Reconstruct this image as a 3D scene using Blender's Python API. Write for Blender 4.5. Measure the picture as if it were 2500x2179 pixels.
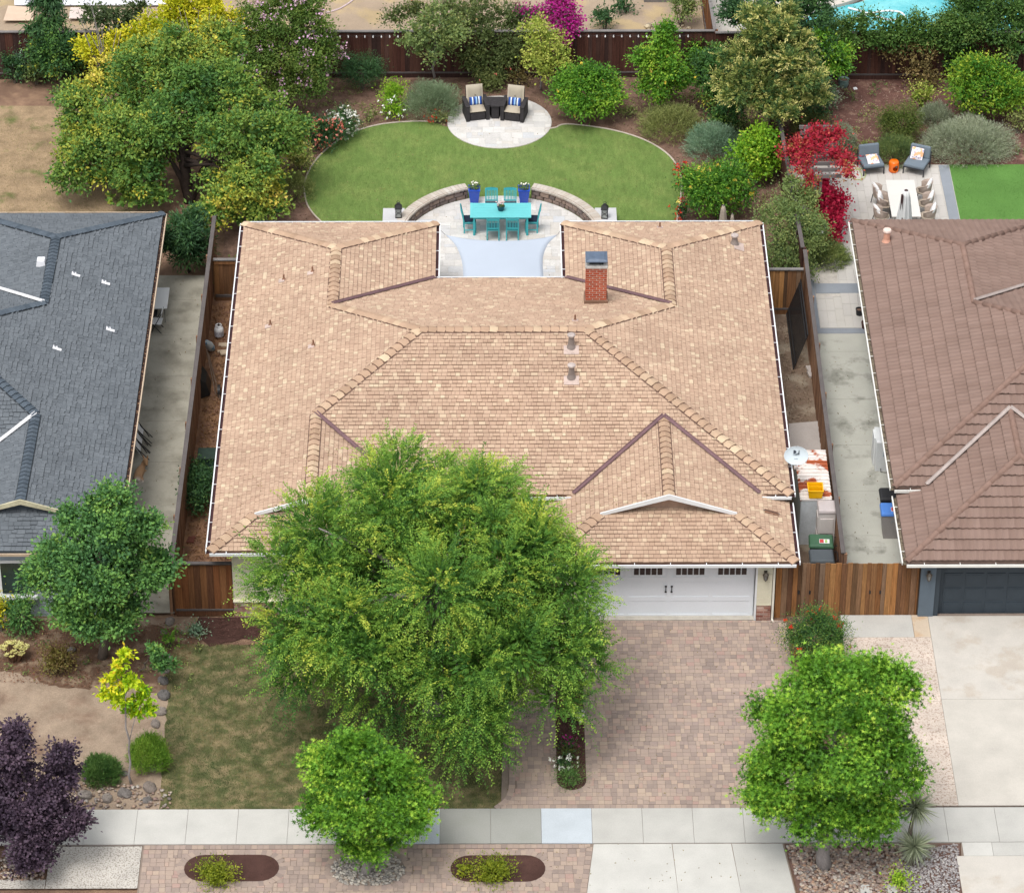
import bpy, math, random
import numpy as np
from mathutils import Vector, Matrix
random.seed(7); rng = np.random.default_rng(7)
S = bpy.context.scene
for o in list(bpy.data.objects): bpy.data.objects.remove(o)
COL = S.collection
# ------------------------------------------------------------------ camera
CAM = np.array([-5.09945, -84.56119, 64.70145]); PITCH, YAW, ROLL, FPX = .61115, .00645, .00147, 8826.775
cp, sp = math.cos(PITCH), math.sin(PITCH)
CF = np.array([math.sin(YAW)*cp, math.cos(YAW)*cp, -sp]); _R = np.array([math.cos(YAW), -math.sin(YAW), 0.]); _U = np.cross(_R, CF)
CR = math.cos(ROLL)*_R+math.sin(ROLL)*_U; CU = -math.sin(ROLL)*_R+math.cos(ROLL)*_U
cd = bpy.data.cameras.new('camera'); cam = bpy.data.objects.new('camera', cd); COL.objects.link(cam)
cam.matrix_world = Matrix(((CR[0], CU[0], -CF[0], CAM[0]), (CR[1], CU[1], -CF[1], CAM[1]), (CR[2], CU[2], -CF[2], CAM[2]), (0, 0, 0, 1)))
cd.sensor_width = 36; cd.lens = FPX/2500*36; cd.clip_start = 1; cd.clip_end = 2000
S.camera = cam
# ------------------------------------------------------------------ sky, sun, exposure (bright overcast)
W = bpy.data.worlds.new('World'); S.world = W; W.use_nodes = True
nt = W.node_tree; bg = nt.nodes['Background']
SUN_EL, SUN_AZ = math.radians(66), math.radians(210)
sky = nt.nodes.new('ShaderNodeTexSky'); sky.sky_type = 'NISHITA'; sky.sun_disc = False
sky.sun_elevation = SUN_EL; sky.sun_rotation = SUN_AZ; sky.dust_density = 4; sky.air_density = 1.2; sky.ozone_density = 1
hs = nt.nodes.new('ShaderNodeHueSaturation'); hs.inputs['Saturation'].default_value = .22
nt.links.new(sky.outputs[0], hs.inputs['Color']); nt.links.new(hs.outputs[0], bg.inputs[0]); bg.inputs[1].default_value = .15
sl = bpy.data.lights.new('sun', 'SUN'); sl.energy = 1.15; sl.angle = math.radians(20); sl.color = (1, .97, .92)
so = bpy.data.objects.new('sun', sl); COL.objects.link(so)
dv = Vector((math.sin(SUN_AZ)*math.cos(SUN_EL), math.cos(SUN_AZ)*math.cos(SUN_EL), math.sin(SUN_EL)))
so.rotation_euler = dv.to_track_quat('Z', 'Y').to_euler(); so.location = (0, 0, 60)
S.view_settings.view_transform = 'Standard'; S.view_settings.look = 'None'; S.view_settings.gamma = 1
S.view_settings.exposure = 0.68; S.view_settings.use_curve_mapping = False
S.render.engine = 'CYCLES'
# ------------------------------------------------------------------ measuring helpers (photograph pixel -> place on a plane)
def ray(px, py): return CF*FPX+CR*(px-1250)-CU*(py-1089.5)
def at(px, py, z=0.):
    d = ray(px, py); k = (z-CAM[2])/d[2]; p = CAM+d*k; return (float(p[0]), float(p[1]))
def atY(px, py, Y):
    d = ray(px, py); k = (Y-CAM[1])/d[1]; p = CAM+d*k; return (float(p[0]), float(p[2]))
def ppm(x, y, z=0.): return FPX/float((np.array([x, y, z])-CAM)@CF)
def on(px, py, f):                       # on a surface z=f(x,y)
    z = 3.
    for _ in range(30):
        x, y = at(px, py, z); z = f(x, y)
    return x, y, z
# ------------------------------------------------------------------ materials
def lin(h, s=.7):
    h = h.lstrip('#'); c = [int(h[i:i+2], 16)/255 for i in (0, 2, 4)]
    return tuple((v/12.92 if v <= .04045 else ((v+.055)/1.055)**2.4)*s for v in c)
MATS = {}
def newmat(name):
    m = bpy.data.materials.new(name); m.use_nodes = True
    return m, m.node_tree, m.node_tree.nodes['Principled BSDF']
def N(nt, t, **k):
    n = nt.nodes.new(t)
    for a, b in k.items(): setattr(n, a, b)
    return n
def ramp(nt, cols, pos=None, interp='LINEAR'):
    r = N(nt, 'ShaderNodeValToRGB'); e = r.color_ramp.elements; r.color_ramp.interpolation = interp
    n = len(cols); pos = pos or [i/(n-1) for i in range(n)]
    while len(e) < n: e.new(.5)
    for i in range(n): e[i].position = pos[i]; e[i].color = (*cols[i], 1)
    return r
def noise(nt, scale, detail=4, stretch=None, rough=.6):
    g = N(nt, 'ShaderNodeNewGeometry'); n = N(nt, 'ShaderNodeTexNoise'); n.inputs['Scale'].default_value = scale; n.inputs['Detail'].default_value = detail; n.inputs['Roughness'].default_value = rough
    if stretch:
        m = N(nt, 'ShaderNodeMapping'); m.inputs['Scale'].default_value = stretch; nt.links.new(g.outputs['Position'], m.inputs[0]); nt.links.new(m.outputs[0], n.inputs[0])
    else: nt.links.new(g.outputs['Position'], n.inputs[0])
    return n
def mult(nt, a, b, fac=1.):
    m = N(nt, 'ShaderNodeMix', data_type='RGBA', blend_type='MULTIPLY'); m.inputs[0].default_value = fac
    nt.links.new(a, m.inputs[6]); nt.links.new(b, m.inputs[7]); return m.outputs[2]
def mixc(nt, f, a, b):
    m = N(nt, 'ShaderNodeMix', data_type='RGBA')
    for s, i in ((f, 0), (a, 6), (b, 7)):
        if hasattr(s, 'links'): nt.links.new(s, m.inputs[i])
        else: m.inputs[i].default_value = (*s, 1) if i else s
    return m.outputs[2]
def grey(v): return (v, v, v)
def mat(name, c, rough=.8, var=.15, sc=3., fine=40., bump=.0, spec=.3, metal=0., rnd=None, rsrc='obj', stretch=None, c2=None, c2s=.8, c2r=(.5, .6), wave=None, coat=0.):
    """plain surface: colour c (or a ramp rnd picked per piece), soft stains at scale sc, grain at scale fine"""
    if name in MATS: return MATS[name]
    m, nt, b = newmat(name); b.inputs['Roughness'].default_value = rough; b.inputs['Specular IOR Level'].default_value = spec; b.inputs['Metallic'].default_value = metal
    b.inputs['Coat Weight'].default_value = coat
    if rnd:
        r = ramp(nt, rnd)
        if rsrc == 'obj': oi = N(nt, 'ShaderNodeObjectInfo'); nt.links.new(oi.outputs['Random'], r.inputs[0])
        else: a = N(nt, 'ShaderNodeAttribute', attribute_name='rnd'); nt.links.new(a.outputs['Fac'], r.inputs[0])
        base = r.outputs[0]
    else:
        rg = N(nt, 'ShaderNodeRGB'); rg.outputs[0].default_value = (*c, 1); base = rg.outputs[0]
    if c2:
        n = noise(nt, c2s, 6); r = ramp(nt, [grey(0), grey(1)], list(c2r)); nt.links.new(n.outputs[0], r.inputs[0]); base = mixc(nt, r.outputs[0], base, c2)
    n1 = noise(nt, sc, 5, stretch); r1 = ramp(nt, [grey(1-var*1.6), grey(1+var*1.6)], [.25, .75]); nt.links.new(n1.outputs[0], r1.inputs[0]); out = mult(nt, base, r1.outputs[0])
    n2 = noise(nt, fine, 3, stretch); r2 = ramp(nt, [grey(1-var), grey(1+var)], [.3, .7]); nt.links.new(n2.outputs[0], r2.inputs[0]); out = mult(nt, out, r2.outputs[0])
    nt.links.new(out, b.inputs['Base Color'])
    if bump:
        bp = N(nt, 'ShaderNodeBump'); bp.inputs['Strength'].default_value = bump; bp.inputs['Distance'].default_value = .02
        nt.links.new(n2.outputs[0], bp.inputs['Height']); nt.links.new(bp.outputs[0], b.inputs['Normal'])
    MATS[name] = m; return m
def leafmat(name, cols, pos=None, trans=.22, rough=.6):
    if name in MATS: return MATS[name]
    m, nt, b = newmat(name)
    a = N(nt, 'ShaderNodeAttribute', attribute_name='rnd'); r = ramp(nt, cols, pos); nt.links.new(a.outputs['Fac'], r.inputs[0])
    nt.links.new(r.outputs[0], b.inputs['Base Color']); b.inputs['Roughness'].default_value = rough; b.inputs['Specular IOR Level'].default_value = .25
    t = N(nt, 'ShaderNodeBsdfTranslucent'); g = N(nt, 'ShaderNodeMix', data_type='RGBA', blend_type='MULTIPLY'); g.inputs[0].default_value = 1; g.inputs[7].default_value = (1.25, 1.3, .7, 1)
    nt.links.new(r.outputs[0], g.inputs[6]); nt.links.new(g.outputs[2], t.inputs[0])
    mx = N(nt, 'ShaderNodeMixShader'); mx.inputs[0].default_value = trans; nt.links.new(b.outputs[0], mx.inputs[1]); nt.links.new(t.outputs[0], mx.inputs[2])
    nt.links.new(mx.outputs[0], nt.nodes['Material Output'].inputs[0]); MATS[name] = m; return m
# ------------------------------------------------------------------ mesh builder
class MB:
    def __init__(s): s.v = []; s.f = []; s.r = []
    def add(s, vs, fs, r=None):
        n = len(s.v); s.v.extend(vs); s.f.extend([tuple(i+n for i in f) for f in fs]); s.r.extend([r or 0.]*len(fs)); return s
    def box(s, c, d, rz=0., rx=0., ry=0., r=None, top=1., M=None):
        x, y, z = d[0]/2, d[1]/2, d[2]/2
        vs = [Vector(p) for p in ((-x, -y, -z), (x, -y, -z), (x, y, -z), (-x, y, -z), (-x*top, -y*top, z), (x*top, -y*top, z), (x*top, y*top, z), (-x*top, y*top, z))]
        if M is None: M = Matrix.Translation(c) @ Matrix.Rotation(rz, 4, 'Z') @ Matrix.Rotation(ry, 4, 'Y') @ Matrix.Rotation(rx, 4, 'X')
        return s.add([tuple(M @ v) for v in vs], [(0, 3, 2, 1), (4, 5, 6, 7), (0, 1, 5, 4), (1, 2, 6, 5), (2, 3, 7, 6), (3, 0, 4, 7)], r)
    def bar(s, a, b, w, h=None, r=None):
        a, b = Vector(a), Vector(b); d = b-a; h = h or w
        q = d.to_track_quat('Z', 'Y').to_matrix().to_4x4(); return s.box(None, (w, h, d.length), r=r, M=Matrix.Translation((a+b)/2) @ q)
    def prism(s, poly, z0, z1, r=None):
        n = len(poly); f0 = z0 if callable(z0) else (lambda x, y: z0); f1 = z1 if callable(z1) else (lambda x, y: z1)
        vs = [(x, y, f0(x, y)) for x, y in poly]+[(x, y, f1(x, y)) for x, y in poly]
        a = sum(poly[i][0]*poly[(i+1) % n][1]-poly[(i+1) % n][0]*poly[i][1] for i in range(n))
        if a < 0: vs = vs[:n][::-1]+vs[n:][::-1]
        return s.add(vs, [tuple(range(n))[::-1], tuple(range(n, 2*n))]+[(i, (i+1) % n, n+(i+1) % n, n+i) for i in range(n)], r)
    def sheet(s, poly, z, r=None): return s.add([(x, y, z) for x, y in poly], [tuple(range(len(poly)))], r)
    def tube(s, path, rad, n=8, r=None, cap=True):
        P = [Vector(p) for p in path]; R = rad if isinstance(rad, (list, tuple)) else [rad]*len(P); vs = []; fs = []
        up = Vector((0, 0, 1))
        for i, p in enumerate(P):
            t = (P[min(i+1, len(P)-1)]-P[max(i-1, 0)]).normalized(); a = t.cross(up if abs(t.z) < .95 else Vector((1, 0, 0))).normalized(); b = t.cross(a)
            for k in range(n):
                an = 2*math.pi*k/n; vs.append(tuple(p+(a*math.cos(an)+b*math.sin(an))*R[i]))
        for i in range(len(P)-1):
            for k in range(n): fs.append((i*n+k, i*n+(k+1) % n, (i+1)*n+(k+1) % n, (i+1)*n+k))
        if cap: fs += [tuple(range(n))[::-1], tuple((len(P)-1)*n+k for k in range(n))]
        return s.add(vs, fs, r)
    def lathe(s, prof, c=(0, 0, 0), n=16, r=None, sq=None):
        vs = []; fs = []; m = len(prof)
        for (rr, z) in prof:
            for k in range(n): an = 2*math.pi*(k+(.5 if n == 4 else 0))/n; vs.append((c[0]+rr*math.cos(an), c[1]+rr*math.sin(an), c[2]+z))
        for i in range(m-1):
            for k in range(n): fs.append((i*n+k, i*n+(k+1) % n, (i+1)*n+(k+1) % n, (i+1)*n+k))
        fs += [tuple(range(n))[::-1], tuple((m-1)*n+k for k in range(n))]
        return s.add(vs, fs, r)
    def ball(s, c, R, n=8, m=6, r=None, jit=0.):
        vs = []; fs = []
        for i in range(m+1):
            th = math.pi*i/m
            for k in range(n):
                an = 2*math.pi*k/n; j = 1+random.uniform(-jit, jit); vs.append((c[0]+R[0]*j*math.sin(th)*math.cos(an), c[1]+R[1]*j*math.sin(th)*math.sin(an), c[2]+R[2]*j*math.cos(th)))
        for i in range(m):
            for k in range(n): fs.append((i*n+k, (i+1)*n+k, (i+1)*n+(k+1) % n, i*n+(k+1) % n))
        return s.add(vs, fs, r)
    def xf(s, M): s.v = [tuple(M @ Vector(v)) for v in s.v]; return s
    def mesh(s, name, m=None, smooth=False):
        me = bpy.data.meshes.new(name); me.from_pydata(s.v, [], s.f)
        if any(s.r): at_ = me.attributes.new('rnd', 'FLOAT', 'FACE'); at_.data.foreach_set('value', s.r)
        if m: me.materials.append(m)
        if smooth: me.polygons.foreach_set('use_smooth', [True]*len(s.f))
        me.update(); return me
def link(name, me, parent=None, loc=None, rot=None):
    o = bpy.data.objects.new(name, me); COL.objects.link(o)
    if parent is not None:
        o.parent = parent
        if parent.get('_w'): o.matrix_parent_inverse = Matrix.Translation(-Vector(parent.location))
    if loc is not None: o.location = loc
    if rot is not None: o.rotation_euler = rot
    return o
def obj(name, mb, m, parent=None, smooth=False, kind=None, label=None, bevel=0.):
    o = link(name, mb.mesh(name, m, smooth), parent)
    if kind: o['kind'] = kind
    if label: o['label'] = label
    if bevel:
        b = o.modifiers.new('bevel', 'BEVEL'); b.width = bevel; b.segments = 2; b.limit_method = 'ANGLE'
    return o
def tag(o, label, cat, group=None):
    o['label'] = label; o['category'] = cat
    if group: o['group'] = group
    return o
def thing(name, label, cat, loc=(0, 0, 0), rz=0., group=None, world=False):
    o = bpy.data.objects.new(name, None); COL.objects.link(o); o.location = loc; o.rotation_euler = (0, 0, rz); o.empty_display_size = .3
    if world: o['_w'] = 1
    return tag(o, label, cat, group)
def struct(name, mb, m, parent=None, **k): return obj(name, mb, m, parent, kind='structure', **k)
def dup(root, loc, rz=0., label=None, group=None):
    def cc(o, par):
        c = o.copy(); COL.objects.link(c); c.parent = par
        for ch in o.children: cc(ch, c)
        return c
    r = cc(root, None); r.location = loc; r.rotation_euler = (0, 0, rz)
    if label: r['label'] = label
    if group: r['group'] = group
    return r
def bigmesh(name, V, F, rnd, m, parent=None, kind=None, smooth=False):
    """V (n,3) float, F (m,k) int, rnd (m,) float"""
    me = bpy.data.meshes.new(name); n, (fm, k) = len(V), F.shape
    me.vertices.add(n); me.vertices.foreach_set('co', np.asarray(V, np.float32).ravel())
    me.loops.add(fm*k); me.loops.foreach_set('vertex_index', np.asarray(F, np.int32).ravel())
    me.polygons.add(fm); me.polygons.foreach_set('loop_start', np.arange(fm, dtype=np.int32)*k); me.polygons.foreach_set('loop_total', np.full(fm, k, np.int32))
    if rnd is not None: a = me.attributes.new('rnd', 'FLOAT', 'FACE'); a.data.foreach_set('value', np.clip(rnd, 0, 1).astype(np.float32))
    me.materials.append(m); me.update(calc_edges=True); me.validate()
    if smooth: me.polygons.foreach_set('use_smooth', [True]*fm)
    o = link(name, me, parent)
    if kind: o['kind'] = kind
    return o
def clip(poly, cvx):
    """clip a plan polygon to a convex ccw polygon"""
    out = poly; n = len(cvx)
    for i in range(n):
        ax, ay = cvx[i]; bx, by = cvx[(i+1) % n]; ex, ey = bx-ax, by-ay; inp = out; out = []
        if not inp: return []
        for j in range(len(inp)):
            p, q = inp[j], inp[(j+1) % len(inp)]
            dp = ex*(p[1]-ay)-ey*(p[0]-ax); dq = ex*(q[1]-ay)-ey*(q[0]-ax)
            if dp >= -1e-9: out.append(p)
            if (dp > 1e-9 and dq < -1e-9) or (dp < -1e-9 and dq > 1e-9):
                u = dp/(dp-dq); out.append((p[0]+(q[0]-p[0])*u, p[1]+(q[1]-p[1])*u))
    return out if len(out) > 2 else []
def area(p): return .5*sum(p[i][0]*p[(i+1) % len(p)][1]-p[(i+1) % len(p)][0]*p[i][1] for i in range(len(p)))
def ccw(p): return list(p) if area(p) > 0 else list(p)[::-1]
def circle(cx, cy, rx, ry=None, n=48, a0=0, a1=2*math.pi):
    ry = ry or rx; e = 0 if a1-a0 > 6.28 else 1
    return [(cx+rx*math.cos(a0+(a1-a0)*i/(n-e)), cy+ry*math.sin(a0+(a1-a0)*i/(n-e))) for i in range(n)]
def inpoly(x, y, P):
    c = False; n = len(P); j = n-1
    for i in range(n):
        if (P[i][1] > y) != (P[j][1] > y) and x < (P[j][0]-P[i][0])*(y-P[i][1])/(P[j][1]-P[i][1])+P[i][0]: c = not c
        j = i
    return c
K = 2500/2056.
def ragged(P, amp=.08, step=.35, seed=0):
    R = random.Random(seed); out = []; P = ccw(P)
    for i in range(len(P)):
        a, b = P[i], P[(i+1) % len(P)]; L = math.hypot(b[0]-a[0], b[1]-a[1]); n = max(1, int(L/step)) if L < 14 else 1
        for k in range(n): f = k/n; j = amp if k else amp*.3; out.append((a[0]+(b[0]-a[0])*f+R.uniform(-j, j), a[1]+(b[1]-a[1])*f+R.uniform(-j, j)))
    return out
# ------------------------------------------------------------------ roofs
T = .33
def face(pieces, ud, eave_pt, z0): return dict(p=[ccw(q) for q in pieces], ud=ud, e0=ud[0]*eave_pt[0]+ud[1]*eave_pt[1], z0=z0)
def fz(F, x, y): return F['z0']+T*(F['e0']-F['ud'][0]*x-F['ud'][1]*y)
def mirror(F, f):
    ud = (-F['ud'][0], F['ud'][1]); x0, y0 = F['p'][0][0]; z = fz(F, x0, y0); X, Y = f(x0, y0)
    G = dict(p=[ccw([f(*q) for q in P]) for P in F['p']], ud=ud, e0=0, z0=F['z0']); G['e0'] = (z-F['z0'])/T+ud[0]*X+ud[1]*Y
    return G
ZE, ZG = 2.6, 2.31
def plan(XL=-13.25, XR=3.67, YB=16.88, C1=-6.93, C2=-2.76, YC=13.47, YF=1.6, YLF=-1.12, xl=2.87, yg=.12, YGF=-1.33, hw=3.62, gyg=.30, gable=True):
    w1, w2, d = (C1-XL)/2, (XR-C2)/2, (YC-YF)/2; YR = YF+d; L = XL+xl; LR = XL+2*xl
    gz = ZG+T*hw; gy = YF+(gz-ZE)/T; gx = hw-(ZE-ZG)/T; kf = YF+xl
    F = {}
    if w1 > 0:
        F['left'] = face([[(XL, YB), (XL+w1, YB-w1), (XL+w1, YC-w1), (XL, YC-w1)], [(XL, YC-w1), (XL+w1, YC-w1), (XL+d, YR), (L, kf), (XL, kf)], [(XL+yg-YLF, kf), (L, kf), (L, yg), (XL+yg-YLF, yg)], [(XL, kf), (XL+yg-YLF, kf), (XL+yg-YLF, yg), (XL, YLF)]], (-1, 0), (XL, 0), ZE)
    F['right'] = face([[(XR, YB), (XR-w2, YB-w2), (XR-w2, YC-w2), (XR, YC-w2)], [(XR, YC-w2), (XR-w2, YC-w2), (XR-d, YR), (XR, YF)]], (1, 0), (XR, 0), ZE)
    F['court'] = face([[(XL+w1, YC-w1), (C1, YC), (C2, YC), (XR-w2, YC-w2), (XR-d, YR), (XL+d, YR)]], (0, 1), (0, YC), ZE)
    F['back_left'] = face([[(XL, YB), (C1, YB), (XL+w1, YB-w1)]], (0, 1), (0, YB), ZE)
    F['back_right'] = face([[(C2, YB), (XR, YB), (XR-w2, YB-w2)]], (0, 1), (0, YB), ZE)
    F['inner_left'] = face([[(XL+w1, YB-w1), (C1, YB), (C1, YC), (XL+w1, YC-w1)]], (1, 0), (C1, 0), ZE)
    F['inner_right'] = face([[(XR-w2, YB-w2), (C2, YB), (C2, YC), (XR-w2, YC-w2)]], (-1, 0), (C2, 0), ZE)
    F['front'] = face([[(L, kf), (XL+d, YR), (XR-d, YR), (XR-(kf-YF), kf)], [(L, kf), (0, kf), (0, gy), (-gx, YF), (LR, YF)], [(0, kf), (XR-(kf-YF), kf), (XR, YF), (gx, YF), (0, gy)]], (0, -1), (0, YF), ZE)
    F['wing_right'] = face([[(L, kf), (LR-(yg-YLF), YF+(yg-YLF)), (LR-(yg-YLF), yg), (L, yg)], [(LR-(yg-YLF), YF+(yg-YLF)), (LR, YF), (LR, YLF), (LR-(yg-YLF), yg)]], (1, 0), (LR, 0), ZE)
    F['wing_front'] = face([[(XL, YLF), (LR, YLF), (LR-(yg-YLF)-.25, yg+.25), (XL+(yg-YLF)+.25, yg+.25)]], (0, -1), (0, YLF), ZE)
    g = gyg-YGF; q = YF-YGF
    lo = [[(-hw, YF), (-hw, YGF), (-hw+g, gyg), (-hw+g, YF)], [(-hw+g, YF), (-hw+g, gyg), (0, gyg), (0, YF)], [(0, gy), (-gx, YF), (0, YF)]] if gable else [[(-hw, YF), (-hw, YGF), (-hw+q, YF)], [(-gx, YF), (-hw+q, YF), (0, YGF+hw), (0, gy)]]
    F['garage_left'] = face(lo, (-1, 0), (-hw, 0), ZG)
    F['garage_right'] = face([[(-x, y) for x, y in Q] for Q in lo], (1, 0), (hw, 0), ZG)
    F['garage_front'] = face([[(-hw, YGF), (hw, YGF), (hw-g-.25, gyg+.25), (-hw+g+.25, gyg+.25)] if gable else [(-hw, YGF), (hw, YGF), (0, YGF+hw)]], (0, -1), (0, YGF), ZG)
    zr = ZE+T*d; zw1 = ZE+T*w1; zw2 = ZE+T*w2; zl = ZE+T*xl
    caps = [((XL, YB, ZE), (XL+w1, YB-w1, zw1)), ((C1, YB, ZE), (XL+w1, YB-w1, zw1)), ((XL+w1, YC-w1, zw1), (XL+w1, YB-w1, zw1)), ((XL+w1, YC-w1, zw1), (XL+d, YR, zr)),
            ((C2, YB, ZE), (XR-w2, YB-w2, zw2)), ((XR, YB, ZE), (XR-w2, YB-w2, zw2)), ((XR-w2, YC-w2, zw2), (XR-w2, YB-w2, zw2)), ((XR-w2, YC-w2, zw2), (XR-d, YR, zr)),
            ((XL+d, YR, zr), (XR-d, YR, zr)), ((L, kf, zl), (XL+d, YR, zr)), ((XR, YF, ZE), (XR-d, YR, zr)), ((L, yg, zl), (L, kf, zl)), ((XL, YLF, ZE), (XL+yg-YLF, yg, ZE+T*(yg-YLF))),
            ((LR, YLF, ZE), (LR-(yg-YLF), yg, ZE+T*(yg-YLF)))]
    if gable: caps += [((0, gyg, gz), (0, gy, gz)), ((hw, YGF, ZG), (hw-g, gyg, ZG+T*g)), ((-hw, YGF, ZG), (-hw+g, gyg, ZG+T*g))]
    else: caps += [((0, YGF+hw, gz), (0, gy, gz)), ((hw, YGF, ZG), (0, YGF+hw, gz)), ((-hw, YGF, ZG), (0, YGF+hw, gz))]
    val = [((C1, YC, ZE), (XL+w1, YC-w1, zw1)), ((C2, YC, ZE), (XR-w2, YC-w2, zw2)), ((LR, YF, ZE), (L, kf, zl)), ((gx, YF, ZE), (0, gy, gz)), ((-gx, YF, ZE), (0, gy, gz))]
    gut = [((XL, YLF), (XL, YB), (-1, 0), ZE), ((XL, YB), (C1, YB), (0, 1), ZE), ((C1, YC), (C1, YB), (1, 0), ZE), ((C1, YC), (C2, YC), (0, 1), ZE), ((C2, YC), (C2, YB), (-1, 0), ZE),
           ((C2, YB), (XR, YB), (0, 1), ZE), ((XR, YF), (XR, YB), (1, 0), ZE), ((gx, YF), (XR, YF), (0, -1), ZE), ((hw, YGF), (hw, YF), (1, 0), ZG), ((-hw, YGF), (hw, YGF), (0, -1), ZG),
           ((XL, YLF), (LR, YLF), (0, -1), ZE), ((LR, YLF), (LR, YF), (1, 0), ZE), ((LR, YF), (-gx, YF), (0, -1), ZE), ((-hw, YGF), (-hw, YF), (-1, 0), ZG)]
    return dict(F=F, caps=caps, val=val, gut=gut, gable=[(L, yg, zl, yg-YLF, ZE), (0, gyg, gz, gyg-YGF, ZG)], k=locals())
def mirrored(P, f):
    g3 = lambda p: (*f(p[0], p[1]), p[2])
    return dict(F={k: mirror(v, f) for k, v in P['F'].items()}, caps=[(g3(a), g3(b)) for a, b in P['caps']], val=[(g3(a), g3(b)) for a, b in P['val']],
                gut=[(f(*a), f(*b), (-o[0], o[1]), z) for a, b, o, z in P['gut']], gable=[(f(x, 0)[0], f(0, y)[1], z, w, e) for x, y, z, w, e in P['gable']])
CA = math.cos(math.atan(T))
def deck(P, m, root):
    mb = MB()
    for F in P['F'].values():
        for q in F['p']: mb.prism(q, lambda x, y: fz(F, x, y)-.14, lambda x, y: fz(F, x, y)-.012)
    return obj('roof', mb, m, root)
def emit(mb, q, zf, r, skirt=.02):
    n = len(q); v = [(x, y, zf(x, y)) for x, y in q]; w = [(x, y, z-skirt) for x, y, z in v]
    mb.add(v+w, [tuple(range(n))]+[(i, n+i, n+(i+1) % n, (i+1) % n) for i in range(n)], r)
def shingles(P, roof, mats, expo, widths, mode, xr=(-99, 99), pick=lambda x, y, F: True, nparts=300, seed=3, faces=None):
    """every tab clipped to its slope; the largest ones as objects, the rest as one part"""
    R = random.Random(seed); mb = MB(); cand = []; e = expo*CA
    for name, F in P['F'].items():
        if faces and name not in faces: continue
        ud = F['ud']; a = (-ud[1], ud[0]); pts = [p for q in F['p'] for p in q]
        A = [a[0]*x+a[1]*y for x, y in pts]; Pm = [F['e0']-ud[0]*x-ud[1]*y for x, y in pts]; amin, amax, pmax = min(A), max(A), max(Pm)
        bb = [(min(x for x, y in q), max(x for x, y in q), min(y for x, y in q), max(y for x, y in q)) for q in F['p']]
        k = 0; 
        while k*e < pmax:
            p0 = k*e+.008; p1 = min(k*e+e, pmax+.01); s = amin-R.uniform(0, .3); ck = R.uniform(-.05, .05)  # gap at the course edge bares the dark deck as a painted shadow line
            if p1-p0 < .01: break
            if k == 0: p0 = -.03
            while s < amax:
                w = R.choice(widths); raised = (R.random() < .5) if mode == 'tab' else ((k+int(s*99)) % 2 == 0); rr = min(1, max(.01, R.random()+ck))
                lo = .03 if raised else .014; hi = .004
                if mode == 'inter': p0j = p0-(.034 if R.random() < .5 else 0)
                else: p0j = p0
                def pt(ai, pi): return (a[0]*ai+ud[0]*(F['e0']-pi), a[1]*ai+ud[1]*(F['e0']-pi))
                q = ccw([pt(s+.005, p0j), pt(s+w-.005, p0j), pt(s+w-.005, p1), pt(s+.005, p1)]); s += w
                X = [c[0] for c in q]; Y = [c[1] for c in q]
                if max(X) < xr[0] or min(X) > xr[1]: continue
                zf = lambda x, y, F=F, ud=ud, hi=hi, lo=lo, p0j=p0j, p1=p1: fz(F, x, y)+hi+(lo-hi)*max(0, min(1, 1-((F['e0']-ud[0]*x-ud[1]*y)-p0j)/(p1-p0j)))
                for bi, cq in enumerate(F['p']):
                    if max(X) < bb[bi][0] or min(X) > bb[bi][1] or max(Y) < bb[bi][2] or min(Y) > bb[bi][3]: continue
                    c = clip(q, cq)
                    if not c or area(c) < 2e-4: continue
                    if abs(area(c)-area(q)) < 1e-6 and k > 0 and pick(sum(X)/4, sum(Y)/4, F): cand.append((-ppm(sum(X)/4, sum(Y)/4, 3)*(1 if ud[1] < 0 else .8), name, s-w, w, p0j, raised, c, zf, rr, p1))
                    else: emit(mb, c, zf, rr)
            k += 1
    cand.sort(key=lambda c: c[0]); cache = {}
    for i, (sc, name, s0, w, p0, raised, c, zf, rr, p1) in enumerate(cand):
        if i >= nparts: emit(mb, c, zf, rr); continue
        F = P['F'][name]; ud = F['ud']; a = (-ud[1], ud[0]); L = (p1-p0)/CA; lo = .03 if raised else .014
        key = (round(w, 3), raised, round(L, 3))
        if key not in cache:
            b = MB(); q = [(.005, 0), (w-.005, 0), (w-.005, L), (.005, L)]; zz = [lo, lo, .004, .004]
            v = [(x, y, z) for (x, y), z in zip(q, zz)]+[(x, y, z-.02) for (x, y), z in zip(q, zz)]
            b.add(v, [(0, 1, 2, 3)]+[(j, 4+j, 4+(j+1) % 4, (j+1) % 4) for j in range(4)]); cache[key] = b.mesh('shingle', mats[0])
        x0 = a[0]*s0+ud[0]*(F['e0']-p0); y0 = a[1]*s0+ud[1]*(F['e0']-p0); sa = T*CA
        ax = Vector((a[0], a[1], 0)); uy = Vector((-ud[0]*CA, -ud[1]*CA, sa)); nz = ax.cross(uy)
        o = link('shingle', cache[key], roof); o.matrix_basis = Matrix(((ax.x, uy.x, nz.x, x0), (ax.y, uy.y, nz.y, y0), (ax.z, uy.z, nz.z, fz(F, x0, y0)), (0, 0, 0, 1)))
    obj('shingles', mb, mats[1], roof, kind='stuff')
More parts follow.
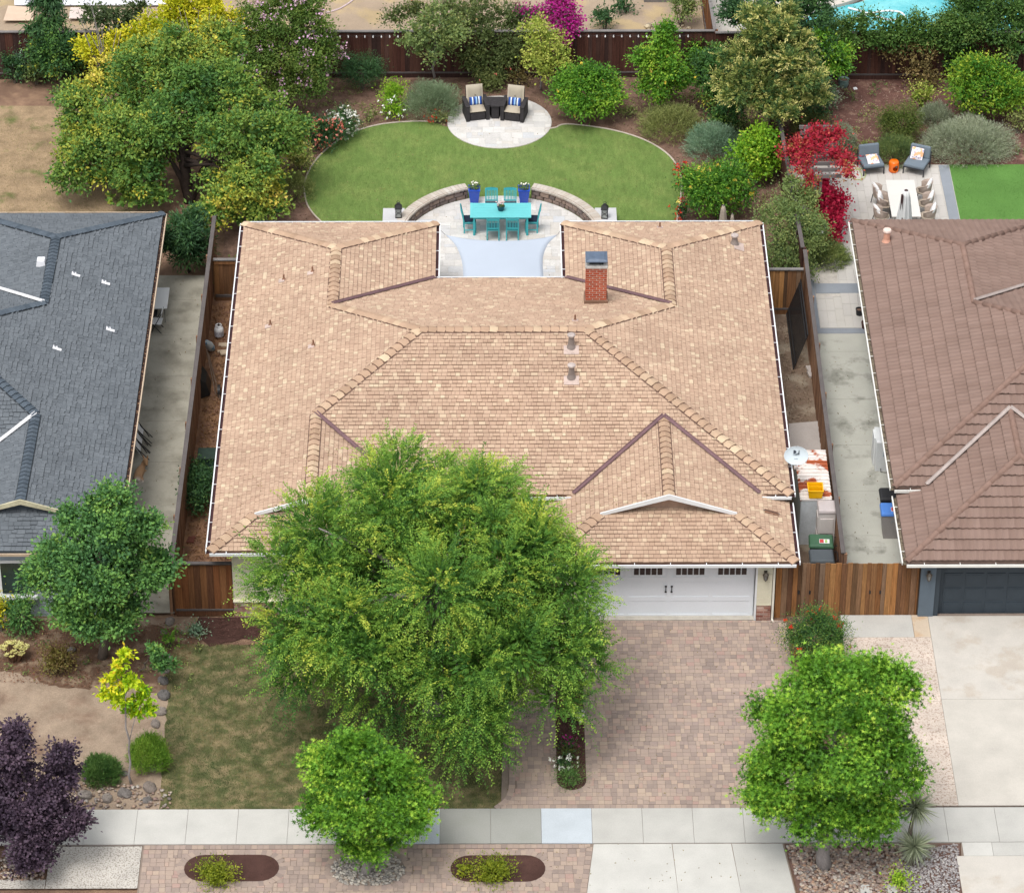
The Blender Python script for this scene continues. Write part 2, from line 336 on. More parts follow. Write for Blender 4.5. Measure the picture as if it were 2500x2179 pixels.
def ridge_caps(P, roof, m, name, expo, width, arch=None, cull=lambda a, b: True, lift=.02, maxn=300):
    cache = {}; n_ = 0
    for A, B in P['caps']:
        if not cull(A, B): continue
        A, B = Vector(A), Vector(B); d = B-A; Ln = d.length
        if Ln < .2: continue
        d.normalize(); pl = Vector((d.x, d.y, 0)).length; side = Vector((-d.y, d.x, 0)).normalized(); up = d.cross(side)
        if up.z < 0: up = -up; side = -side
        hip = d.z > .02; drop = T/math.sqrt(2) if hip else T; key = hip
        if key not in cache:
            b = MB(); w = width/2; L = expo*(1.06 if arch else .95)
            cs = [(-w, -w*drop*1.0), (-w*.12, 0), (w*.12, 0), (w, -w*drop)] if not arch else [(w*math.cos(t), arch*math.sin(t)-w*drop*.7) for t in [math.pi*(1-i/8) for i in range(9)]]
            n = len(cs); v = [(0, y, z+lift+(.012 if arch else .03)) for y, z in cs]+[(L, y*.94, z+lift) for y, z in cs]+[(0, y, z-.03+(0 if arch else .0)) for y, z in cs]
            b.add(v, [(i, i+1, n+i+1, n+i) for i in range(n-1)]+[(2*n+i, 2*n+i+1, i+1, i) for i in range(n-1)]); cache[key] = b.mesh(name, m, smooth=bool(arch))
        if not arch:
            u = MB(); w = width/2+.022; u.add([tuple(p+side*y+up*(-abs(y)*drop+.022)) for p in (A, B) for y in (-w, 0, w)], [(0, 1, 4, 3), (1, 2, 5, 4)]); obj('cap_shadow_strip', u, mat('cap_shadow', lin('#7a5d50', .55)) if name == 'ridge_cap' and roof is not globals().get('rl') else mat('cap_shadow_grey', lin('#3c4248', .5)), roof)  # dark strip added beneath the caps, a painted shadow outline round each piece
        k = max(1, int(round(Ln/expo)))
        for i in range(k):
            p = A+d*(i*Ln/k); o = link(name, cache[key], roof)
            o.matrix_basis = Matrix(((d.x, side.x, up.x, p.x), (d.y, side.y, up.y, p.y), (d.z, side.z, up.z, p.z), (0, 0, 0, 1))); n_ += 1
def valleys(P, roof, m, w=.1, cull=lambda a, b: True):
    for A, B in P['val']:
        if not cull(A, B): continue
        A, B = Vector(A), Vector(B); d = (B-A).normalized(); s = Vector((-d.y, d.x, 0)).normalized(); k = T/math.sqrt(2); z = Vector((0, 0, 1)); mb = MB()
        cs = [(y_, z_+.028) for y_, z_ in [(-w, w*k+.022), (-w*.75, w*k*.75+.05), (-w*.5, w*.5*k+.022), (0, .02), (w*.5, w*.5*k+.022), (w*.75, w*.75*k+.05), (w, w*k+.022)]]; n = len(cs)
        v = [tuple(p+s*y+z*h) for p in (A, B) for y, h in cs]; mb.add(v, [(i, i+1, n+i+1, n+i) for i in range(n-1)])
        obj('valley_flashing', mb, m, roof)
def gutters(P, root, mw, md, strap=.92, cull=lambda a, b: True, straps=True):
    sm = MB().box((0, 0, 0), (.022, .115, .01)).mesh('gutter_strap', mw)
    for a, b, o, z in P['gut']:
        if not cull(a, b): continue
        z -= .03; dx, dy = b[0]-a[0], b[1]-a[1]; L = math.hypot(dx, dy); dx /= L; dy /= L; g = .115
        if L < .3: continue
        rz = math.atan2(dy, dx); cx, cy = (a[0]+b[0])/2, (a[1]+b[1])/2; E = .115 if L > 1.2 else .0
        def P3(off, dz): return (cx+o[0]*off, cy+o[1]*off, z+dz)
        w = MB().box(P3(g, -.034), (L+2*E*0+.0, .022, .085), rz); w.box(P3(g-.004, .004), (L+.002, .036, .018), rz)
        gt = obj('gutter', w, mw, root)
        obj('gutter_trough', MB().box(P3(.05, -.065), (L-.01, .106, .02), rz).box(P3(-.012, -.06), (L-.012, .016, .12), rz), md, gt)
        if straps:
            n = max(1, int(L/strap))
            for i in range(n):
                f = (i+.5)/n*L-L/2; link('gutter_strap', sm, gt, (cx+dx*f+o[0]*.055, cy+dy*f+o[1]*.055, z+.008), (0, 0, rz))
M_TROUGH = mat('trough', lin('#4a2b2e'), .6); M_WHITE = mat('white_paint', lin('#eef0f2', .8), .45, .03, 2, 30)
OUR = plan(); KO = OUR['k']
house = thing('house', 'tan shingled single-storey house in the middle, with a red brick chimney and white garage door', 'house', (-4.8, 7.5, 0), world=True)
TAN = ['#b99c86', '#bfa18b', '#c3a68f', '#c6a992', '#c1a48d', '#c8ab94', '#ccb098', '#d9c3a7']
TANC = [lin(c, .73) for c in TAN]
m_sh_o = mat('shingle_obj', None, .92, .07, .7, 60, .3, .1, rnd=TANC); m_sh_a = mat('shingle_attr', None, .92, .07, .7, 60, .3, .1, rnd=TANC, rsrc='attr')
roof1 = deck(OUR, mat('deck_tan', lin('#866655', .58)), house)  # deck colour darkened so the course gaps read as shadow lines
shingles(OUR, roof1, (m_sh_o, m_sh_a), .142, [.11, .14, .14, .17, .21], 'tab', pick=lambda x, y, F: F['ud'][1] < 0 and (x > -2.2 or y > 4.2))
capc = mat('cap_tan', None, .92, .08, 2, 60, .3, .1, rnd=[lin(c, .72) for c in ('#b4977e', '#bfa188', '#c6a78e', '#ba9c84', '#dcc4a6', '#c3a48b')])
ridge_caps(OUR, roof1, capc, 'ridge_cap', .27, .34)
valleys(OUR, roof1, mat('flash_brown', lin('#7d6064', .7), .5), .075)
gutters(OUR, house, M_WHITE, M_TROUGH)
# ------------------------------------------------------------------ our house: walls, gables, doors, chimney, roof furniture
def text(name, body, size, m, parent, M, extr=.002):
    c = bpy.data.curves.new(name, 'FONT'); c.body = body; c.size = size; c.extrude = extr; c.align_x = 'CENTER'; c.align_y = 'CENTER'
    t = bpy.data.objects.new('tmp', c); COL.objects.link(t); dg = bpy.context.evaluated_depsgraph_get(); me = bpy.data.meshes.new_from_object(t.evaluated_get(dg)); bpy.data.objects.remove(t); bpy.data.curves.remove(c)
    me.materials.clear(); me.materials.append(m); o = link(name, me, parent); o.matrix_basis = M; return o
m_cream = mat('cream_wall', lin('#e9e3cb', .75), .85, .04, 1.5, 30, .1)
m_black = mat('black_metal', lin('#2a2a2c', .8), .5, .1); m_glassd = mat('dark_glass', lin('#3a2c2e', .6), .15, .1, spec=.6)
m_brick = mat('brick_red', None, .9, .12, 3, 50, .3, .1, rnd=[lin(c, .75) for c in ('#a3472f', '#b8553a', '#c0664a', '#a85038', '#b96a50')])
m_mort = mat('mortar', lin('#d9c9bb', .65), .95, .08)
def wallbox(x0, x1, y0, y1, z0, z1, m, root, name='wall', **k): return obj(name, MB().box(((x0+x1)/2, (y0+y1)/2, (z0+z1)/2), (x1-x0, y1-y0, z1-z0)), m, root, **k)
for b in ((-12.75, 3.1, 2.1, 12.95), (-7.4-5.35, -7.4, 12.96, 16.4), (-2.3, 3.1, 12.96, 16.4), (-3.1, 3.1, -.6, 2.09), (-12.66, -8.0, -.82, 2.09)): wallbox(*b, 0, 2.42, m_cream, house)
def gables(P, root, mb_, mw, idx):
    for i in idx:
        x, y, z, w, e = P['gable'][i]; half = (z-e)/T-w; g = MB(); h = .17
        for s in (-1, 1):
            a = (x, y-.02, z-.07+.03); b = (x+s*half, y-.02, z-T*half-.07+.03)
            v = [(a[0], a[1]+dy, a[2]+dz) for dy in (-.02, .02) for dz in (-h/2, h/2)]+[(b[0], b[1]+dy, b[2]+dz) for dy in (-.02, .02) for dz in (-h*.1, h/2)]
            g.add(v, [(0, 1, 3, 2), (4, 6, 7, 5), (0, 2, 6, 4), (1, 5, 7, 3), (0, 4, 5, 1), (2, 3, 7, 6)])
        obj('barge_board', g, mb_, root)
        hh = half-.1; obj('gable_wall', MB().add([(x-hh, y+.2, z-T*hh-.12), (x+hh, y+.2, z-T*hh-.12), (x, y+.2, z-.14), (x-hh, y+.24, z-T*hh-.12), (x+hh, y+.24, z-T*hh-.12), (x, y+.24, z-.14)], [(0, 1, 2), (3, 5, 4), (0, 3, 4, 1), (1, 4, 5, 2), (2, 5, 3, 0)]), mw, root)
gables(OUR, house, M_WHITE, mat('gable_tan', lin('#c9a894', .6)), (0, 1))
# garage front: door recess, piers
DY = -.89
wallbox(-3.0, -2.5, -1.13, -.61, .62, 2.2, m_cream, house, 'pier'); wallbox(-3.0, 2.98, -1.1, -.61, 2.14, 2.22, M_WHITE, house, 'door_header')
pier = wallbox(2.55, 2.98, -1.13, -.61, .62, 2.13, m_cream, house, 'pier')
for z in (.62, .9, 1.18, 1.46, 1.74): obj('siding_board', MB().box((2.765, -1.136, z+.135), (.43, .014, .262), rx=.02), m_cream, pier)
wallbox(2.5, 2.548, -1.15, -.62, 0, 2.13, M_WHITE, house, 'door_frame')
wallbox(2.54, 2.985, -1.15, -.61, .598, .63, m_cream, house, 'ledge')
wb = wallbox(2.56, 2.975, -1.12, -.61, 0, .598, m_mort, house, 'brick_base')
oldb = mat('brick_old', None, .9, .15, 3, 50, .3, .1, rnd=[lin(c, .75) for c in ('#a8786a', '#c8a898', '#8e5a50', '#d8c4b8', '#b08070', '#9a6a60')])
def brickwall(par, x0, x1, yf, z0, z1, m, bl=.2, bh=.06, face=(0, -1), joint=.012, proud=.008):
    """bricks as separate parts along one straight face"""
    cache = {}; rows = int(round((z1-z0)/(bh+joint))); hh = (z1-z0)/rows
    for r in range(rows):
        x = x0-(bl/2 if r % 2 else 0)
        while x < x1-.02:
            a, b = max(x, x0), min(x+bl, x1); x += bl+joint
            if b-a < .03: continue
            k = round(b-a, 3)
            if k not in cache: cache[k] = MB().box((0, 0, 0), (k, .05, hh-joint)).mesh('brick', m)
            o = link('brick', cache[k], par)
            if face[0] == 0: o.location = ((a+b)/2, yf+face[1]*(proud-.025), z0+(r+.5)*hh)
            else: o.location = (yf+face[0]*(proud-.025), (a+b)/2, z0+(r+.5)*hh); o.rotation_euler = (0, 0, math.pi/2)
brickwall(wb, 2.56, 2.975, -1.12, 0, .598, oldb)
wl = wallbox(-12.655, -8.0, -.9, -.821, 0, .58, m_mort, house, 'brick_base'); brickwall(wl, -12.655, -11.4, -.9, 0, .58, oldb)
wallbox(-12.67, -8, -.93, -.822, .581, .61, m_cream, house, 'ledge')
gd = obj('garage_door', MB().box((0, DY+.03, 1.07), (4.96, .05, 2.13)), mat('door_white', lin('#eef2f8', .82), .45, .02, 1, 20), house)
rails = MB(); md = MATS['door_white']
for z0, z1 in ((.02, .1), (.58, .74), (1.27, 1.46), (2.06, 2.13)): rails.box((0, DY-.004, (z0+z1)/2), (4.94, .016, z1-z0))
for i in range(5):
    x = -2.44+1.22*i; w = .1 if i in (0, 4) else .13
    for z0, z1 in ((.1, .58), (.74, 1.27), (1.46, 2.06)): rails.box((x+(.04 if i == 0 else -.04 if i == 4 else 0), DY-.0035, (z0+z1)/2), (w, .015, z1-z0))
obj('door_rail', rails, md, gd)
gr = MB()
for i in range(4):
    for z0, z1 in ((.1, .58), (.74, 1.27)):
        for j in range(9): gr.box((-2.44+1.22*(i+.5)-.5+j*.125, DY+.006, (z0+z1)/2), (.115, .01, z1-z0-.05))
obj('door_boards', gr, md, gd, kind='stuff')
pm = MB().box((0, 0, 0), (.142, .012, 1)).mesh('pane', m_glassd)
for i in range(4):
    cx = -2.44+1.22*(i+.5); obj('window_frame', MB().box((cx, DY-.0, 1.79), (.94, .03, .6)), md, gd)
    for j in range(5):
        for z, h in ((1.66, .235), (1.93, .2)):
            o = link('pane', pm, gd, (cx+(j-2)*.17, DY-.018, z)); o.scale = (1, 1, h)
for s in (-1, 1): obj('handle', MB().box((s*.085, DY-.05, 1.03), (.022, .02, .2)).box((s*.085, DY-.035, 1.13), (.06, .03, .035)).box((s*.085, DY-.035, .93), (.06, .03, .035)), m_black, gd)
obj('sill', MB().box((0, -1.0, .02), (5.0, .2, .04)), mat('conc_sill', lin('#c9c2b6'), .9, .1), house)
def lantern(par, x, y, z):
    b = MB().box((x, y-.02, z+.05), (.09, .04, .2)).box((x, y-.09, z+.14), (.02, .12, .02)).lathe([(.02, .16), (.085, .1), (.095, .08), (.085, .075)], (x, y-.12, z), 6).lathe([(.05, -.1), (.02, -.14), (.01, -.16)], (x, y-.12, z), 6)
    for k in range(6): an = k*math.pi/3; b.bar((x+.08*math.cos(an), y-.12+.08*math.sin(an), z+.08), (x+.05*math.cos(an), y-.12+.05*math.sin(an), z-.1), .012)
    l = obj('wall_lantern', b, mat('bronze', lin('#5b5248', .8), .4), par); obj('glass', MB().lathe([(.045, -.09), (.072, .075)], (x, y-.12, z), 6), mat('lamp_glass', lin('#8d8f8c'), .2, spec=.6), l)
lantern(house, 2.77, -1.15, 1.72)
ds = MB().bar((3.03, -1.1, 2.2), (3.03, -1.1, .12), .06, .08).tube([(3.03, -1.1, .14), (3.03, -1.12, .07), (3.06, -1.28, .05)], .035, 8); obj('downspout', ds, mat('pale_cream', lin('#f2eee0', .78), .5, .03), house)
ds2 = MB().bar((3.05, 1.5, 2.4), (3.05, 2.3, 2.2), .06); obj('downspout', ds2, M_WHITE, house)
# chimney
fc = OUR['F']['court']; cx, cy, cz = on(1455, 741, lambda x, y: fz(fc, x, y)); cw, cdp, ch = .64, .5, 1.17
zb = cz-.05
chim = obj('chimney', MB().box((cx, cy+cdp/2, zb+.62), (cw-.01, cdp-.01, 1.3+.1)), m_mort, roof1)
zt = cz+.13
for fcn, a0, a1, pf in (((0, -1), cx-cw/2, cx+cw/2, cy), ((0, 1), cx-cw/2, cx+cw/2, cy+cdp), ((-1, 0), cy+.01, cy+cdp-.01, cx-cw/2), ((1, 0), cy+.01, cy+cdp-.01, cx+cw/2)):
    brickwall(chim, a0, a1, pf, zt, zt+ch, m_brick, bl=.195, bh=.052, face=fcn, joint=.024, proud=.006)
obj('flashing', MB().box((cx, cy+cdp/2, cz+.0), (cw+.1, cdp+.1, .26)), mat('flash_tan', lin('#8d6e5b', .7), .6), chim)
obj('crown', MB().box((cx, cy+cdp/2, zt+ch+.03), (cw+.05, cdp+.05, .07)), mat('conc_grey', lin('#c3c0bb'), .9, .15, 8), chim)
obj('flue', MB().box((cx, cy+cdp/2+.03, zt+ch+.12), (.44, .3, .16)), m_black, chim)
cap = MB().box((cx, cy+cdp/2+.03, zt+ch+.235), (.68, .62, .03)).box((cx, cy+cdp/2+.03, zt+ch+.275), (.66, .6, .05), top=.72)
obj('cap', cap, mat('cap_slate', lin('#5a6a80', .7), .45, .12, 6, 30, spec=.5), chim)
# vents
m_vb = mat('vent_brown', lin('#8f6a55', .75), .6); m_vg = mat('vent_grey', lin('#8f837d', .75), .5, .1); m_vp = mat('vent_plate', lin('#c9b4aa', .75), .6)
def roofpt(px, py, names, P=OUR):
    for n in names:
        F = P['F'][n]; x, y, z = on(px, py, lambda x, y: fz(F, x, y)); return x, y, z, F
def tilt(F): return Vector((F['ud'][0]*T, F['ud'][1]*T, 1)).normalized().to_track_quat('Z', 'Y').to_matrix().to_4x4()
def pipe(px, py, fn, h=.2, r=.03, m=None, plate=(.0, 0), P=OUR, root=None, pm_=None):
    x, y, z, F = roofpt(px, py, [fn], P); m = m or m_vb
    v = obj('vent_pipe', MB().tube([(x, y, z-.02), (x, y, z+h)], r, 10).lathe([(r*2.2, .0), (r*1.1, .06)], (x, y, z+.02), 10), m, root or house)
    obj('flashing', MB().box(None, (.2, .2, .02), M=Matrix.Translation((x+plate[0], y+plate[1], fz(F, x+plate[0], y+plate[1])+.028)) @ tilt(F)), pm_ or m_vp, v)
for a in ((763, 664, 'left'), (693, 683, 'left'), (660, 794, 'left'), (765, 843, 'left')): pipe(*a, plate=(-.07, -.05))
pipe(1404, 783, 'court', .22); pipe(1611, 556, 'back_right', .2)
def bigvent(px, py, fn, h, P=OUR, plate=(0, -.12)):
    x, y, z, F = roofpt(px, py, [fn], P)
    v = obj('roof_vent', MB().lathe([(.15, .0), (.1, .14), (.085, h-.08), (.085, h)], (x, y, z), 14), m_vg, house)
    obj('cap', MB().lathe([(.12, h), (.125, h+.05), (.09, h+.075), (.02, h+.08)], (x, y, z), 16), mat('vent_cap', lin('#b9aca6', .8), .5), v)
    obj('flashing', MB().box(None, (.46, .34, .015), M=Matrix.Translation((x+plate[0], y+plate[1], fz(F, x+plate[0], y+plate[1])+.03)) @ tilt(F)), m_vp, v)
bigvent(1394.5, 848, 'front', .42); bigvent(1395, 922, 'front', .42); bigvent(1793, 596, 'right', .3, plate=(.14, -.1))
x, y, z, F = roofpt(1883.6, 1252, ['garage_right']); lv = obj('louvre_vent', MB().box(None, (.16, .42, .03), M=Matrix.Translation((x, y, z+.03)) @ tilt(F)), m_vb, house)
for k in range(5): obj('slat', MB().box(None, (.02, .38, .02), M=Matrix.Translation((x-.06+k*.03, y, fz(F, x-.06+k*.03, y)+.05)) @ tilt(F)), m_vg, lv)
# satellite dish on the eave
dc = Vector((3.98, 4.0, 3.0)); _p = at(1944, 1112, 3.05); dc = Vector((_p[0], _p[1], 3.05))
dish = thing('satellite_dish', 'pale grey oval satellite dish with dark emblem on the right eave of the tan house', 'satellite dish', (dc.x, dc.y, 2.6), world=True)
qd = Vector((-.05, -1, .42)).to_track_quat('Z', 'Y').to_matrix().to_4x4()
# a frame whose Y points up on the dish face
zax = Vector((-.05, -1, .50)).normalized(); xax = Vector((0, 0, 1)).cross(zax).normalized(); yax = zax.cross(xax); MD = Matrix(((xax.x, yax.x, zax.x, dc.x), (xax.y, yax.y, zax.y, dc.y), (xax.z, yax.z, zax.z, dc.z), (0, 0, 0, 1)))
bm_ = MB(); n = 32; vs = [(0, 0, -.05)]; fs = []
for i, f in enumerate((.35, .7, .95, 1)):
    for k in range(n): an = 2*math.pi*k/n; vs.append((.365*f*math.cos(an), .285*f*math.sin(an), -.05+.05*f*f+(.008 if f == 1 else 0)))
fs += [(0, 1+k, 1+(k+1) % n) for k in range(n)]
for i in range(3): fs += [(1+i*n+k, 1+(i+1)*n+k, 1+(i+1)*n+(k+1) % n, 1+i*n+(k+1) % n) for k in range(n)]
bk = [(x, y, z-.012) for x, y, z in vs]; m0 = len(vs); bm_.add(vs+bk, fs+[tuple(m0+i for i in f)[::-1] for f in fs]+[(1+3*n+k, m0+1+3*n+k, m0+1+3*n+(k+1) % n, 1+3*n+(k+1) % n) for k in range(n)]); bm_.xf(MD)
obj('reflector', bm_, mat('dish_grey', lin('#cdd8de', .8), .4, .02), dish, smooth=True)
E_ = MB(); arc = [(-.02+.06*math.sin(t)*1.0, .06*math.cos(t)) for t in [math.pi*i/10 for i in range(11)]]
def flat(mb, pts, z0=-.03, z1=-.024, off=(0, 0)):
    mb.prism([(x+off[0], y+off[1]) for x, y in pts], z0, z1)
flat(E_, [(-.085, .16), (-.04, .16), (.0, .125), (-.0, .1), (-.05, .055), (-.085, .05)]); flat(E_, [(.02, .06), (.06, .08), (.075, .16), (.09, .16), (.09, .045), (-.04, .045)], -.031, -.0235)
obj('emblem', E_.xf(MD), mat('emblem', lin('#3c424c'), .5), dish)
text('lettering', 'DIRECTV', .045, mat('dish_text', lin('#9aa5ad'), .5), dish, Matrix.Translation(-Vector(dish.location)*0) @ MD @ Matrix.Translation((0, .015, -.036)), .004)
text('lettering', 'Slimline', .035, MATS['dish_text'], dish, MD @ Matrix.Translation((0, -.1, -.036)), .004)
arm = MB().tube([tuple(dc+yax*-.27-zax*.05), tuple(dc+yax*-.33+zax*.2)], .018, 8).tube([tuple(dc-zax*.06), tuple(dc-zax*.2-Vector((0, 0, .05))), (dc.x-.2, dc.y+.05, 2.62)], .022, 8)
obj('arm', arm, MATS['vent_grey'], dish); obj('receiver', MB().box(tuple(dc+yax*-.32+zax*.2), (.13, .08, .07)), MATS['vent_cap'], dish)
# ------------------------------------------------------------------ left neighbour (slate grey)
LH = mirrored(plan(C1=-6.95, YB=17.5, YC=13.6, YF=1.7, YLF=-1.1, xl=2.8, yg=.1), lambda x, y: (-29.2-x, y))
lh = thing('house', 'single-storey house with a dark slate grey shingle roof, left of the tan house', 'house', (-23, 8, 0), world=True)
GR = [lin(c, .66) for c in ('#6c7278', '#70767c', '#757b81', '#797f85', '#73797f')]
rl = deck(LH, mat('deck_grey', lin('#50565c', .6)), lh)  # dark deck again paints the shadow lines between grey courses
shingles(LH, rl, (mat('grey_obj', None, .9, .06, .7, 60, .3, .1, rnd=GR), mat('grey_attr', None, .9, .06, .7, 60, .3, .1, rnd=GR, rsrc='attr')), .15, [.12, .16, .2, .24], 'inter', xr=(-27, 99), seed=5, pick=lambda x, y, F: x > -22 and y > 2)
gcap = mat('grey_cap', None, .9, .06, 2, 60, .3, .1, rnd=[lin(c, .58) for c in ('#58636e', '#69747f', '#626d78')])
incull = lambda a, b: max(a[0], b[0]) > -24
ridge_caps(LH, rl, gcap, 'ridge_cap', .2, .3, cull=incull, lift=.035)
valleys(LH, rl, mat('valley_white', lin('#e8e8ea', .75), .4, .05), .07, incull)
trim_dark = mat('leafy_trough', lin('#45312c', .6), .9, .3, 20, 60, c2=lin('#b08a6a'), c2s=14, c2r=(.55, .62))
gutters(LH, lh, mat('gutter_tan', lin('#c9b49c', .75), .5, .1), trim_dark, cull=incull, straps=False)
gables(LH, lh, mat('barge_cream', lin('#cfc8a8', .75), .5), mat('gable_grey', lin('#4a525a')), (0,))
m_bluewall = mat('pale_blue_wall', lin('#a9b4bd', .75), .8, .05)
for b in ((-33, -16.55, 2.1, 13.1), (-21.7, -16.55, 13.11, 17.0), (-21.3, -16.55, -.8, 2.09)): wallbox(*b, 0, 2.42, m_bluewall, lh)
_x0 = at(0, 1400, 1.5)[0]
w = obj('window', MB().box((-19.4, -.84, 1.45), (1.9, .07, 1.25)), M_WHITE, lh); obj('pane', MB().box((-19.87, -.885, 1.45), (.84, .02, 1.08)), mat('window_dark', lin('#3c4a48', .7), .15, .2, 2, spec=.6), w); obj('pane', MB().box((-18.93, -.885, 1.45), (.84, .02, 1.08)), MATS['window_dark'], w)
obj('window_sill', MB().box((-19.4, -.9, .78), (2.1, .16, .08)), M_WHITE, w)
wp = mat('flash_white', lin('#e6e6ea', .8), .4, .03)
def lpipe(px, py, dx=0.): 
    x, y, z, F = roofpt(px, py, ['left'], LH); v = obj('vent_pipe', MB().tube([(x, y, z), (x, y, z+.2)], .026, 10), mat('steel', lin('#9aa0a6', .8), .3, metal=.6), lh)
    obj('flashing', MB().box(None, (.2, .14, .015), M=Matrix.Translation((x, y-.04, fz(F, x, y-.04)+.03)) @ tilt(F)).box(None, (.12, .16, .015), M=Matrix.Translation((x+.12, y-.09, fz(F, x+.12, y-.09)+.032)) @ tilt(F)), wp, v)
for a in ((181, 668), (254, 688), (265, 802), (135, 848)): lpipe(*a)
x, y, z, F = roofpt(101, 645, ['inner_left'], LH); obj('roof_vent', MB().box((x, y, z+.1), (.3, .34, .2), top=.8), wp, lh, bevel=.01)
# ------------------------------------------------------------------ right neighbour (brown stone-coated tiles)
RH = mirrored(plan(C2=-2.75, YB=16.9, YC=13.5, YF=1.92, YGF=-1.35, hw=3.6, gable=False), lambda x, y: (10.39-x, y))
rh = thing('house', 'single-storey house with a brown wavy tile roof, right of the tan house', 'house', (15, 8, 0), world=True)
BT = [lin(c, .6) for c in ('#987f74', '#9c8378', '#a0877c', '#957c71')]
bt_o = mat('tile_obj', None, .9, .06, .8, 60, .3, .12, rnd=BT); bt_a = mat('tile_attr', None, .9, .06, .8, 60, .3, .12, rnd=BT, rsrc='attr')
rr_ = deck(RH, mat('deck_brown', lin('#806a60', .6)), rh)
def wave_tiles(P, roof, xr, expo=.38, per=.2, amp=.011, nseg=6, nparts=300):
    mb = MB(); e = expo*CA; cand = []
    prof = [amp*(math.cos(2*math.pi*i/nseg))**1 for i in range(nseg+1)]
    for name, F in P['F'].items():
        ud = F['ud']; a = (-ud[1], ud[0]); pts = [p for q in F['p'] for p in q]
        A = [a[0]*x+a[1]*y for x, y in pts]; Pm = [F['e0']-ud[0]*x-ud[1]*y for x, y in pts]; amin, amax, pmax = min(A), max(A), max(Pm)
        for k in range(int(pmax/e)+1):
            p0, p1 = k*e, (k+1)*e; i0 = int(amin/per)-1; q0 = p0-(.04 if k == 0 else .0)
            for i in range(i0, int(amax/per)+1):
                def pt(ai, pi): return (a[0]*ai+ud[0]*(F['e0']-pi), a[1]*ai+ud[1]*(F['e0']-pi))
                c0 = pt((i+.5)*per, (p0+p1)/2)
                if c0[0] < xr[0] or c0[0] > xr[1]: continue
                rr = random.random()*.98+.01; cells = []; full = True
                def zf(x, y, i=i, F=F, ud=ud, a=a, q0=q0, p1=p1):
                    ai = a[0]*x+a[1]*y; pi = F['e0']-ud[0]*x-ud[1]*y; f = (ai-i*per)/per*nseg; j = max(0, min(nseg-1, int(f))); h = prof[j]+(prof[j+1]-prof[j])*(f-j)
                    return fz(F, x, y)+.03+h+.055*(1-(pi-q0)/(p1-q0))
                for j in range(nseg):
                    q = ccw([pt((i+j/nseg)*per+1e-6, q0), pt((i+(j+1)/nseg)*per-1e-6, q0), pt((i+(j+1)/nseg)*per-1e-6, p1), pt((i+j/nseg)*per+1e-6, p1)]); ar = area(q); tot = 0
                    for cq in F['p']:
                        c = clip(q, cq)
                        if c and area(c) > 1e-4: cells.append((c, j)); tot += area(c) if abs(area(c)-ar) < 1e-6 else 0
                    if abs(tot-ar) > 1e-6: full = False
                if full and k > 0 and len(cells) == nseg and ud == (0, -1): cand.append((c0[1], name, i, q0, p1, cells, zf, rr)); continue
                for c, j in cells: emit(mb, c, zf, rr, .035)
    cand.sort(key=lambda c: c[0]); me = None
    for n, (yy, name, i, q0, p1, cells, zf, rr) in enumerate(cand):
        if n >= nparts:
            for c, j in cells: emit(mb, c, zf, rr, .035)
            continue
        F = P['F'][name]; ud = F['ud']; a = (-ud[1], ud[0]); L = (p1-q0)/CA
        if me is None:
            b = MB(); v = []
            for j in range(nseg+1): v += [(j*per/nseg, 0, .085+prof[j]), (j*per/nseg, L, .03+prof[j]), (j*per/nseg, 0, .02+prof[j])]
            b.add(v, [(3*j, 3*j+3, 3*j+4, 3*j+1) for j in range(nseg)]+[(3*j+2, 3*j+5, 3*j+3, 3*j) for j in range(nseg)]); me = b.mesh('tile', bt_o)
        x0 = a[0]*i*per+ud[0]*(F['e0']-q0); y0 = a[1]*i*per+ud[1]*(F['e0']-q0); ax = Vector((a[0], a[1], 0)); uy = Vector((-ud[0]*CA, -ud[1]*CA, T*CA)); nz = ax.cross(uy)
        o = link('tile', me, roof); o.matrix_basis = Matrix(((ax.x, uy.x, nz.x, x0), (ax.y, uy.y, nz.y, y0), (ax.z, uy.z, nz.z, fz(F, x0, y0)), (0, 0, 0, 1)))
    obj('tiles', mb, bt_a, roof, kind='stuff')
wave_tiles(RH, rr_, (6, 15.5))
rcull = lambda a, b: min(a[0], b[0]) < 16
ridge_caps(RH, rr_, mat('brown_cap', None, .9, .06, 2, 60, .3, .1, rnd=[lin(c, .62) for c in ('#9a7e72', '#a08478', '#957a6e')]), 'ridge_tile', .36, .2, arch=.11, cull=rcull, lift=.02)
valleys(RH, rr_, mat('valley_pale', lin('#b5a8a2', .75), .45, .1), .07, rcull)
def rooflitter(n, seed, label):
    r = np.random.default_rng(seed); P = []
    for _ in range(n*6):
        if len(P) >= n: break
        nm = ('front', 'left', 'wing_right', 'garage_left')[r.integers(0, 4)]; F = OUR['F'][nm]; q = F['p'][r.integers(0, len(F['p']))]; xs = [p[0] for p in q]; ys = [p[1] for p in q]; x, y = r.uniform(min(xs), max(xs)), r.uniform(min(ys), max(ys))
        if inpoly(x, y, q) and r.uniform() < math.exp(-max(0, y-2.5)/2.2-max(0, abs(x+6.5)-3.5)/2): P.append((x, y, fz(F, x, y)+.04))
    return np.array(P)
for o_ in rr_.children:
    if o_.name.startswith('valley'): o_.location.z += .07
gutters(RH, rh, mat('gutter_white2', lin('#e9e8e2', .8), .5, .04), mat('dirty_trough', lin('#8a7f6c', .7), .9, .3, 15, c2=lin('#5a4c40'), c2s=6), cull=rcull)
m_slate = mat('slate_wall', lin('#66737f', .75), .8, .05); m_slated = mat('slate_door', lin('#3e4851', .75), .6, .05)
for b in ((7.35, 24, 2.4, 13.1), (7.35, 13, 13.11, 16.5), (7.35, 14.2, -.62, 2.39)): wallbox(*b, 0, 2.42, m_slate, rh)
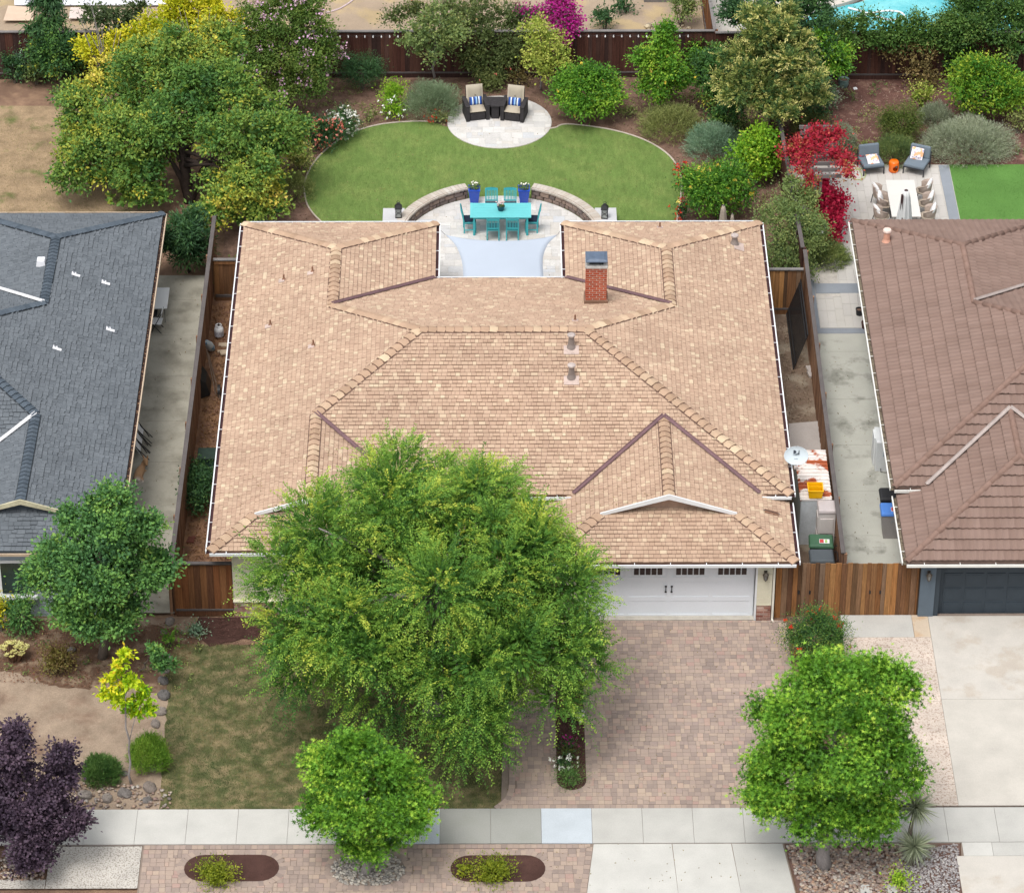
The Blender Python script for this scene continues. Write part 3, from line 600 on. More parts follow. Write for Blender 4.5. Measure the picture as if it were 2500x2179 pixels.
_a = at(2242, 1513); _b = at(2281, 1516)
pr_ = wallbox(7.28, 7.72, -1.08, -.63, 0, 2.2, m_slate, rh, 'pier'); lantern(pr_, 7.5, -1.1, 1.66)
wallbox(7.72, 7.86, -1.04, -.63, 0, 2.2, m_slated, rh, 'door_frame'); wallbox(7.28, 14, -1.06, -.64, 2.201, 2.24, m_slated, rh, 'door_header')
g2 = wallbox(7.861, 12.8, -.86, -.63, 0, 2.2, m_slated, rh, 'garage_door')
for zi in range(4):
    for xi in range(8):
        for hh in (.1, .0): pass
        obj('door_panel', MB().box((7.95+.31+xi*.62, -.868, .27+zi*.53), (.52, .02, .42)).box((7.95+.31+xi*.62, -.874, .27+zi*.53), (.42, .022, .32)), m_slated, g2)
x, y, z, F = roofpt(2164, 592, ['right'], RH)
v = obj('roof_vent', MB().lathe([(.16, .0), (.13, .08), (.105, .14), (.105, .4), (.11, .4)], (x, y, z), 16), mat('salmon', lin('#e0a890', .75), .5, .1), rh); obj('cap', MB().lathe([(.13, .41), (.14, .45), (.125, .5), (.02, .51)], (x, y, z), 16), mat('salmon_pale', lin('#f0d8cc', .8), .5), v)
x, y, z, F = roofpt(2328, 631, ['back_right'], RH); 
x, y = at(2328, 635, 2.65); obj('vent_pipe', MB().tube([(x, y-.3, 2.6), (x, y-.3, 2.95)], .035, 8), m_vb, rh)
# ------------------------------------------------------------------ ground, paving
def box2(x0, x1, y0, y1): return [(x0, y0), (x1, y0), (x1, y1), (x0, y1)]
def sheet(name, poly, z, m): return struct(name, MB().sheet(ccw(poly), z), m)
m_soil = mat('soil', lin('#8f7361', .62), 1, .13, 1.2, 45, .6, .1, c2=lin('#a98a72', .62), c2s=1.6, c2r=(.45, .62))
m_mulch = mat('mulch', lin('#856b5c', .62), 1, .26, 2, 38, .8, .1, c2=lin('#96786a', .62), c2s=3, c2r=(.45, .65))
m_mulchd = mat('mulch_dark', lin('#5c433d', .62), 1, .2, 2, 60, .6, .1)
m_dry = mat('dry_grass', lin('#b0987a', .62), 1, .2, 1.6, 30, .6, .1, c2=lin('#7c8450', .55), c2s=.7, c2r=(.54, .66))
m_lawn = mat('front_lawn', lin('#646945', .6), 1, .22, 3.2, 40, .6, .1, c2=lin('#9c8c6a', .62), c2s=2.2, c2r=(.42, .66))
m_turf = mat('turf', lin('#78924e', .6), .95, .13, 3.2, 20, .5, .1, stretch=(2.0, .6, 1), c2=lin('#8a9c58', .6), c2s=1.1, c2r=(.45, .7))
m_turf2 = mat('turf_bright', lin('#6c9a4e', .58), .95, .1, .8, 55, .5, .1)
m_dirt2 = mat('pale_dirt', lin('#b8a48e', .64), 1, .1, .8, 30, .4, .1, c2=lin('#c9b28c', .62), c2s=.7)
m_agg = mat('aggregate', lin('#d5cfc6', .66), .95, .12, 1, 30, .4, c2=lin('#a39a90', .62), c2s=22, c2r=(.5, .6))
m_agg2 = mat('aggregate_pink', lin('#dccdbf', .68), .95, .12, 1, 30, .4, c2=lin('#b39c8d', .62), c2s=20, c2r=(.52, .62))
def conc(n, h, **k): return mat(n, lin(h, .68), .9, k.pop('var', .06), k.pop('sc', 1.3), 30, .1, .2, **k)
c_lt, c_mid, c_grey, c_blue = conc('conc_light', '#d3d1cb'), conc('conc_mid', '#c9c7c1'), conc('conc_grey2', '#b0b0aa', c2=lin('#a0a19a', .68), c2s=1.3, c2r=(.4, .7)), conc('conc_blue', '#ccd4db')
c_side = conc('conc_side', '#b6b1a2', var=.06, c2=lin('#8f8a7c', .68), c2s=1.2, c2r=(.45, .7)); c_side2 = conc('conc_side2', '#c6c5ba', var=.05, c2=lin('#85857a', .68), c2s=1.1, c2r=(.54, .72)); c_warm = conc('conc_warm', '#d3cdc4', c2=lin('#c9bfb2', .68), c2s=.8)
struct('ground', MB().sheet(box2(-400, 400, -300, 500), 0), m_soil)
GZ = [.004]
def smooth0(P):
    for _ in range(2): P = [p for i in range(len(P)) for a, b in ((P[i], P[(i+1) % len(P)]),) for p in ((a[0]*.75+b[0]*.25, a[1]*.75+b[1]*.25), (a[0]*.25+b[0]*.75, a[1]*.25+b[1]*.75))]
    return P
def nz(): GZ[0] += .004; return GZ[0]
sheet('rear_yard_dirt', box2(-45, 3.1, 31.3, 60), nz(), m_dirt2)
sheet('rear_yard_deck', box2(3.1, 40, 31.3, 60), nz(), c_warm)
sheet('dry_lawn', ragged([(-45, 17), (-16.4, 17), (-16.2, 20), (-17, 24), (-18.5, 27.5), (-20.5, 29.2), (-45, 29.4)], .12), nz(), m_dry)
sheet('dirt_yard', [(-45, -9.5), (-13.6, -9.5), (-13.6, -.9), (-45, -.9)], nz(), mat('dirt_front', lin('#ae9a86', .64), 1, .16, 1.4, 32, .6, .1, c2=lin('#8f7564', .62), c2s=.8, c2r=(.5, .7)))
sheet('planting_bed', ragged(smooth0([(-25, -1), (-13.6, -1), (-13.5, -3.6), (-14.4, -4.6), (-15.6, -4.0), (-17.4, -4.3), (-19, -3.2), (-25, -2.8)]), .1, .15), nz(), mat('bed_red', lin('#7d6352', .6), 1, .22, 1.9, 40, .6, .1, c2=lin('#a38c76', .62), c2s=1.4))
LAWN = ragged([at(*p) for p in ((388, 1978), (396, 1900), (402, 1800), (408, 1700), (418, 1610), (432, 1572))]+[(-12.4, -2.2), (-4.75, -2.2), (-4.6, -8.6), (-4.72, -9.2), (-5.0, -9.5)], .05, .25)
sheet('front_lawn', LAWN, nz(), m_lawn)
mb_ = ragged([(-13.7, -.9), (-5, -.9), (-5, -2.6)]+[(x, -2.15-.25*math.sin(x*1.1)) for x in np.arange(-6, -12.6, -.4)]+[(-13.3, -2.3), (-13.8, -1.6)], .05, .2)
sheet('front_mulch_bed', mb_, nz(), m_mulchd)
sheet('side_yard', box2(-14.4, -12.6, -.85, 17), nz(), mat('side_chips', lin('#96735e', .62), 1, .16, 1.3, 40, .6, .1, c2=lin('#b08868', .62), c2s=2.2, c2r=(.45, .6)))
sheet('side_yard', box2(3.05, 5.1, -.85, 15.4), nz(), mat('side_dirt', lin('#8c7868', .62), 1, .16, 1.3, 40, .6, .1, c2=lin('#a89a88', .62), c2s=1.1, c2r=(.5, .62)))
sheet('backyard_bed', [(-14.2, 16.5), (-12, 17), (4.9, 17), (4.9, 31.2), (-14.2, 31.2)], nz(), m_mulch)
sheet('neighbour_bed', box2(5.2, 30, 24.6, 31.0), nz(), mat('bed_wine', lin('#7b5a52', .62), 1, .16, 1.5, 45, .6, .1, c2=lin('#a08070', .62), c2s=2.4, c2r=(.52, .66)))
sheet('neighbour_bed', box2(5.2, 6.4, 16, 24.61), nz(), m_mulch)
sheet('kerb_bed', [(3.45, -.95), (5.05, -.95), (5.1, -9.5), (3.45, -9.5)], nz(), m_mulch)
# lawn of artificial turf with pale edging
LP = [(800, 560), (757, 520), (741, 480), (746, 430), (785, 375), (850, 330), (915, 309), (985, 301), (1060, 300), (1100, 320), (1350, 322), (1372, 305), (1440, 312), (1500, 322), (1556, 338), (1600, 358), (1637, 385), (1655, 412), (1666, 450), (1660, 500), (1650, 560)]
def smooth(P, it=3):
    for _ in range(it):
        Q = [P[0]]
        for i in range(len(P)-1): a, b = P[i], P[i+1]; Q += [(a[0]*.75+b[0]*.25, a[1]*.75+b[1]*.25), (a[0]*.25+b[0]*.75, a[1]*.25+b[1]*.75)]
        P = Q+[P[-1]]
    return P
LW = smooth([at(*p) for p in LP]); turf_z = nz()+.006
sheet('turf_lawn', LW+[(2.0, 17.0), (-11.2, 17.0)], turf_z, m_turf)
for seg in (LW[2:68], LW[84:-2]):
    mb = MB(); mb.tube([(x, y, turf_z+.01) for x, y in seg], .03, 5); obj('lawn_edging', mb, conc('edging', '#cdbfb2'), kind='structure')
# stone paving made of separate pieces
def pieces(root, cells, cvx, z, h, gap, mats, name='paver', nparts=300, excl=None, order=None, bevel=0):
    """cells: plan rectangles (x0,x1,y0,y1). clipped to the convex parts; 300 largest in view as objects"""
    cand = []; mb = MB()
    for c in cells:
        q = box2(c[0]+gap/2, c[1]-gap/2, c[2]+gap/2, c[3]-gap/2); mx, my = (c[0]+c[1])/2, (c[2]+c[3])/2
        if excl and excl(mx, my): continue
        full = False
        for cq in cvx:
            p = clip(q, cq)
            if not p or area(p) < 1e-3: continue
            if abs(area(p)-area(q)) < 1e-6: full = True; break
            hz = random.uniform(0, .003); mb.prism(p, z-.01, z+h+hz, random.random()*.98+.01)
        if full: cand.append((-(c[1]-c[0])*(c[3]-c[2])*ppm(mx, my)**2*(1 if not order else order(mx, my)), c))
    cand.sort(key=lambda t: t[0]); cache = {}
    for i, (_, c) in enumerate(cand):
        w, d = c[1]-c[0]-gap, c[3]-c[2]-gap; hz = random.uniform(0, .003)
        if i < nparts:
            k = (round(w, 3), round(d, 3))
            if k not in cache:
                e = min(.006, w*.1); b = MB(); hh = h/2+.005
                q0 = [(-w/2, -d/2), (w/2, -d/2), (w/2, d/2), (-w/2, d/2)]; q1 = [(x*(1-2*e/w), y*(1-2*e/d)) for x, y in q0]
                b.add([(x, y, -hh) for x, y in q0]+[(x, y, hh-.004) for x, y in q0]+[(x, y, hh) for x, y in q1], [(4+j, 4+(j+1) % 4, 8+(j+1) % 4, 8+j) for j in range(4)]+[(j, (j+1) % 4, 4+(j+1) % 4, 4+j) for j in range(4)]+[(8, 9, 10, 11)]); cache[k] = b.mesh(name, mats[0])
            link(name, cache[k], root, ((c[0]+c[1])/2, (c[2]+c[3])/2, z-.01+(h+.01)/2+hz))
        else: mb.prism(box2(c[0]+gap/2, c[1]-gap/2, c[2]+gap/2, c[3]-gap/2), z-.01, z+h+hz, random.random()*.98+.01)
    if mb.f: obj(name+'s', mb, mats[1], root, kind='stuff')
def paverlay(x0, x1, y0, y1, u=.056):
    out = []; y = y0
    while y < y1:
        x = x0-random.random()*.1; H = 6*u
        while x < x1:
            w = random.choice((2, 3, 3, 3, 4))*u; t = random.random()
            if t < .62: out += [(x, x+w, y, y+3*u), (x, x+w, y+3*u, y+H)]
            elif t < .72: out += [(x, x+w, y, y+4*u), (x, x+w, y+4*u, y+H)]
            elif t < .82: out += [(x, x+w, y, y+2*u), (x, x+w, y+2*u, y+H)]
            else: w2 = 3*u if w < 3*u else w; out += [(x, x+w2, y, y+3*u), (x, x+w2, y+3*u, y+H)]; w = w2
            x += w
        y += H
    return out
PV = [lin(c, .64) for c in ('#a5948b', '#b09e93', '#bba79a', '#c3ae9e', '#b3a097', '#cbb6a3', '#be9f95')]
pv_o = mat('paver_obj', None, .9, .06, .6, 45, .3, .15, rnd=PV); pv_a = mat('paver_attr', None, .9, .06, .6, 45, .3, .15, rnd=PV, rsrc='attr')
m_joint = mat('joint_sand', lin('#9c8c80', .64), 1, .1)
dvz = nz()
# driveway and front walk
drv = struct('driveway', MB().sheet([(-4.9, -9.52), (3.45, -9.52), (3.45, -1.18), (-4.75, -1.18)], dvz), m_joint)
ISL = (-3.36, -2.55, -8.75, -4.0)   # island bed x0,x1,y0,y1
def in_isl(x, y, m=0.): cx = (ISL[0]+ISL[1])/2; r = (ISL[1]-ISL[0])/2+m; return abs(x-cx) < r and y < ISL[3] and (y > ISL[2]+r or (x-cx)**2+(y-ISL[2]-(ISL[1]-ISL[0])/2)**2 < r*r)
lcurve = smooth([(-4.75, -1.2), (-4.62, -8.3), (-4.72, -9.1), (-5.1, -9.5)], 3)
def left_of_walk(x, y): return inpoly(x, y, [(-8, -1)]+[(-4.75+.13, -1.2), (-4.5, -8.4), (-4.6, -9.0), (-4.95, -9.36), (-8, -9.36)])
pieces(drv, paverlay(-4.95, 3.45, -9.35, -1.19), [box2(-5.2, 3.45, -9.36, -1.19)], dvz, .02, .008, (pv_o, pv_a), order=lambda x, y: 2 if (x > -2.3 and x < 2.9) else .5,
       excl=lambda x, y: in_isl(x, y, .1) or left_of_walk(x, y))
def soldier(root, path, w, L, z, m, name='border_paver', h=.024, closed=False):
    """a course of pavers laid along a path (objects sharing one mesh)"""
    me = MB().box((0, 0, h/2), (L-.008, w, h)).mesh(name, m); acc = 0.; pts = [Vector((*p, 0)) for p in path]
    if closed: pts.append(pts[0])
    seg = []; tot = sum((pts[i+1]-pts[i]).length for i in range(len(pts)-1)); n = max(1, int(round(tot/L))); step = tot/n; t = step/2; i = 0; a = 0.
    for k in range(n):
        s = step*(k+.5)
        while i < len(pts)-2 and a+(pts[i+1]-pts[i]).length < s: a += (pts[i+1]-pts[i]).length; i += 1
        d = (pts[i+1]-pts[i]).normalized(); p = pts[i]+d*(s-a); o = link(name, me, root, (p.x, p.y, z), (0, 0, math.atan2(d.y, d.x)))
pv_b = mat('paver_border', None, .9, .06, .6, 45, .3, .15, rnd=PV[:5])
soldier(drv, [(-4.9, -9.44), (3.45, -9.44)], .15, .15, dvz, pv_b)
isl_path = [(ISL[1]+.08, ISL[3]), (ISL[1]+.08, ISL[2]+.42)]+circle((ISL[0]+ISL[1])/2, ISL[2]+.405, .405+.08, n=16, a0=0, a1=-math.pi)+[(ISL[0]-.08, ISL[2]+.42), (ISL[0]-.08, ISL[3])]
soldier(drv, isl_path, .17, .16, dvz, pv_b); soldier(drv, [(x+.06, y) for x, y in lcurve], .17, .16, dvz, pv_b); soldier(drv, [(ISL[1]+.25, ISL[3]), (ISL[1]+.25, ISL[2]+.5)], .15, .16, dvz, pv_b)
isz = nz()+.02
sheet('island_bed', [(ISL[0], ISL[3]), (ISL[0], ISL[2]+.4)]+circle((ISL[0]+ISL[1])/2, ISL[2]+.405, .405, n=14, a0=math.pi, a1=2*math.pi)+[(ISL[1], ISL[3])], isz, m_mulchd)
# sidewalk slabs
sw = struct('sidewalk', MB().sheet(box2(-45, 45, -10.98, -9.5), nz()), m_joint)
X0 = at(1445, 2020)[0]; bands = [1070, 1195, 1323, 1445]
def slab(root, x0, x1, y0, y1, z, m, h=.03, name='slab', g=.009): obj(name, MB().prism(box2(x0+g/2, x1-g/2, y0+g/2, y1-g/2), z, z+h), m, root)
for i in range(-16, 16):
    x0 = X0+i*1.372; m = {-1: c_blue, -2: c_grey, -3: c_grey, -4: c_blue}.get(i, c_lt if i < -4 else c_mid if i < 4 else conc('conc_mid2', '#c8c6c0'))
    if i >= 4: m = MATS['conc_mid2']
    slab(sw, x0, x0+1.372, -10.96, -9.53, GZ[0], m)
# kerb strip: pavers with planting ovals
kz = nz()
ks = struct('verge_paving', MB().sheet(box2(-14.55, -2.45, -16, -10.99), kz), m_joint)
OV = [(-12.1, -11.92, 1.27, .53), (-4.99, -11.97, 1.27, .53), (-8.45, -12.0, .98, .62)]
def stadium(cx, cy, hx, r, n=12): return circle(cx+hx-r, cy, r, n=n, a0=-math.pi/2, a1=math.pi/2)+circle(cx-hx+r, cy, r, n=n, a0=math.pi/2, a1=1.5*math.pi)
def inst(x, y, o, m): 
    cx, cy, hx, r = o; dx = max(0, abs(x-cx)-(hx-r)); return dx*dx+(y-cy)**2 < (r+m)**2
pieces(ks, paverlay(-14.5, -2.6, -14.2, -11.18), [ccw([(-14.5, -14), (-2.9, -14), (-2.62, -11.17), (-14.5, -11.17)])], kz, .02, .008, (pv_o, pv_a), excl=lambda x, y: any(inst(x, y, o, .12) for o in OV))
soldier(ks, [(-14.5, -11.08), (-2.5, -11.08)], .15, .16, kz, pv_b); soldier(ks, [(-2.52, -11.1), (-2.85, -14)], .16, .18, kz, pv_b); soldier(ks, [(-2.7, -11.15), (-3.02, -14)], .16, .18, kz, pv_b)
for o in OV:
    soldier(ks, stadium(o[0], o[1], o[2]+.1, o[3]+.1), .2, .15, kz, pv_b, closed=True)
ovz = nz()+.022
for i, o in enumerate(OV): sheet('oval_bed', stadium(*o), ovz+i*.001, m_mulchd if i < 2 else m_joint)
agz = nz()
sheet('exposed_aggregate_slab', box2(-17.0, -14.56, -12.7, -11.02), agz, m_agg); sheet('exposed_aggregate_slab', box2(-45, -17.02, -12.7, -12.35), agz, m_agg); sheet('exposed_aggregate_slab', box2(-18.2, -17.02, -11.5, -11.02), agz, m_agg)
ap = struct('driveway_apron', MB().sheet(ccw([(-2.45, -10.99), (2.72, -10.99), (3.2, -16), (-2.9, -16)]), nz()), m_joint)
for x0, x1, m in ((-2.42, -.3, c_lt), (-.3, 1.3, c_lt), (1.3, 2.68, c_mid)): obj('slab', MB().prism(ccw([(x0+.01, -11.0), (x1-.01, -11.0), (x1+.3*(x1+2.42)/5, -14), (x0+(.3*(x0+2.42)/5 if x0 > -2 else -.33), -14)]), GZ[0], GZ[0]+.012), m, ap)
sheet('pebble_bed', [(2.72, -11.0), (7.46, -11.0), (7.2, -14), (3.1, -14)], nz(), mat('pebble_soil', lin('#7d6258', .6), 1, .2, 3, 50, .4))
rd = struct('neighbour_driveway', MB().sheet(box2(5.0, 40, -9.49, -.9), nz()), m_joint); rz_ = GZ[0]
for x0, x1, ys in ((7.58, 12.0, (-1.05, -4.9, -9.48)), (12.0, 16.4, (-1.05, -4.9, -9.48))):
    for y1, y0 in zip(ys, ys[1:]): slab(rd, x0, x1, y0, y1, rz_, c_warm if y1 > -3 else conc('conc_warm2', '#d2ccc2'))
slab(rd, 5.02, 7.1, -2.05, -1.0, rz_, c_mid); slab(rd, 7.1, 7.58, -2.05, -1.0, rz_, conc('conc_stain', '#d6c4ae', c2=lin('#cfae8a', .68)))
for y1, y0 in ((-2.05, -5), (-5, -8.6), (-8.6, -9.49)): slab(rd, 5.02, 7.58, y0, y1, rz_, m_agg2)
rap = struct('neighbour_apron', MB().sheet(ccw([(7.48, -10.99), (40, -10.99), (40, -16), (7.1, -16)]), nz()), m_joint)
slab(rap, 7.5, 8.3, -11.55, -11.0, GZ[0], c_lt); slab(rap, 8.3, 16, -11.55, -11.0, GZ[0], MATS['conc_mid2']); slab(rap, 7.3, 10, -14, -11.55, GZ[0], c_warm); slab(rap, 10, 16, -14, -11.55, GZ[0], MATS['conc_mid2'])
# side paths
lp = struct('side_path', MB().sheet(box2(-17, -14.4, -.8, 17.6), nz()), m_joint); ys = [17.6]+[at(450, py)[1] for py in (739, 826, 926, 1035, 1135)]+[.6, -.8]
for a, b in zip(ys, ys[1:]): slab(lp, -17, -14.42, b, a, GZ[0], c_side, h=.02)
rp = struct('side_path', MB().sheet(box2(5.16, 7.6, -.8, 13.95), nz()), m_joint); ys = [13.95]+[at(2080, py)[1] for py in (866, 982, 1094, 1207, 1315)]+[-.8]
for a, b in zip(ys, ys[1:]): slab(rp, 5.17, 7.6, b, a, GZ[0], c_side2, h=.02)
sp_ = struct('side_slab', MB().prism([at(*p) for p in ((1925, 1043), (1996, 1037), (2016, 1130), (1930, 1130))], GZ[0]+.004, GZ[0]+.04), conc('conc_pad', '#bfb6b0'))
# travertine
TV = [lin(c, .66) for c in ('#d2cfcc', '#e4e0dc', '#ece9e5', '#dcd5cd', '#dadce0')]
tv = (mat('trav_obj', None, .75, .05, 3.4, 14, .1, .3, rnd=TV), mat('trav_attr', None, .75, .05, 3.4, 14, .1, .3, rnd=TV, rsrc='attr'))
def travlay(x0, x1, y0, y1, u=.2):
    out = []; y = y0
    while y < y1:
        x = x0-random.random()*.4
        while x < x1:
            w = random.choice((1, 2, 2, 3))*u; t = random.random()
            if t < .5: out += [(x, x+w, y, y+2*u)]
            elif t < .75: out += [(x, x+w, y, y+u), (x, x+w, y+u, y+2*u)]
            else: out += [(x, x+w, y, y+u), (x, x+w/2, y+u, y+2*u), (x+w/2, x+w, y+u, y+2*u)]
            x += w
        y += 2*u
    return out
RP = (-4.84, 27.87, 1.87); m_grout = mat('grout', lin('#cfc8bf', .68), .9)
rpt = struct('round_patio', MB().prism(circle(*RP[:2], RP[2]), 0, turf_z+.012), m_grout); pieces(rpt, travlay(-6.9, -2.8, 25.9, 29.9), [circle(*RP[:2], RP[2]-.01)], turf_z+.012, .01, .006, tv, name='stone')
PC = (-4.85, 19.45); P_in, P_out = 3.33, 3.62
dp = struct('dining_patio', MB().prism(circle(*PC, P_in-.02, n=40, a0=0, a1=math.pi)+[(-8.18, 17.2), (-7.2, 17.2), (-7.2, 12.97), (-2.4, 12.97), (-2.4, 17.2), (-1.52, 17.2)], 0, turf_z+.01), m_grout)
pieces(dp, travlay(-8.3, -1.4, 13, 22.9), [circle(*PC, P_in-.03, n=40, a0=0, a1=math.pi), box2(-8.15, -1.55, 17.2, 19.45), box2(-7.15, -2.45, 13, 17.2)], turf_z+.01, .01, .006, tv, name='stone')
PZ = turf_z+.022
# neighbour's patio
CT = [lin(c, .68) for c in ('#cfcac4', '#d8d3cd', '#d3cec6')]; ct = (mat('ptile_obj', None, .85, .03, 1.5, 20, .1, .2, rnd=CT), mat('ptile_attr', None, .85, .03, 1.5, 20, .1, .2, rnd=CT, rsrc='attr'))
npz = nz(); npt = struct('neighbour_patio', MB().sheet(box2(5.2, 10.95, 13.7, 24.75), npz+.006), m_grout)
cells = []
for i in range(20):
    x = 5.62+i*.27; y = 14.3+random.choice((0, .3, .6))-1
    while y < 24.5: cells.append((x, x+.27, y, y+.72)); y += .72
pieces(npt, cells, [box2(5.62, 10.5, 14.3, 16.2), box2(6.4, 10.5, 16.2, 24.5)], npz+.006, .012, .006, ct, name='tile', nparts=300)
edge = conc('edge_blue', '#9aa0a8')
obj('edge_course', MB().prism(box2(5.2, 10.95, 13.98, 14.28), npz, npz+.02), edge, npt); obj('edge_course', MB().prism(box2(5.22, 5.6, 14.29, 17.2), npz, npz+.02), edge, npt); obj('edge_course', MB().prism(box2(10.52, 10.88, 14.29, 24.7), npz, npz+.02), edge, npt); obj('edge_course', MB().prism(box2(5.61, 7.1, 16.4, 17), npz, npz+.022), edge, npt)
sheet('neighbour_turf', box2(10.9, 30, 14, 24.75), npz+.012, m_turf2)
# pool behind the back fence
m_water, nt_, b_ = newmat('pool_water'); b_.inputs['Base Color'].default_value = (*lin('#5fc4cc', .8), 1); b_.inputs['Roughness'].default_value = .12; MATS['water'] = m_water
n_ = noise(nt_, 1.3, 3); r_ = ramp(nt_, [lin('#4fb9c4', .75), lin('#86d6da', .8)], [.35, .7]); nt_.links.new(n_.outputs[0], r_.inputs[0]); nt_.links.new(r_.outputs[0], b_.inputs['Base Color'])
pool = struct('pool_water', MB().sheet(smooth([(6.5, 32.2), (6.3, 34.5), (7.0, 36.2), (8.8, 36.6), (9.6, 37.6), (10.4, 40), (16, 42), (22, 36), (20, 32.2), (6.5, 32.2)], 2), npz+.03), m_water)
cop = MB()
_cp = smooth([(5.6, 35.6), (7.3, 36.0), (8.7, 36.7), (9.4, 37.8), (9.6, 39.5)], 3)
cop.prism(_cp+[(7.5, 39.5), (5.6, 37.6)], npz+.0, npz+.16); tag(obj('pool_coping', cop, conc('coping', '#ded6cc')), 'pale curved stone coping at the edge of the turquoise pool', 'pool edge')
hp = [(6.9, 34.1), (7.8, 34.9), (8.8, 35.6), (9.6, 36.0), (10.3, 35.9), (10.4, 35.3), (9.7, 35.2), (9.0, 35.8), (8.3, 36.2)]
tag(obj('pool_hose', MB().tube([(x, y, npz+.07) for x, y in smooth(hp, 3)], .04, 6), M_WHITE), 'white cleaner hose looping on the turquoise pool water', 'hose')
struct('street', MB().sheet(box2(-120, 120, -24, -14.3), nz()), mat('asphalt', lin('#5c5c5c', .6), .95, .1, 2, 60, .4))
struct('kerb', MB().prism(box2(-120, 120, -14.3, -14.1), 0, GZ[0]+.02), c_lt)
# ------------------------------------------------------------------ fences and gates
WOODC = dict(dark=['#54352e', '#644238', '#473431', '#6d4a3e', '#594440'], warm=['#8d5a3c', '#a06a44', '#74503a', '#b07a50', '#845a42', '#6d4a36'], gate=['#a0704a', '#bd8450', '#745440', '#c8925c', '#66503f', '#92643f', '#8a7462', '#aa7c54'], side=['#9a7258', '#aa8266', '#86604c', '#b48f74'])
def wood(k): return mat('wood_'+k, None, .85, .22, 1.6, 9, .3, .15, rnd=[lin(c, .62) for c in WOODC[k]], stretch=(14, 14, .8))
m_greyw = mat('grey_wood', lin('#8d8886', .62), .85, .1, 2, 20, .2); m_greyd = mat('grey_wood_dark', lin('#6b6462', .62), .85, .12, 2, 20, .2)
def fence(name, label, A, B, h, wk, cap=m_greyd, bw=.14, posts=2.4, side=1, cat='fence', capw=.13, kick=True, rail=False, ragged=0., nmax=300, trims=False, group=None):
    A, B = Vector((*A, 0)), Vector((*B, 0)); d = B-A; L = d.length; d.normalize(); nrm = Vector((-d.y, d.x, 0))*side; rz = math.atan2(d.y, d.x)
    root = thing(name, label, cat, tuple((A+B)/2), world=True, group=group); m = wood(wk); k = 0; x = 0.; cache = {}
    mb = MB().box(tuple((A+B)/2-nrm*.02+Vector((0, 0, h*.5))), (L, .012, h*.98), rz); obj('gap_shade_sheet', mb, m_greyd if False else mat('wood_shadow', lin('#2f2420', .6), .9), root)  # dark sheet added behind the boards, shade of the gaps put in its colour
    while x < L-.02:
        w = bw*random.uniform(.8, 1.25); w = min(w, L-x); w = round(w, 2) if w < L-x else w; hh = h-(.05 if kick else 0)+random.uniform(-1, 1)*ragged
        p = A+d*(x+w/2)+nrm*(.012 if k % 2 else .0); key = (round(w, 3))
        if key not in cache: cache[key] = MB().box((0, 0, .5), (w-.006, .02, 1)).mesh('board', m)
        o = link('board', cache[key], root, (p.x, p.y, .0), (0, 0, rz)); o.scale = (1, 1, hh); k += 1; x += w
    n = max(1, int(L/posts))
    for i in range(n+1):
        p = A+d*(L*i/n)-nrm*.07; obj('post', MB().box((p.x, p.y, h*.5), (.09, .09, h)), m, root)
    c = (A+B)/2
    if cap: obj('cap_rail', MB().box((c.x, c.y, h+.02), (L+.05, capw, .035), rz), cap, root)
    if kick: q = c+nrm*.03; obj('kickboard', MB().box((q.x, q.y, .12), (L, .03, .2), rz), m, root); obj('rail', MB().box((q.x+nrm.x*.005, q.y+nrm.y*.005, .25), (L, .045, .05), rz), m_greyd, root)
    if trims:
        for z in (.22, h-.1): q = c+nrm*.035; obj('rail', MB().box((q.x, q.y, z), (L, .035, .09), rz), m_greyd if z < 1 else m, root)
    return root
BF = fence('back_fence', 'long dark brown board fence with grey cap across the back of the yard', (-24.5, 31.2), (2.95, 31.2), 1.92, 'dark', cap=m_greyw, side=-1)
fence('back_fence', 'dark board fence with vines at the back of the right-hand yard', (3.0, 31.0), (17, 31.0), 1.95, 'dark', cap=m_greyw, side=-1)
fence('rear_fence', 'board fence with grey cap running away behind the back fence corner', (2.97, 31.3), (2.75, 40), 1.92, 'warm', cap=m_greyw, side=1)
fence('side_fence', 'weathered board fence between the slate house path and the tan house', (-14.42, -.75), (-14.36, 18.5), 1.85, 'side', cap=m_greyd, side=-1, posts=2.4, kick=False)
fence('side_fence', 'weathered board fence between the tan house and the brown tiled house', (5.08, -.3), (5.16, 16.3), 1.85, 'side', cap=m_greyd, side=1, kick=False)
fence('garden_fence', 'grey topped fence half hidden in trees between the two back gardens', (5.1, 16.5), (4.75, 30.9), 1.85, 'dark', cap=m_greyd, side=1, kick=False)
fence('cross_fence', 'short brown board fence closing the side yard left of the tan house', (-14.25, 16.2), (-13.0, 16.2), 1.6, 'gate', cap=m_greyw, side=-1, trims=True, kick=True)
fence('cross_fence', 'short brown board fence closing the side yard right of the tan house', (3.5, 15.3), (5.02, 15.3), 1.75, 'gate', cap=m_greyw, side=-1, kick=True)
fence('gate', 'brown side gate beside the left front wall of the tan house', (-14.35, -.8), (-12.68, -.8), 1.9, 'warm', cap=m_greyd, side=-1, cat='gate', bw=.17)
gt = fence('gate', 'wide gate of streaky brown and orange boards between the two garages', (3.1, -.95), (7.24, -.98), 1.98, 'gate', cap=None, side=-1, cat='gate', kick=False, ragged=.02)
for x in (3.78, 4.1, 5.85, 6.15): obj('hinge', MB().box((x, -.985, .95), (.05, .02, .12)), m_black, gt)
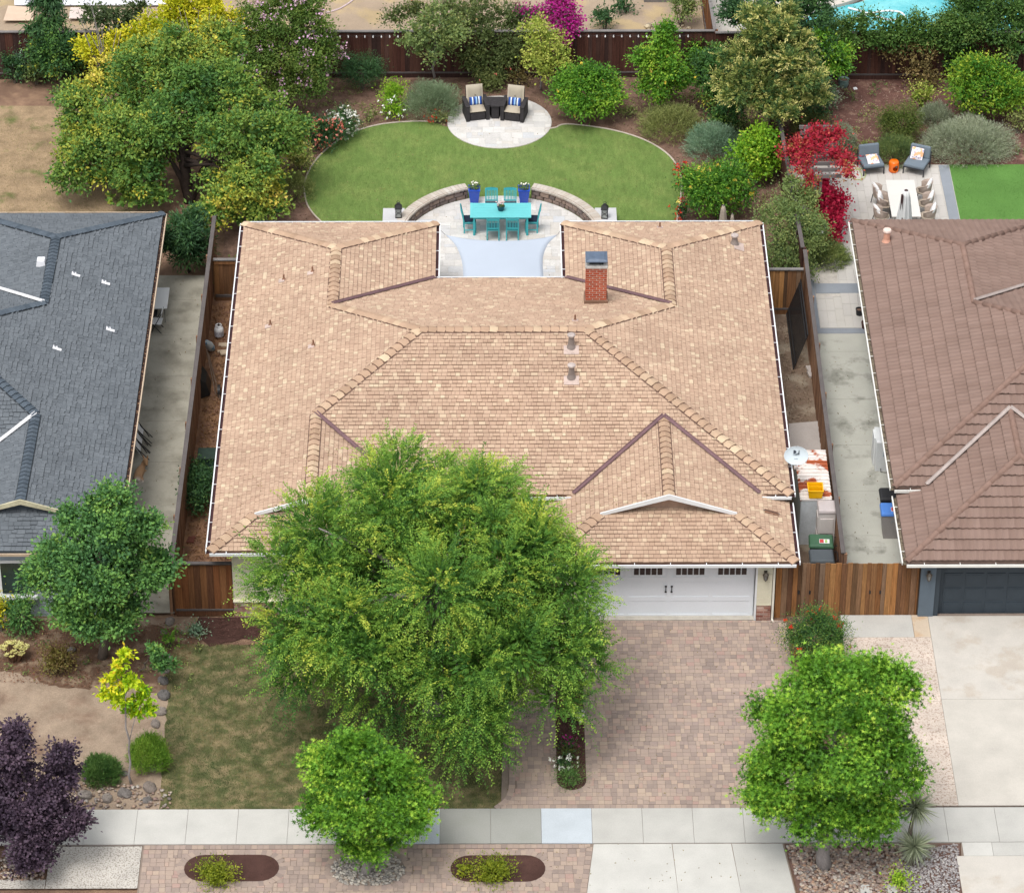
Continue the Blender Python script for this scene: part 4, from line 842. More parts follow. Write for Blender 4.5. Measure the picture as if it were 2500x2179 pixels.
# string of bulbs on the back fence
sl_ = thing('string_lights', 'string of small white bulbs hanging along the top of the dark back fence', 'string lights', (-5, 31.1, 1.8), world=True)
wp_ = []; bulb = MB().lathe([(.012, .05), (.02, .02), (.03, -.02), (.015, -.05)], n=8).mesh('bulb', mat('bulb', lin('#f3f0f0', .85), .3))
for i in range(46): x = -11.5+i*.3; wp_ += [(x, 31.09, 1.84), (x+.15, 31.09, 1.78)]; (not -6.9 < x < -2.6) and link('bulb', bulb, sl_, (x, 31.075, 1.78))
obj('wire', MB().tube(wp_, .006, 4), m_black, sl_)
# ------------------------------------------------------------------ seat walls, pads
def arcwall(label, a0, a1):
    root = thing('seat_wall', label, 'wall', (PC[0]+P_in*math.cos((a0+a1)/2), PC[1]+P_in*math.sin((a0+a1)/2), 0), world=True, group='curved stone seat walls')
    ml = mat('block', None, .92, .14, 4, 40, .5, .1, rnd=[lin(c, .62) for c in ('#8d7f7c', '#a08c80', '#ac968a', '#7f7675', '#98847a', '#b39c8c')]); mc = mat('capstone', None, .9, .06, 3, 40, .3, .15, rnd=[lin(c, .66) for c in ('#cfc4b6', '#d9cfc4', '#c9bcae', '#ddd6cc')])
    n = 40; ang = [a0+(a1-a0)*i/n for i in range(n+1)]; inn = [(PC[0]+(P_in+.03)*math.cos(t), PC[1]+(P_in+.03)*math.sin(t)) for t in ang]; out = [(PC[0]+P_out*math.cos(t), PC[1]+P_out*math.sin(t)) for t in ang][::-1]
    mb = MB()
    for i in range(n): mb.prism([inn[i], inn[i+1], out[n-1-i], out[n-i]], 0, .43)
    obj('core', mb, mat('wall_core', lin('#4e4440', .6), .95), root)
    Lr = (a1-a0)*P_in
    for c in range(3):
        s = -random.uniform(0, .2)
        while s < Lr:
            w = random.choice((.16, .24, .3, .36)); lo, hi = max(s, 0), min(s+w, Lr); s += w
            if hi-lo < .06: continue
            t = a0+(lo+hi)/2/P_in; b = MB(); ww = hi-lo-.014; h = .43/3-.012
            f = -.055-random.uniform(0, .012)
            b.add([(-.0, -ww/2, -h/2), (0, ww/2, -h/2), (0, ww/2, h/2), (0, -ww/2, h/2), (f, -ww/2+.02, -h/2+.015), (f, ww/2-.02, -h/2+.015), (f, ww/2-.02, h/2-.015), (f, -ww/2+.02, h/2-.015)], [(4, 7, 6, 5), (0, 4, 5, 1), (1, 5, 6, 2), (2, 6, 7, 3), (3, 7, 4, 0)])
            link('block', b.mesh('block', ml), root, (PC[0]+(P_in+.04)*math.cos(t), PC[1]+(P_in+.04)*math.sin(t), PZ-.01+(c+.5)*.425/3), (0, 0, t))
    nc = int(Lr/.13); r0, r1 = P_in-.03, P_out+.05; da = (a1-a0)/nc; b = MB()
    q = [(r0*math.cos(s*da/2*.94), r0*math.sin(s*da/2*.94)) for s in (-1, 1)]+[(r1*math.cos(s*da/2*.94), r1*math.sin(s*da/2*.94)) for s in (1, -1)]
    b.prism([(x-r0, y) for x, y in q], 0, .06); me = b.mesh('capstone', mc)
    for i in range(nc): t = a0+(i+.5)*da; link('capstone', me, root, (PC[0]+r0*math.cos(t), PC[1]+r0*math.sin(t), .432+random.uniform(0, .003)), (0, 0, t))
arcwall('curved stone seat wall left of the turquoise dining table', math.radians(109), math.radians(163))
arcwall('curved stone seat wall right of the turquoise dining table', math.radians(17), math.radians(71))
m_pad = conc('pad', '#d2d2d4')
for x0, x1, lb in ((-8.83, -8.1, 'square concrete topped pillar at the left end of the seat wall'), (-1.6, -.87, 'square concrete topped pillar at the right end of the seat wall')):
    r = thing('pillar', lb, 'pillar', ((x0+x1)/2, 20.6, 0), world=True); obj('base', MB().box(((x0+x1)/2, 20.55, .21), (x1-x0-.06, 1.2, .42)), MATS['block'], r); obj('top', MB().box(((x0+x1)/2, 20.6, .455), (x1-x0, 1.35, .07)), m_pad, r)
# ------------------------------------------------------------------ garden furniture
def at_c(px, py, z=0.): return at(px, py, z)
m_tq = mat('turquoise', lin('#45b5bd', .75), .55, .04, 2, 20); m_tql = mat('turquoise_top', lin('#70cfd3', .7), .5, .03, 2, 20); m_navy = mat('navy_cushion', lin('#1f2a40', .7), .9, .1)
tb = thing('dining_table', 'turquoise slatted dining table with a flower pot in the middle, on the white stone patio', 'table', (-4.82, 20.56, PZ))
for i in range(9): obj('slat', MB().box((0, -.42+.105*i, .735), (2.06, .098, .03)), m_tql, tb)
for s in (-1, 1): obj('end_rail', MB().box((s*.99, 0, .752), (.09, .94, .012)), m_tql, tb)
obj('centre_rail', MB().box((0, 0, .752), (.05, .94, .01)), m_tql, tb)
obj('apron', MB().box((0, -.4, .68), (1.8, .03, .08)).box((0, .4, .68), (1.8, .03, .08)).box((-.9, 0, .68), (.03, .8, .08)).box((.9, 0, .68), (.03, .8, .08)), m_tq, tb)
for sx in (-1, 1):
    for sy in (-1, 1): obj('leg', MB().box((sx*.9, sy*.39, .36), (.07, .07, .72)), m_tq, tb)
def slat_chair(label, loc, rz):
    c = thing('garden_chair', label, 'chair', loc, rz, 'turquoise garden chairs round the dining table')
    obj('seat', MB().box((0, 0, .42), (.44, .42, .03)), m_tq, c); obj('cushion', MB().box((0, .0, .455), (.41, .39, .045)), m_navy, c, bevel=.015)
    for s in (-1, 1):
        obj('front_leg', MB().box((s*.2, .19, .21), (.04, .04, .42)), m_tq, c); obj('back_leg', MB().bar((s*.2, -.2, 0), (s*.2, -.2, .44), .04).bar((s*.2, -.2, .43), (s*.2, -.3, .93), .035, .04), m_tq, c); obj('side_rail', MB().box((s*.2, 0, .12), (.025, .4, .03)), m_tq, c)
    tr = MB()
    for k in range(6): x0, x1 = -.2+.4*k/6, -.2+.4*(k+1)/6; f = lambda x: .93+.03*(1-(x/.2)**2); tr.add([(x0, -.29, .86), (x1, -.29, .86), (x1, -.30, f(x1)), (x0, -.30, f(x0)), (x0, -.315, .86), (x1, -.315, .86), (x1, -.325, f(x1)), (x0, -.325, f(x0))], [(0, 1, 2, 3), (4, 7, 6, 5), (2, 6, 7, 3), (2, 3, 7, 6), (0, 4, 5, 1)])
    obj('top_rail', tr, m_tq, c); obj('lower_rail', MB().box((0, -.215, .5), (.38, .02, .05), rx=.0), m_tq, c)
    me = MB().bar((0, -.215, .5), (0, -.297, .88), .028, .014).mesh('slat', m_tq)
    for k in range(7): link('slat', me, c, (-.156+.052*k, 0, 0))
    return c
def cpos(px, py): x, y = at(px, py); return (x, y, PZ)
slat_chair('turquoise slatted chair on the near side of the dining table, left of the pair', (-5.08, 19.99, PZ), 0)
slat_chair('turquoise slatted chair on the near side of the dining table, right of the pair', (-4.42, 20.0, PZ), -.03)
slat_chair('turquoise slatted chair on the far side of the dining table, left of the pair', (-5.13, 21.4, PZ), math.pi)
slat_chair('turquoise slatted chair on the far side of the dining table, right of the pair', (-4.49, 21.4, PZ), math.pi)
slat_chair('turquoise slatted chair at the left end of the dining table', (-5.87, 20.5, PZ), -math.pi/2+.06)
slat_chair('turquoise slatted chair at the right end of the dining table', (-3.76, 20.5, PZ), math.pi/2-.08)
def flowers(root, name, pts, r, m): 
    mb = MB()
    for p in pts: mb.ball(p, (r*random.uniform(.7, 1.2), r*random.uniform(.7, 1.2), r*.6), 6, 3, jit=.2)
    return obj(name, mb, m, root, kind='stuff')
m_wf = mat('white_petal', lin('#f2efe4', .8), .8, .05); m_pf = mat('pink_petal', lin('#e7c6c4', .8), .8, .08); m_lf = mat('leaf_plain', lin('#6f8a3e', .5), .7, .3, 20, 60)
def leafball(root, c, r, n, m, size, name='leaves'):
    mb = MB()
    for _ in range(n):
        v = Vector((random.gauss(0, 1), random.gauss(0, 1), random.gauss(0, 1))).normalized()*r*random.uniform(.6, 1); p = Vector(c)+Vector((v.x, v.y, v.z*.7)); a = Vector((random.gauss(0, 1), random.gauss(0, 1), random.gauss(0, .5))).normalized()*size; b = a.cross(v).normalized()*size*.4
        mb.add([tuple(p-a), tuple(p+b), tuple(p+a), tuple(p-b)], [(0, 1, 2, 3)])
    return obj(name, mb, m, root, kind='stuff')
fp = thing('flower_pot', 'dark teal flower pot with pale pink flowers on the turquoise table', 'flower pot', (*at(1223, 518, .77), .753+PZ), world=False)
obj('pot', MB().lathe([(.08, 0), (.1, .02), (.13, .15), (.14, .17), (.12, .17)], n=14), mat('teal_pot', lin('#1f5a6b', .7), .3, .1), fp); leafball(fp, (0, 0, .22), .13, 60, m_lf, .04); flowers(fp, 'flowers', [(random.gauss(0, .07), random.gauss(0, .06), .27+random.random()*.08) for _ in range(16)], .03, m_pf)
m_blue = mat('cobalt', lin('#2450bc', .85), .25, .06, 3, 20, spec=.6)
for px, lb in ((1158, 'cobalt blue square planter with cream flowers at the end of the left seat wall'), (1279, 'cobalt blue square planter with white flowers at the end of the right seat wall')):
    x, y = at(px, 499); p = thing('planter', lb, 'planter', (x, y, PZ), group='cobalt blue square planters')
    obj('pot', MB().lathe([(.19, 0), (.27, .54), (.29, .54), (.29, .58), (.23, .58), (.23, .54), (.01, .54)], n=4), m_blue, p); leafball(p, (0, 0, .64), .22, 130, m_lf, .05); flowers(p, 'flowers', [(random.gauss(0, .09), random.gauss(0, .08), .7+random.random()*.1) for _ in range(9)], .035, m_wf)
def lant(px, py, label, rz):
    x, y = at(px, py, .49); l = thing('lantern', label, 'lantern', (x, y, .49), rz, 'black lanterns on the wall pillars')
    obj('base', MB().box((0, 0, .015), (.22, .22, .03)), m_black, l)
    for sx in (-1, 1):
        for sy in (-1, 1): obj('corner_post', MB().box((sx*.095, sy*.095, .2), (.018, .018, .36)), m_black, l)
    obj('glass', MB().box((0, 0, .2), (.17, .17, .33)), mat('pane_pale', lin('#b9bcb8', .6), .1, .1, spec=.7), l)
    lat = MB()
    for s in (-1, 1): lat.bar((-.08, -.1, .2-.08*s), (.0, -.1, .2-.08*s+.1*s), .01).bar((.08, -.1, .2-.08*s), (0, -.1, .2-.08*s+.1*s), .01)
    obj('lattice', lat, m_black, l); obj('roof', MB().lathe([(.18, .36), (.18, .385), (.08, .5), (.07, .54), (.02, .55)], n=4), m_black, l); obj('ring', MB().tube([(.06*math.cos(t), 0, .57+.05*math.sin(t)) for t in [math.pi*i/8 for i in range(9)]], .008, 5), m_black, l)
lant(973, 529, 'black lantern on the left seat wall pillar', .02); lant(1476, 531, 'black lantern on the right seat wall pillar', -.1)
# shade sail
sail = thing('shade_sail', 'pale blue grey shade sail stretched over the patio between the two back wings', 'shade sail', (-4.8, 15, 2.3), world=True)
sz = 2.42; BLc, BRc = at(1087, 573, sz), at(1361, 573.5, sz); e0, e1 = at(1137, 680, sz-.2), at(1341, 680, sz-.2)
mid_l = at(1133, 640, sz); mid_r = at(1325, 640, sz); g = 16; mb = MB(); vs = []
Lc = [at(*p, sz) for p in ((1087, 573), (1112, 594), (1126, 625), (1131, 655), (1131, 690), (1115, 730))]; Rc = [at(*p, sz) for p in ((1361, 573.5), (1337, 592), (1325, 622), (1325, 655), (1330, 690), (1345, 730))]; Lc = smooth(Lc, 2); Rc = smooth(Rc, 2)
for i in range(len(Lc)):
    for j in range(g+1):
        t = j/g; x = Lc[i][0]*(1-t)+Rc[i][0]*t; y = Lc[i][1]*(1-t)+Rc[i][1]*t; w = 1-i/(len(Lc)-1); y -= .42*4*t*(1-t)*w**3; z = sz-.1*(1-w)+.1*math.sin(t*math.pi)*math.sin(math.pi*w); vs.append((x, y, z))
fs = [(i*(g+1)+j, i*(g+1)+j+1, (i+1)*(g+1)+j+1, (i+1)*(g+1)+j) for i in range(len(Lc)-1) for j in range(g)]; mb.add(vs, fs)
cl = obj('cloth', mb, mat('sail_cloth', lin('#c3cddb', .66), .9, .03, .6, 60), sail, smooth=True); so_ = cl.modifiers.new('s', 'SOLIDIFY'); so_.thickness = .006
for a, b in ((BLc, (KO['C1']+.05, BLc[1]+.3)), (BRc, (KO['C2']-.05, BRc[1]+.3))): obj('rope', MB().tube([(*a, sz), (*b, sz+.08)], .008, 5), m_greyw, sail)
# wicker armchairs on the round patio
m_wick = mat('wicker_dark', lin('#3a3739', .75), .8, .18, 8, 90, .6); m_beige = mat('beige_cushion', lin('#b9ae9c', .72), .95, .05, 3, 50)
def stripes(name, cols):
    m, nt, b = newmat(name); g = N(nt, 'ShaderNodeTexCoord'); s = N(nt, 'ShaderNodeSeparateXYZ'); nt.links.new(g.outputs['Object'], s.inputs[0]); mm = N(nt, 'ShaderNodeMath', operation='MULTIPLY_ADD'); mm.inputs[1].default_value = 1/.46; mm.inputs[2].default_value = .5; nt.links.new(s.outputs[0], mm.inputs[0])
    r = ramp(nt, [lin(c, .78) for c in cols], [i/len(cols) for i in range(len(cols))], 'CONSTANT'); nt.links.new(mm.outputs[0], r.inputs[0]); nt.links.new(r.outputs[0], b.inputs['Base Color']); b.inputs['Roughness'].default_value = .9; return m
m_str = stripes('stripes', ['#24386e', '#2f62b8', '#dfe9ef', '#24386e', '#2f62b8', '#9fc6e8', '#24386e', '#e8f0f3', '#2f62b8', '#24386e'])
def pillow(mbw, mbh, th, n=8):
    v = []; f = []
    for s in (-1, 1):
        for i in range(n+1):
            for j in range(n+1):
                x, y = (i/n-.5)*2, (j/n-.5)*2; b = max(0, (1-x**4)*(1-y**4)); v.append((x*mbw/2*(1-.06*(1-abs(y))*0), s*th/2*b**.6, y*mbh/2))
    m_ = (n+1)**2
    for s in range(2):
        for i in range(n):
            for j in range(n): a = s*m_+i*(n+1)+j; q = (a, a+1, a+n+2, a+n+1); f.append(q if s else q[::-1])
    for i in range(n): 
        for a, b in ((i*(n+1), (i+1)*(n+1)), (i*(n+1)+n, (i+1)*(n+1)+n), (i, i+1), (n*(n+1)+i, n*(n+1)+i+1)): f.append((a, b, b+m_, a+m_))
    return MB().add(v, f)
def armchair(label, loc, rz):
    c = thing('armchair', label, 'armchair', loc, rz, 'dark wicker armchairs on the round patio')
    for s in (-1, 1): obj('arm', MB().box((s*.36, -.04, .3), (.13, .78, .6)).box((s*.36, -.04, .605), (.16, .8, .03)), m_wick, c, bevel=.01)
    obj('base', MB().box((0, -.0, .14), (.585, .7, .28)), m_wick, c); obj('footrest', MB().box((0, -.365, .17), (.54, .06, .28)), m_wick, c, bevel=.01)
    obj('back', MB().box((0, .33, .6), (.585, .08, .75), rx=-.18), m_wick, c)
    obj('seat_cushion', pillow(.58, .66, .17).xf(Matrix.Translation((0, -.08, .37)) @ Matrix.Rotation(math.pi/2, 4, 'X')), m_beige, c, smooth=True)
    bc = obj('back_cushion', pillow(.6, .76, .18).xf(Matrix.Translation((0, .22, .73)) @ Matrix.Rotation(-.2, 4, 'X')), m_beige, c, smooth=True)
    obj('button', MB().ball((0, .1, .78), (.025, .02, .025), 8, 5), mat('button', lin('#8f8574', .7), .9), bc)
    p = obj('scatter_cushion', pillow(.46, .3, .14), m_str, c, smooth=True); p.location = (0, .02, .58); p.rotation_euler = (-.3, 0, 0)
    return c
for px, py, rz, lb in ((1167, 301, .2, 'dark wicker armchair with striped blue cushion, left of the small side table'), (1250, 303, -.22, 'dark wicker armchair with striped blue cushion, right of the small side table')):
    x, y = at(px, py); armchair(lb, (x+math.sin(rz)*-.4, y+.42, PZ), rz)
x, y = at(1209, 297); st = thing('side_table', 'small dark wicker side table between the two armchairs on the round patio', 'side table', (x, y+.35, PZ))
obj('top', MB().prism([(-.17, -.34), (.17, -.34), (.3, .34), (-.3, .34)], .5, .54), m_wick, st); obj('body', MB().prism([(-.13, -.3), (.13, -.3), (.25, .3), (-.25, .3)], 0, .5), m_wick, st)
# neighbour's lounge set
m_fab = mat('slate_fabric', lin('#76828d', .72), .95, .05, 3, 60); m_fr = mat('charcoal_frame', lin('#3c3c42', .75), .5)
m_flo = mat('floral', lin('#efe6ee', .8), .9, .03, 3, 30, c2=lin('#6d4fa0', .8), c2s=13, c2r=(.56, .58)); 
def floral():
    m, nt, b = newmat('floral_print'); g = N(nt, 'ShaderNodeTexCoord'); v = N(nt, 'ShaderNodeTexVoronoi'); v.inputs['Scale'].default_value = 11; nt.links.new(g.outputs['Object'], v.inputs[0]); r = ramp(nt, [lin('#6c4c9e', .8), lin('#f3ecf2', .8)], [.2, .24]); nt.links.new(v.outputs['Distance'], r.inputs[0])
    v2 = N(nt, 'ShaderNodeTexVoronoi'); v2.inputs['Scale'].default_value = 5; nt.links.new(g.outputs['Object'], v2.inputs[0]); r2 = ramp(nt, [lin('#f4a070', .85), lin('#f6b98c', .85)], [.1, .4]); nt.links.new(v2.outputs['Distance'], r2.inputs[0]); s = N(nt, 'ShaderNodeSeparateXYZ'); nt.links.new(g.outputs['Object'], s.inputs[0]); n = N(nt, 'ShaderNodeTexNoise'); n.inputs['Scale'].default_value = 7; nt.links.new(g.outputs['Object'], n.inputs[0]); r3 = ramp(nt, [grey(0), grey(1)], [.5, .54]); nt.links.new(n.outputs[0], r3.inputs[0]); o = mixc(nt, r3.outputs[0], r.outputs[0], r2.outputs[0]); nt.links.new(o, b.inputs['Base Color']); b.inputs['Roughness'].default_value = .9; return m
m_flo = floral()
def lounge(label, fl, fr, prot):
    a, b = Vector((*at(*fl), 0)), Vector((*at(*fr), 0)); d = (b-a); rz = math.atan2(d.y, d.x); w = d.length; nn = Vector((-d.y, d.x, 0)).normalized(); c = (a+b)/2+nn*.38; r = thing('lounge_chair', label, 'lounge chair', (c.x, c.y, npz+.02), rz, 'slate blue lounge chairs on the neighbouring patio')
    w = min(max(w, .66), .76)
    for sx in (-1, 1):
        for sy in (-1, 1): obj('leg', MB().box((sx*w/2, sy*.37, .14), (.035, .035, .28)), m_fr, r)
        obj('back_post', MB().bar((sx*w/2, .37, .25), (sx*w/2, .45, .6), .03), m_fr, r)
    obj('frame', MB().box((0, 0, .27), (w, .76, .04)), m_fr, r); obj('seat_cushion', MB().box((0, -.02, .345), (w+.02, .76, .12)), m_fab, r, bevel=.04)
    obj('back_cushion', MB().box((0, .33, .6), (w, .14, .46), rx=-.22), m_fab, r, bevel=.05)
    p = obj('scatter_cushion', pillow(.42, .42, .14), m_flo, r, smooth=True); p.location = prot[0]; p.rotation_euler = prot[1]
lounge('slate blue lounge chair left of the orange stool, floral cushion lying on its seat', (2107.7, 438), (2157, 432.6), ((.02, -.1, .48), (-1.15, 0, 0)))
lounge('slate blue lounge chair right of the orange stool, floral cushion against its back', (2204, 431), (2252.7, 441.5), ((-.05, .12, .6), (-.4, .1, .15)))
# orange stool with openings
x, y = at(2180.5, 426); n = 28; m_ = 14; mb = MB(); vs = []; fs = []
for i in range(m_+1):
    t = i/m_; z = .42*t; rr = .185-.028*abs(2*t-1)**3-(.012 if i in (0, m_) else 0)
    for k in range(n): an = 2*math.pi*k/n; vs.append((rr*math.cos(an), rr*math.sin(an), z))
for i in range(m_):
    for k in range(n):
        an = 2*math.pi*(k+.5)/n; z = .42*(i+.5)/m_; hole = any(((math.remainder(an-h, 2*math.pi))/.62)**2+((z-.18)/.115)**2 < 1 for h in (-1.2, .9, 2.9))
        if not hole: fs.append((i*n+k, i*n+(k+1) % n, (i+1)*n+(k+1) % n, (i+1)*n+k))
vs.append((0, 0, .42)); fs += [(m_*n+k, m_*n+(k+1) % n, len(vs)-1) for k in range(n)]; mb.add(vs, fs)
os_ = thing('stool', 'glossy orange plastic stool with oval openings between the two lounge chairs', 'stool', (x, y, npz+.02)); q = obj('shell', mb, mat('orange_gloss', lin('#f0700f', .85), .2, .03, spec=.6), os_, smooth=True); s_ = q.modifiers.new('s', 'SOLIDIFY'); s_.thickness = .022; s_.offset = -1
obj('floor', MB().lathe([(.01, .02), (.165, .02), (.165, .03), (.01, .03)], n=24), MATS['orange_gloss'], os_)
# white table and wicker tub chairs
a, b, c = at(2160, 447, .76), at(2230, 447, .76), at(2181, 536, .76); W_ = b[0]-a[0]; L_ = a[1]-c[1]; wt = thing('dining_table', 'long white dining table on the neighbouring patio with six wicker chairs around', 'table', ((a[0]+b[0])/2+.02, (a[1]+c[1])/2, npz+.02))
m_wt = mat('white_top', lin('#dcd8d2', .78), .5, .02); obj('top', MB().box((0, 0, .735), (W_, L_, .035)), m_wt, wt)
for s in (-1, 1): obj('trestle', MB().bar((-.3, s*(L_/2-.25), 0), (.25, s*(L_/2-.25), .72), .06).bar((.3, s*(L_/2-.25), 0), (-.25, s*(L_/2-.25), .72), .06), m_fr, wt)
m_wk2 = mat('wicker_taupe', lin('#b5a498', .75), .85, .15, 6, 80, .5); m_wcu = mat('white_cushion', lin('#ebe9e8', .8), .9, .03); m_sand = mat('sand_seat', lin('#bdaf9e', .72), .9, .05)
def tub(label, px, py, rz):
    x, y = at(px, py, .5); c = thing('wicker_chair', label, 'chair', (x, y, npz+.02), rz, 'taupe wicker chairs round the white table')
    mb = MB(); n = 18; vs = []
    for i, (z, k) in enumerate(((.36, .8), (.5, .9), (.62, .97), (.74, 1.0))):
        for j in range(n+1):
            t = math.radians(-35+250*j/n); f = math.sin(math.radians(180*j/n)); zz = z if i < 3 else .6+.2*f**.7; rr = .28*k; vs.append((rr*math.cos(t), rr*math.sin(t)+.02, zz if i else .36))
    mb.add(vs, [(i*(n+1)+j, i*(n+1)+j+1, (i+1)*(n+1)+j+1, (i+1)*(n+1)+j) for i in range(3) for j in range(n)]); sh = obj('shell', mb, m_wk2, c, smooth=True); s_ = sh.modifiers.new('s', 'SOLIDIFY'); s_.thickness = .03
    obj('rim', MB().tube([v for v in vs[3*(n+1):]], .018, 6), m_wk2, c)
    obj('seat', MB().lathe([(.22, .36), (.27, .4), (.27, .44), (.2, .47), (.01, .47)], n=16), m_sand, c, smooth=True)
    for s in (-1, 1):
        for q in (-1, 1): obj('leg', MB().bar((s*.2, q*.2, .37), (s*.24, q*.24, 0), .025), m_fr, c)
    p = obj('cushion', pillow(.46, .42, .15), m_wcu, c, smooth=True); p.location = (0, .17, .66); p.rotation_euler = (-.35, 0, 0)
for i, (px, py) in enumerate(((2150, 478), (2160, 501), (2152, 530))): tub('taupe wicker chair left of the white table, %s' % ('farthest from the brown roof', 'between two others', 'nearest the brown roof')[i], px, py, math.pi/2+(.3, -.15, .35)[i])
for i, (px, py) in enumerate(((2254, 468), (2258, 499), (2264, 529))): tub('taupe wicker chair right of the white table, %s' % ('farthest from the brown roof', 'between two others', 'nearest the brown roof')[i], px, py, -math.pi/2-(.35, .25, .2)[i])
# closed cantilever umbrella
cx_, cz_ = atY(2212.5, 465, 18.6); um = thing('patio_umbrella', 'closed white cantilever umbrella with dark mast in front of the white table', 'umbrella', (cx_, 18.6, 0), world=True)
px_, pz_ = atY(2203, 476, 18.55)
obj('mast', MB().bar((px_, 18.55, 0), (px_, 18.55, pz_), .07, .1), mat('mast_brown', lin('#4a3434', .75), .5), um); obj('crank', MB().box((px_+.08, 18.5, pz_-1.0), (.12, .12, .3)), MATS['mast_brown'], um); obj('base', MB().box((px_, 18.5, .05), (.9, .9, .1)), m_fr, um)
mb = MB(); n = 24; vs = []; hs_ = [(0, .09), (-.25, .12), (-.9, .2), (-1.7, .3), (-2.3, .32)]
for i, (dz, rr) in enumerate(hs_):
    for k in range(n): an = 2*math.pi*k/n; q = rr*(1+.32*math.cos(8*an+i*.4)*(i > 0)); vs.append((cx_+q*math.cos(an), 18.6+q*math.sin(an)*.8, cz_+dz))
mb.add(vs, [(i*n+k, (i+1)*n+k, (i+1)*n+(k+1) % n, i*n+(k+1) % n) for i in range(4) for k in range(n)]+[tuple(range(n))]); obj('canopy', mb, mat('sail_white', lin('#dfe0df', .78), .9, .03), um, smooth=True)
obj('finial', MB().ball((cx_, 18.6, cz_), (.07, .07, .03), 10, 6), MATS['mast_brown'], um); obj('arm', MB().bar((px_, 18.55, pz_-.05), (cx_, 18.6, cz_-.03), .04), MATS['mast_brown'], um)
for px, py, rr, lb in ((1766, 503, .17, 'taller closed beige parasol behind the right back corner of the tan roof'), (1788, 524, .12, 'shorter closed grey parasol behind the right back corner of the tan roof')):
    Y = 18.4; x, zt_ = atY(px, py, Y); u = thing('parasol', lb, 'umbrella', (x, Y, 0)); vs = []; n = 20; mb = MB()
    for i, (f, r0) in enumerate(((0, .25), (.12, .5), (.5, .8), (1, 1))):
        for k in range(n): an = 2*math.pi*k/n; q = rr*r0*(1+.2*math.cos(5*an)); vs.append((q*math.cos(an), q*math.sin(an), zt_-f*1.5))
    mb.add(vs, [(i*n+k, (i+1)*n+k, (i+1)*n+(k+1) % n, i*n+(k+1) % n) for i in range(3) for k in range(n)]+[tuple(range(n))]); obj('canopy', mb, mat('parasol_beige', lin('#a89b8e', .72), .9, .06), u, smooth=True); obj('pole', MB().tube([(0, 0, 0), (0, 0, zt_+.05)], .022, 8), m_greyw, u); obj('base', MB().lathe([(.25, 0), (.25, .05), (.05, .1)], n=14), m_fr, u)
# hose
hp = [(2098, 402), (2092, 392), (2088, 400), (2072, 420), (2068, 436), (2090, 449), (2106, 446), (2100, 425), (2080, 410), (2068, 404), (2066, 416), (2085, 426), (2100, 420), (2112, 424), (2114, 435), (2108, 445), (2101, 450)]
tag(obj('garden_hose', MB().tube([(*at(*p), npz+.04) for p in smooth(hp, 3)], .016, 6), mat('hose_green', lin('#c3cf8a', .75), .5)), 'pale green garden hose looped beside the left lounge chair', 'hose')
# arbor of grey slats
arb = thing('arbor', 'weathered grey slatted arbor covered by red creeper', 'arbor', (6.2, 21.6, 0), world=True)
zA = 2.25; xs0, ys0 = at(1968, 433, zA); xs1, _ = at(2054, 433, zA); xs1 = min(xs1, xs0+1.4)
for i in range(9): obj('slat', MB().box(((xs0+xs1)/2, ys0+i*.41, zA+.05), (xs1-xs0, .045, .14)), m_greyw, arb)
for x in (xs0+.2, xs1-.35): obj('beam', MB().box((x, ys0+1.6, zA-.07), (.06, 3.6, .13)), m_greyw, arb)
for x in (xs0+.35, xs0+.52): obj('post', MB().box((x, ys0+.15, zA/2-.05), (.09, .09, zA)), m_greyw, arb); obj('post', MB().box((x, ys0+3.2, zA/2-.05), (.09, .09, zA)), m_greyw, arb)
# glazed pot
x, y = at(2058.5, 214); gp = thing('glazed_pot', 'empty sea green glazed pot by the fence in the right-hand back bed', 'pot', (x, y, 0)); obj('pot', MB().lathe([(.12, 0), (.18, .1), (.2, .22), (.185, .34), (.2, .37), (.18, .37), (.16, .3), (.01, .3)], n=20), mat('celadon', lin('#7c9a94', .72), .3, .12, 6, spec=.6), gp, smooth=True)
obj('soil', MB().lathe([(.17, .3), (.17, .31), (.01, .31)], n=14), m_mulch, gp)
for px, py, lb in ((2088, 220, 'scrap of white paper on the mulch right of the glazed pot'), (2044, 229, 'scrap of white paper on the mulch below the glazed pot')): x, y = at(px, py); tag(obj('paper_scrap', MB().box((x, y, .06), (.14, .12, .01), .4, .3), M_WHITE), lb, 'litter')
# ------------------------------------------------------------------ right side yard: shed, cabinet, bins
zs = 1.75; q = [at(*p, zs) for p in ((1953.5, 1217), (2033.6, 1217), (2019, 1098), (1941, 1100))]; sx0, sx1, sy0, sy1 = q[0][0], q[1][0], q[0][1], q[2][1]; sx0, sx1 = max(sx0, 3.75), min(sx1, 4.98)
shed = thing('metal_shed', 'narrow grey metal shed with a white and rusty ribbed roof beside the tan house', 'shed', ((sx0+sx1)/2, (sy0+sy1)/2, 0), world=True)
m_shed = mat('shed_grey', lin('#cfd3d6', .78), .6, .08, 2, 20); m_rust = mat('rust_roof', lin('#e6ddd6', .78), .7, .1, 3, 20, c2=lin('#b5603c', .75), c2s=1.7, c2r=(.5, .54))
obj('wall', MB().box(((sx0+sx1)/2, (sy0+sy1)/2, .83), (sx1-sx0-.06, sy1-sy0-.06, 1.66)), m_shed, shed)
for k in range(8): obj('wall_panel', MB().box((sx0+.1+k*(sx1-sx0-.1)/8, sy0+.025, .83), ((sx1-sx0-.1)/8-.02, .012, 1.64)), m_shed, shed)
obj('roof', MB().box(((sx0+sx1)/2, (sy0+sy1)/2, 1.7), (sx1-sx0, sy1-sy0, .06)), m_rust, shed)
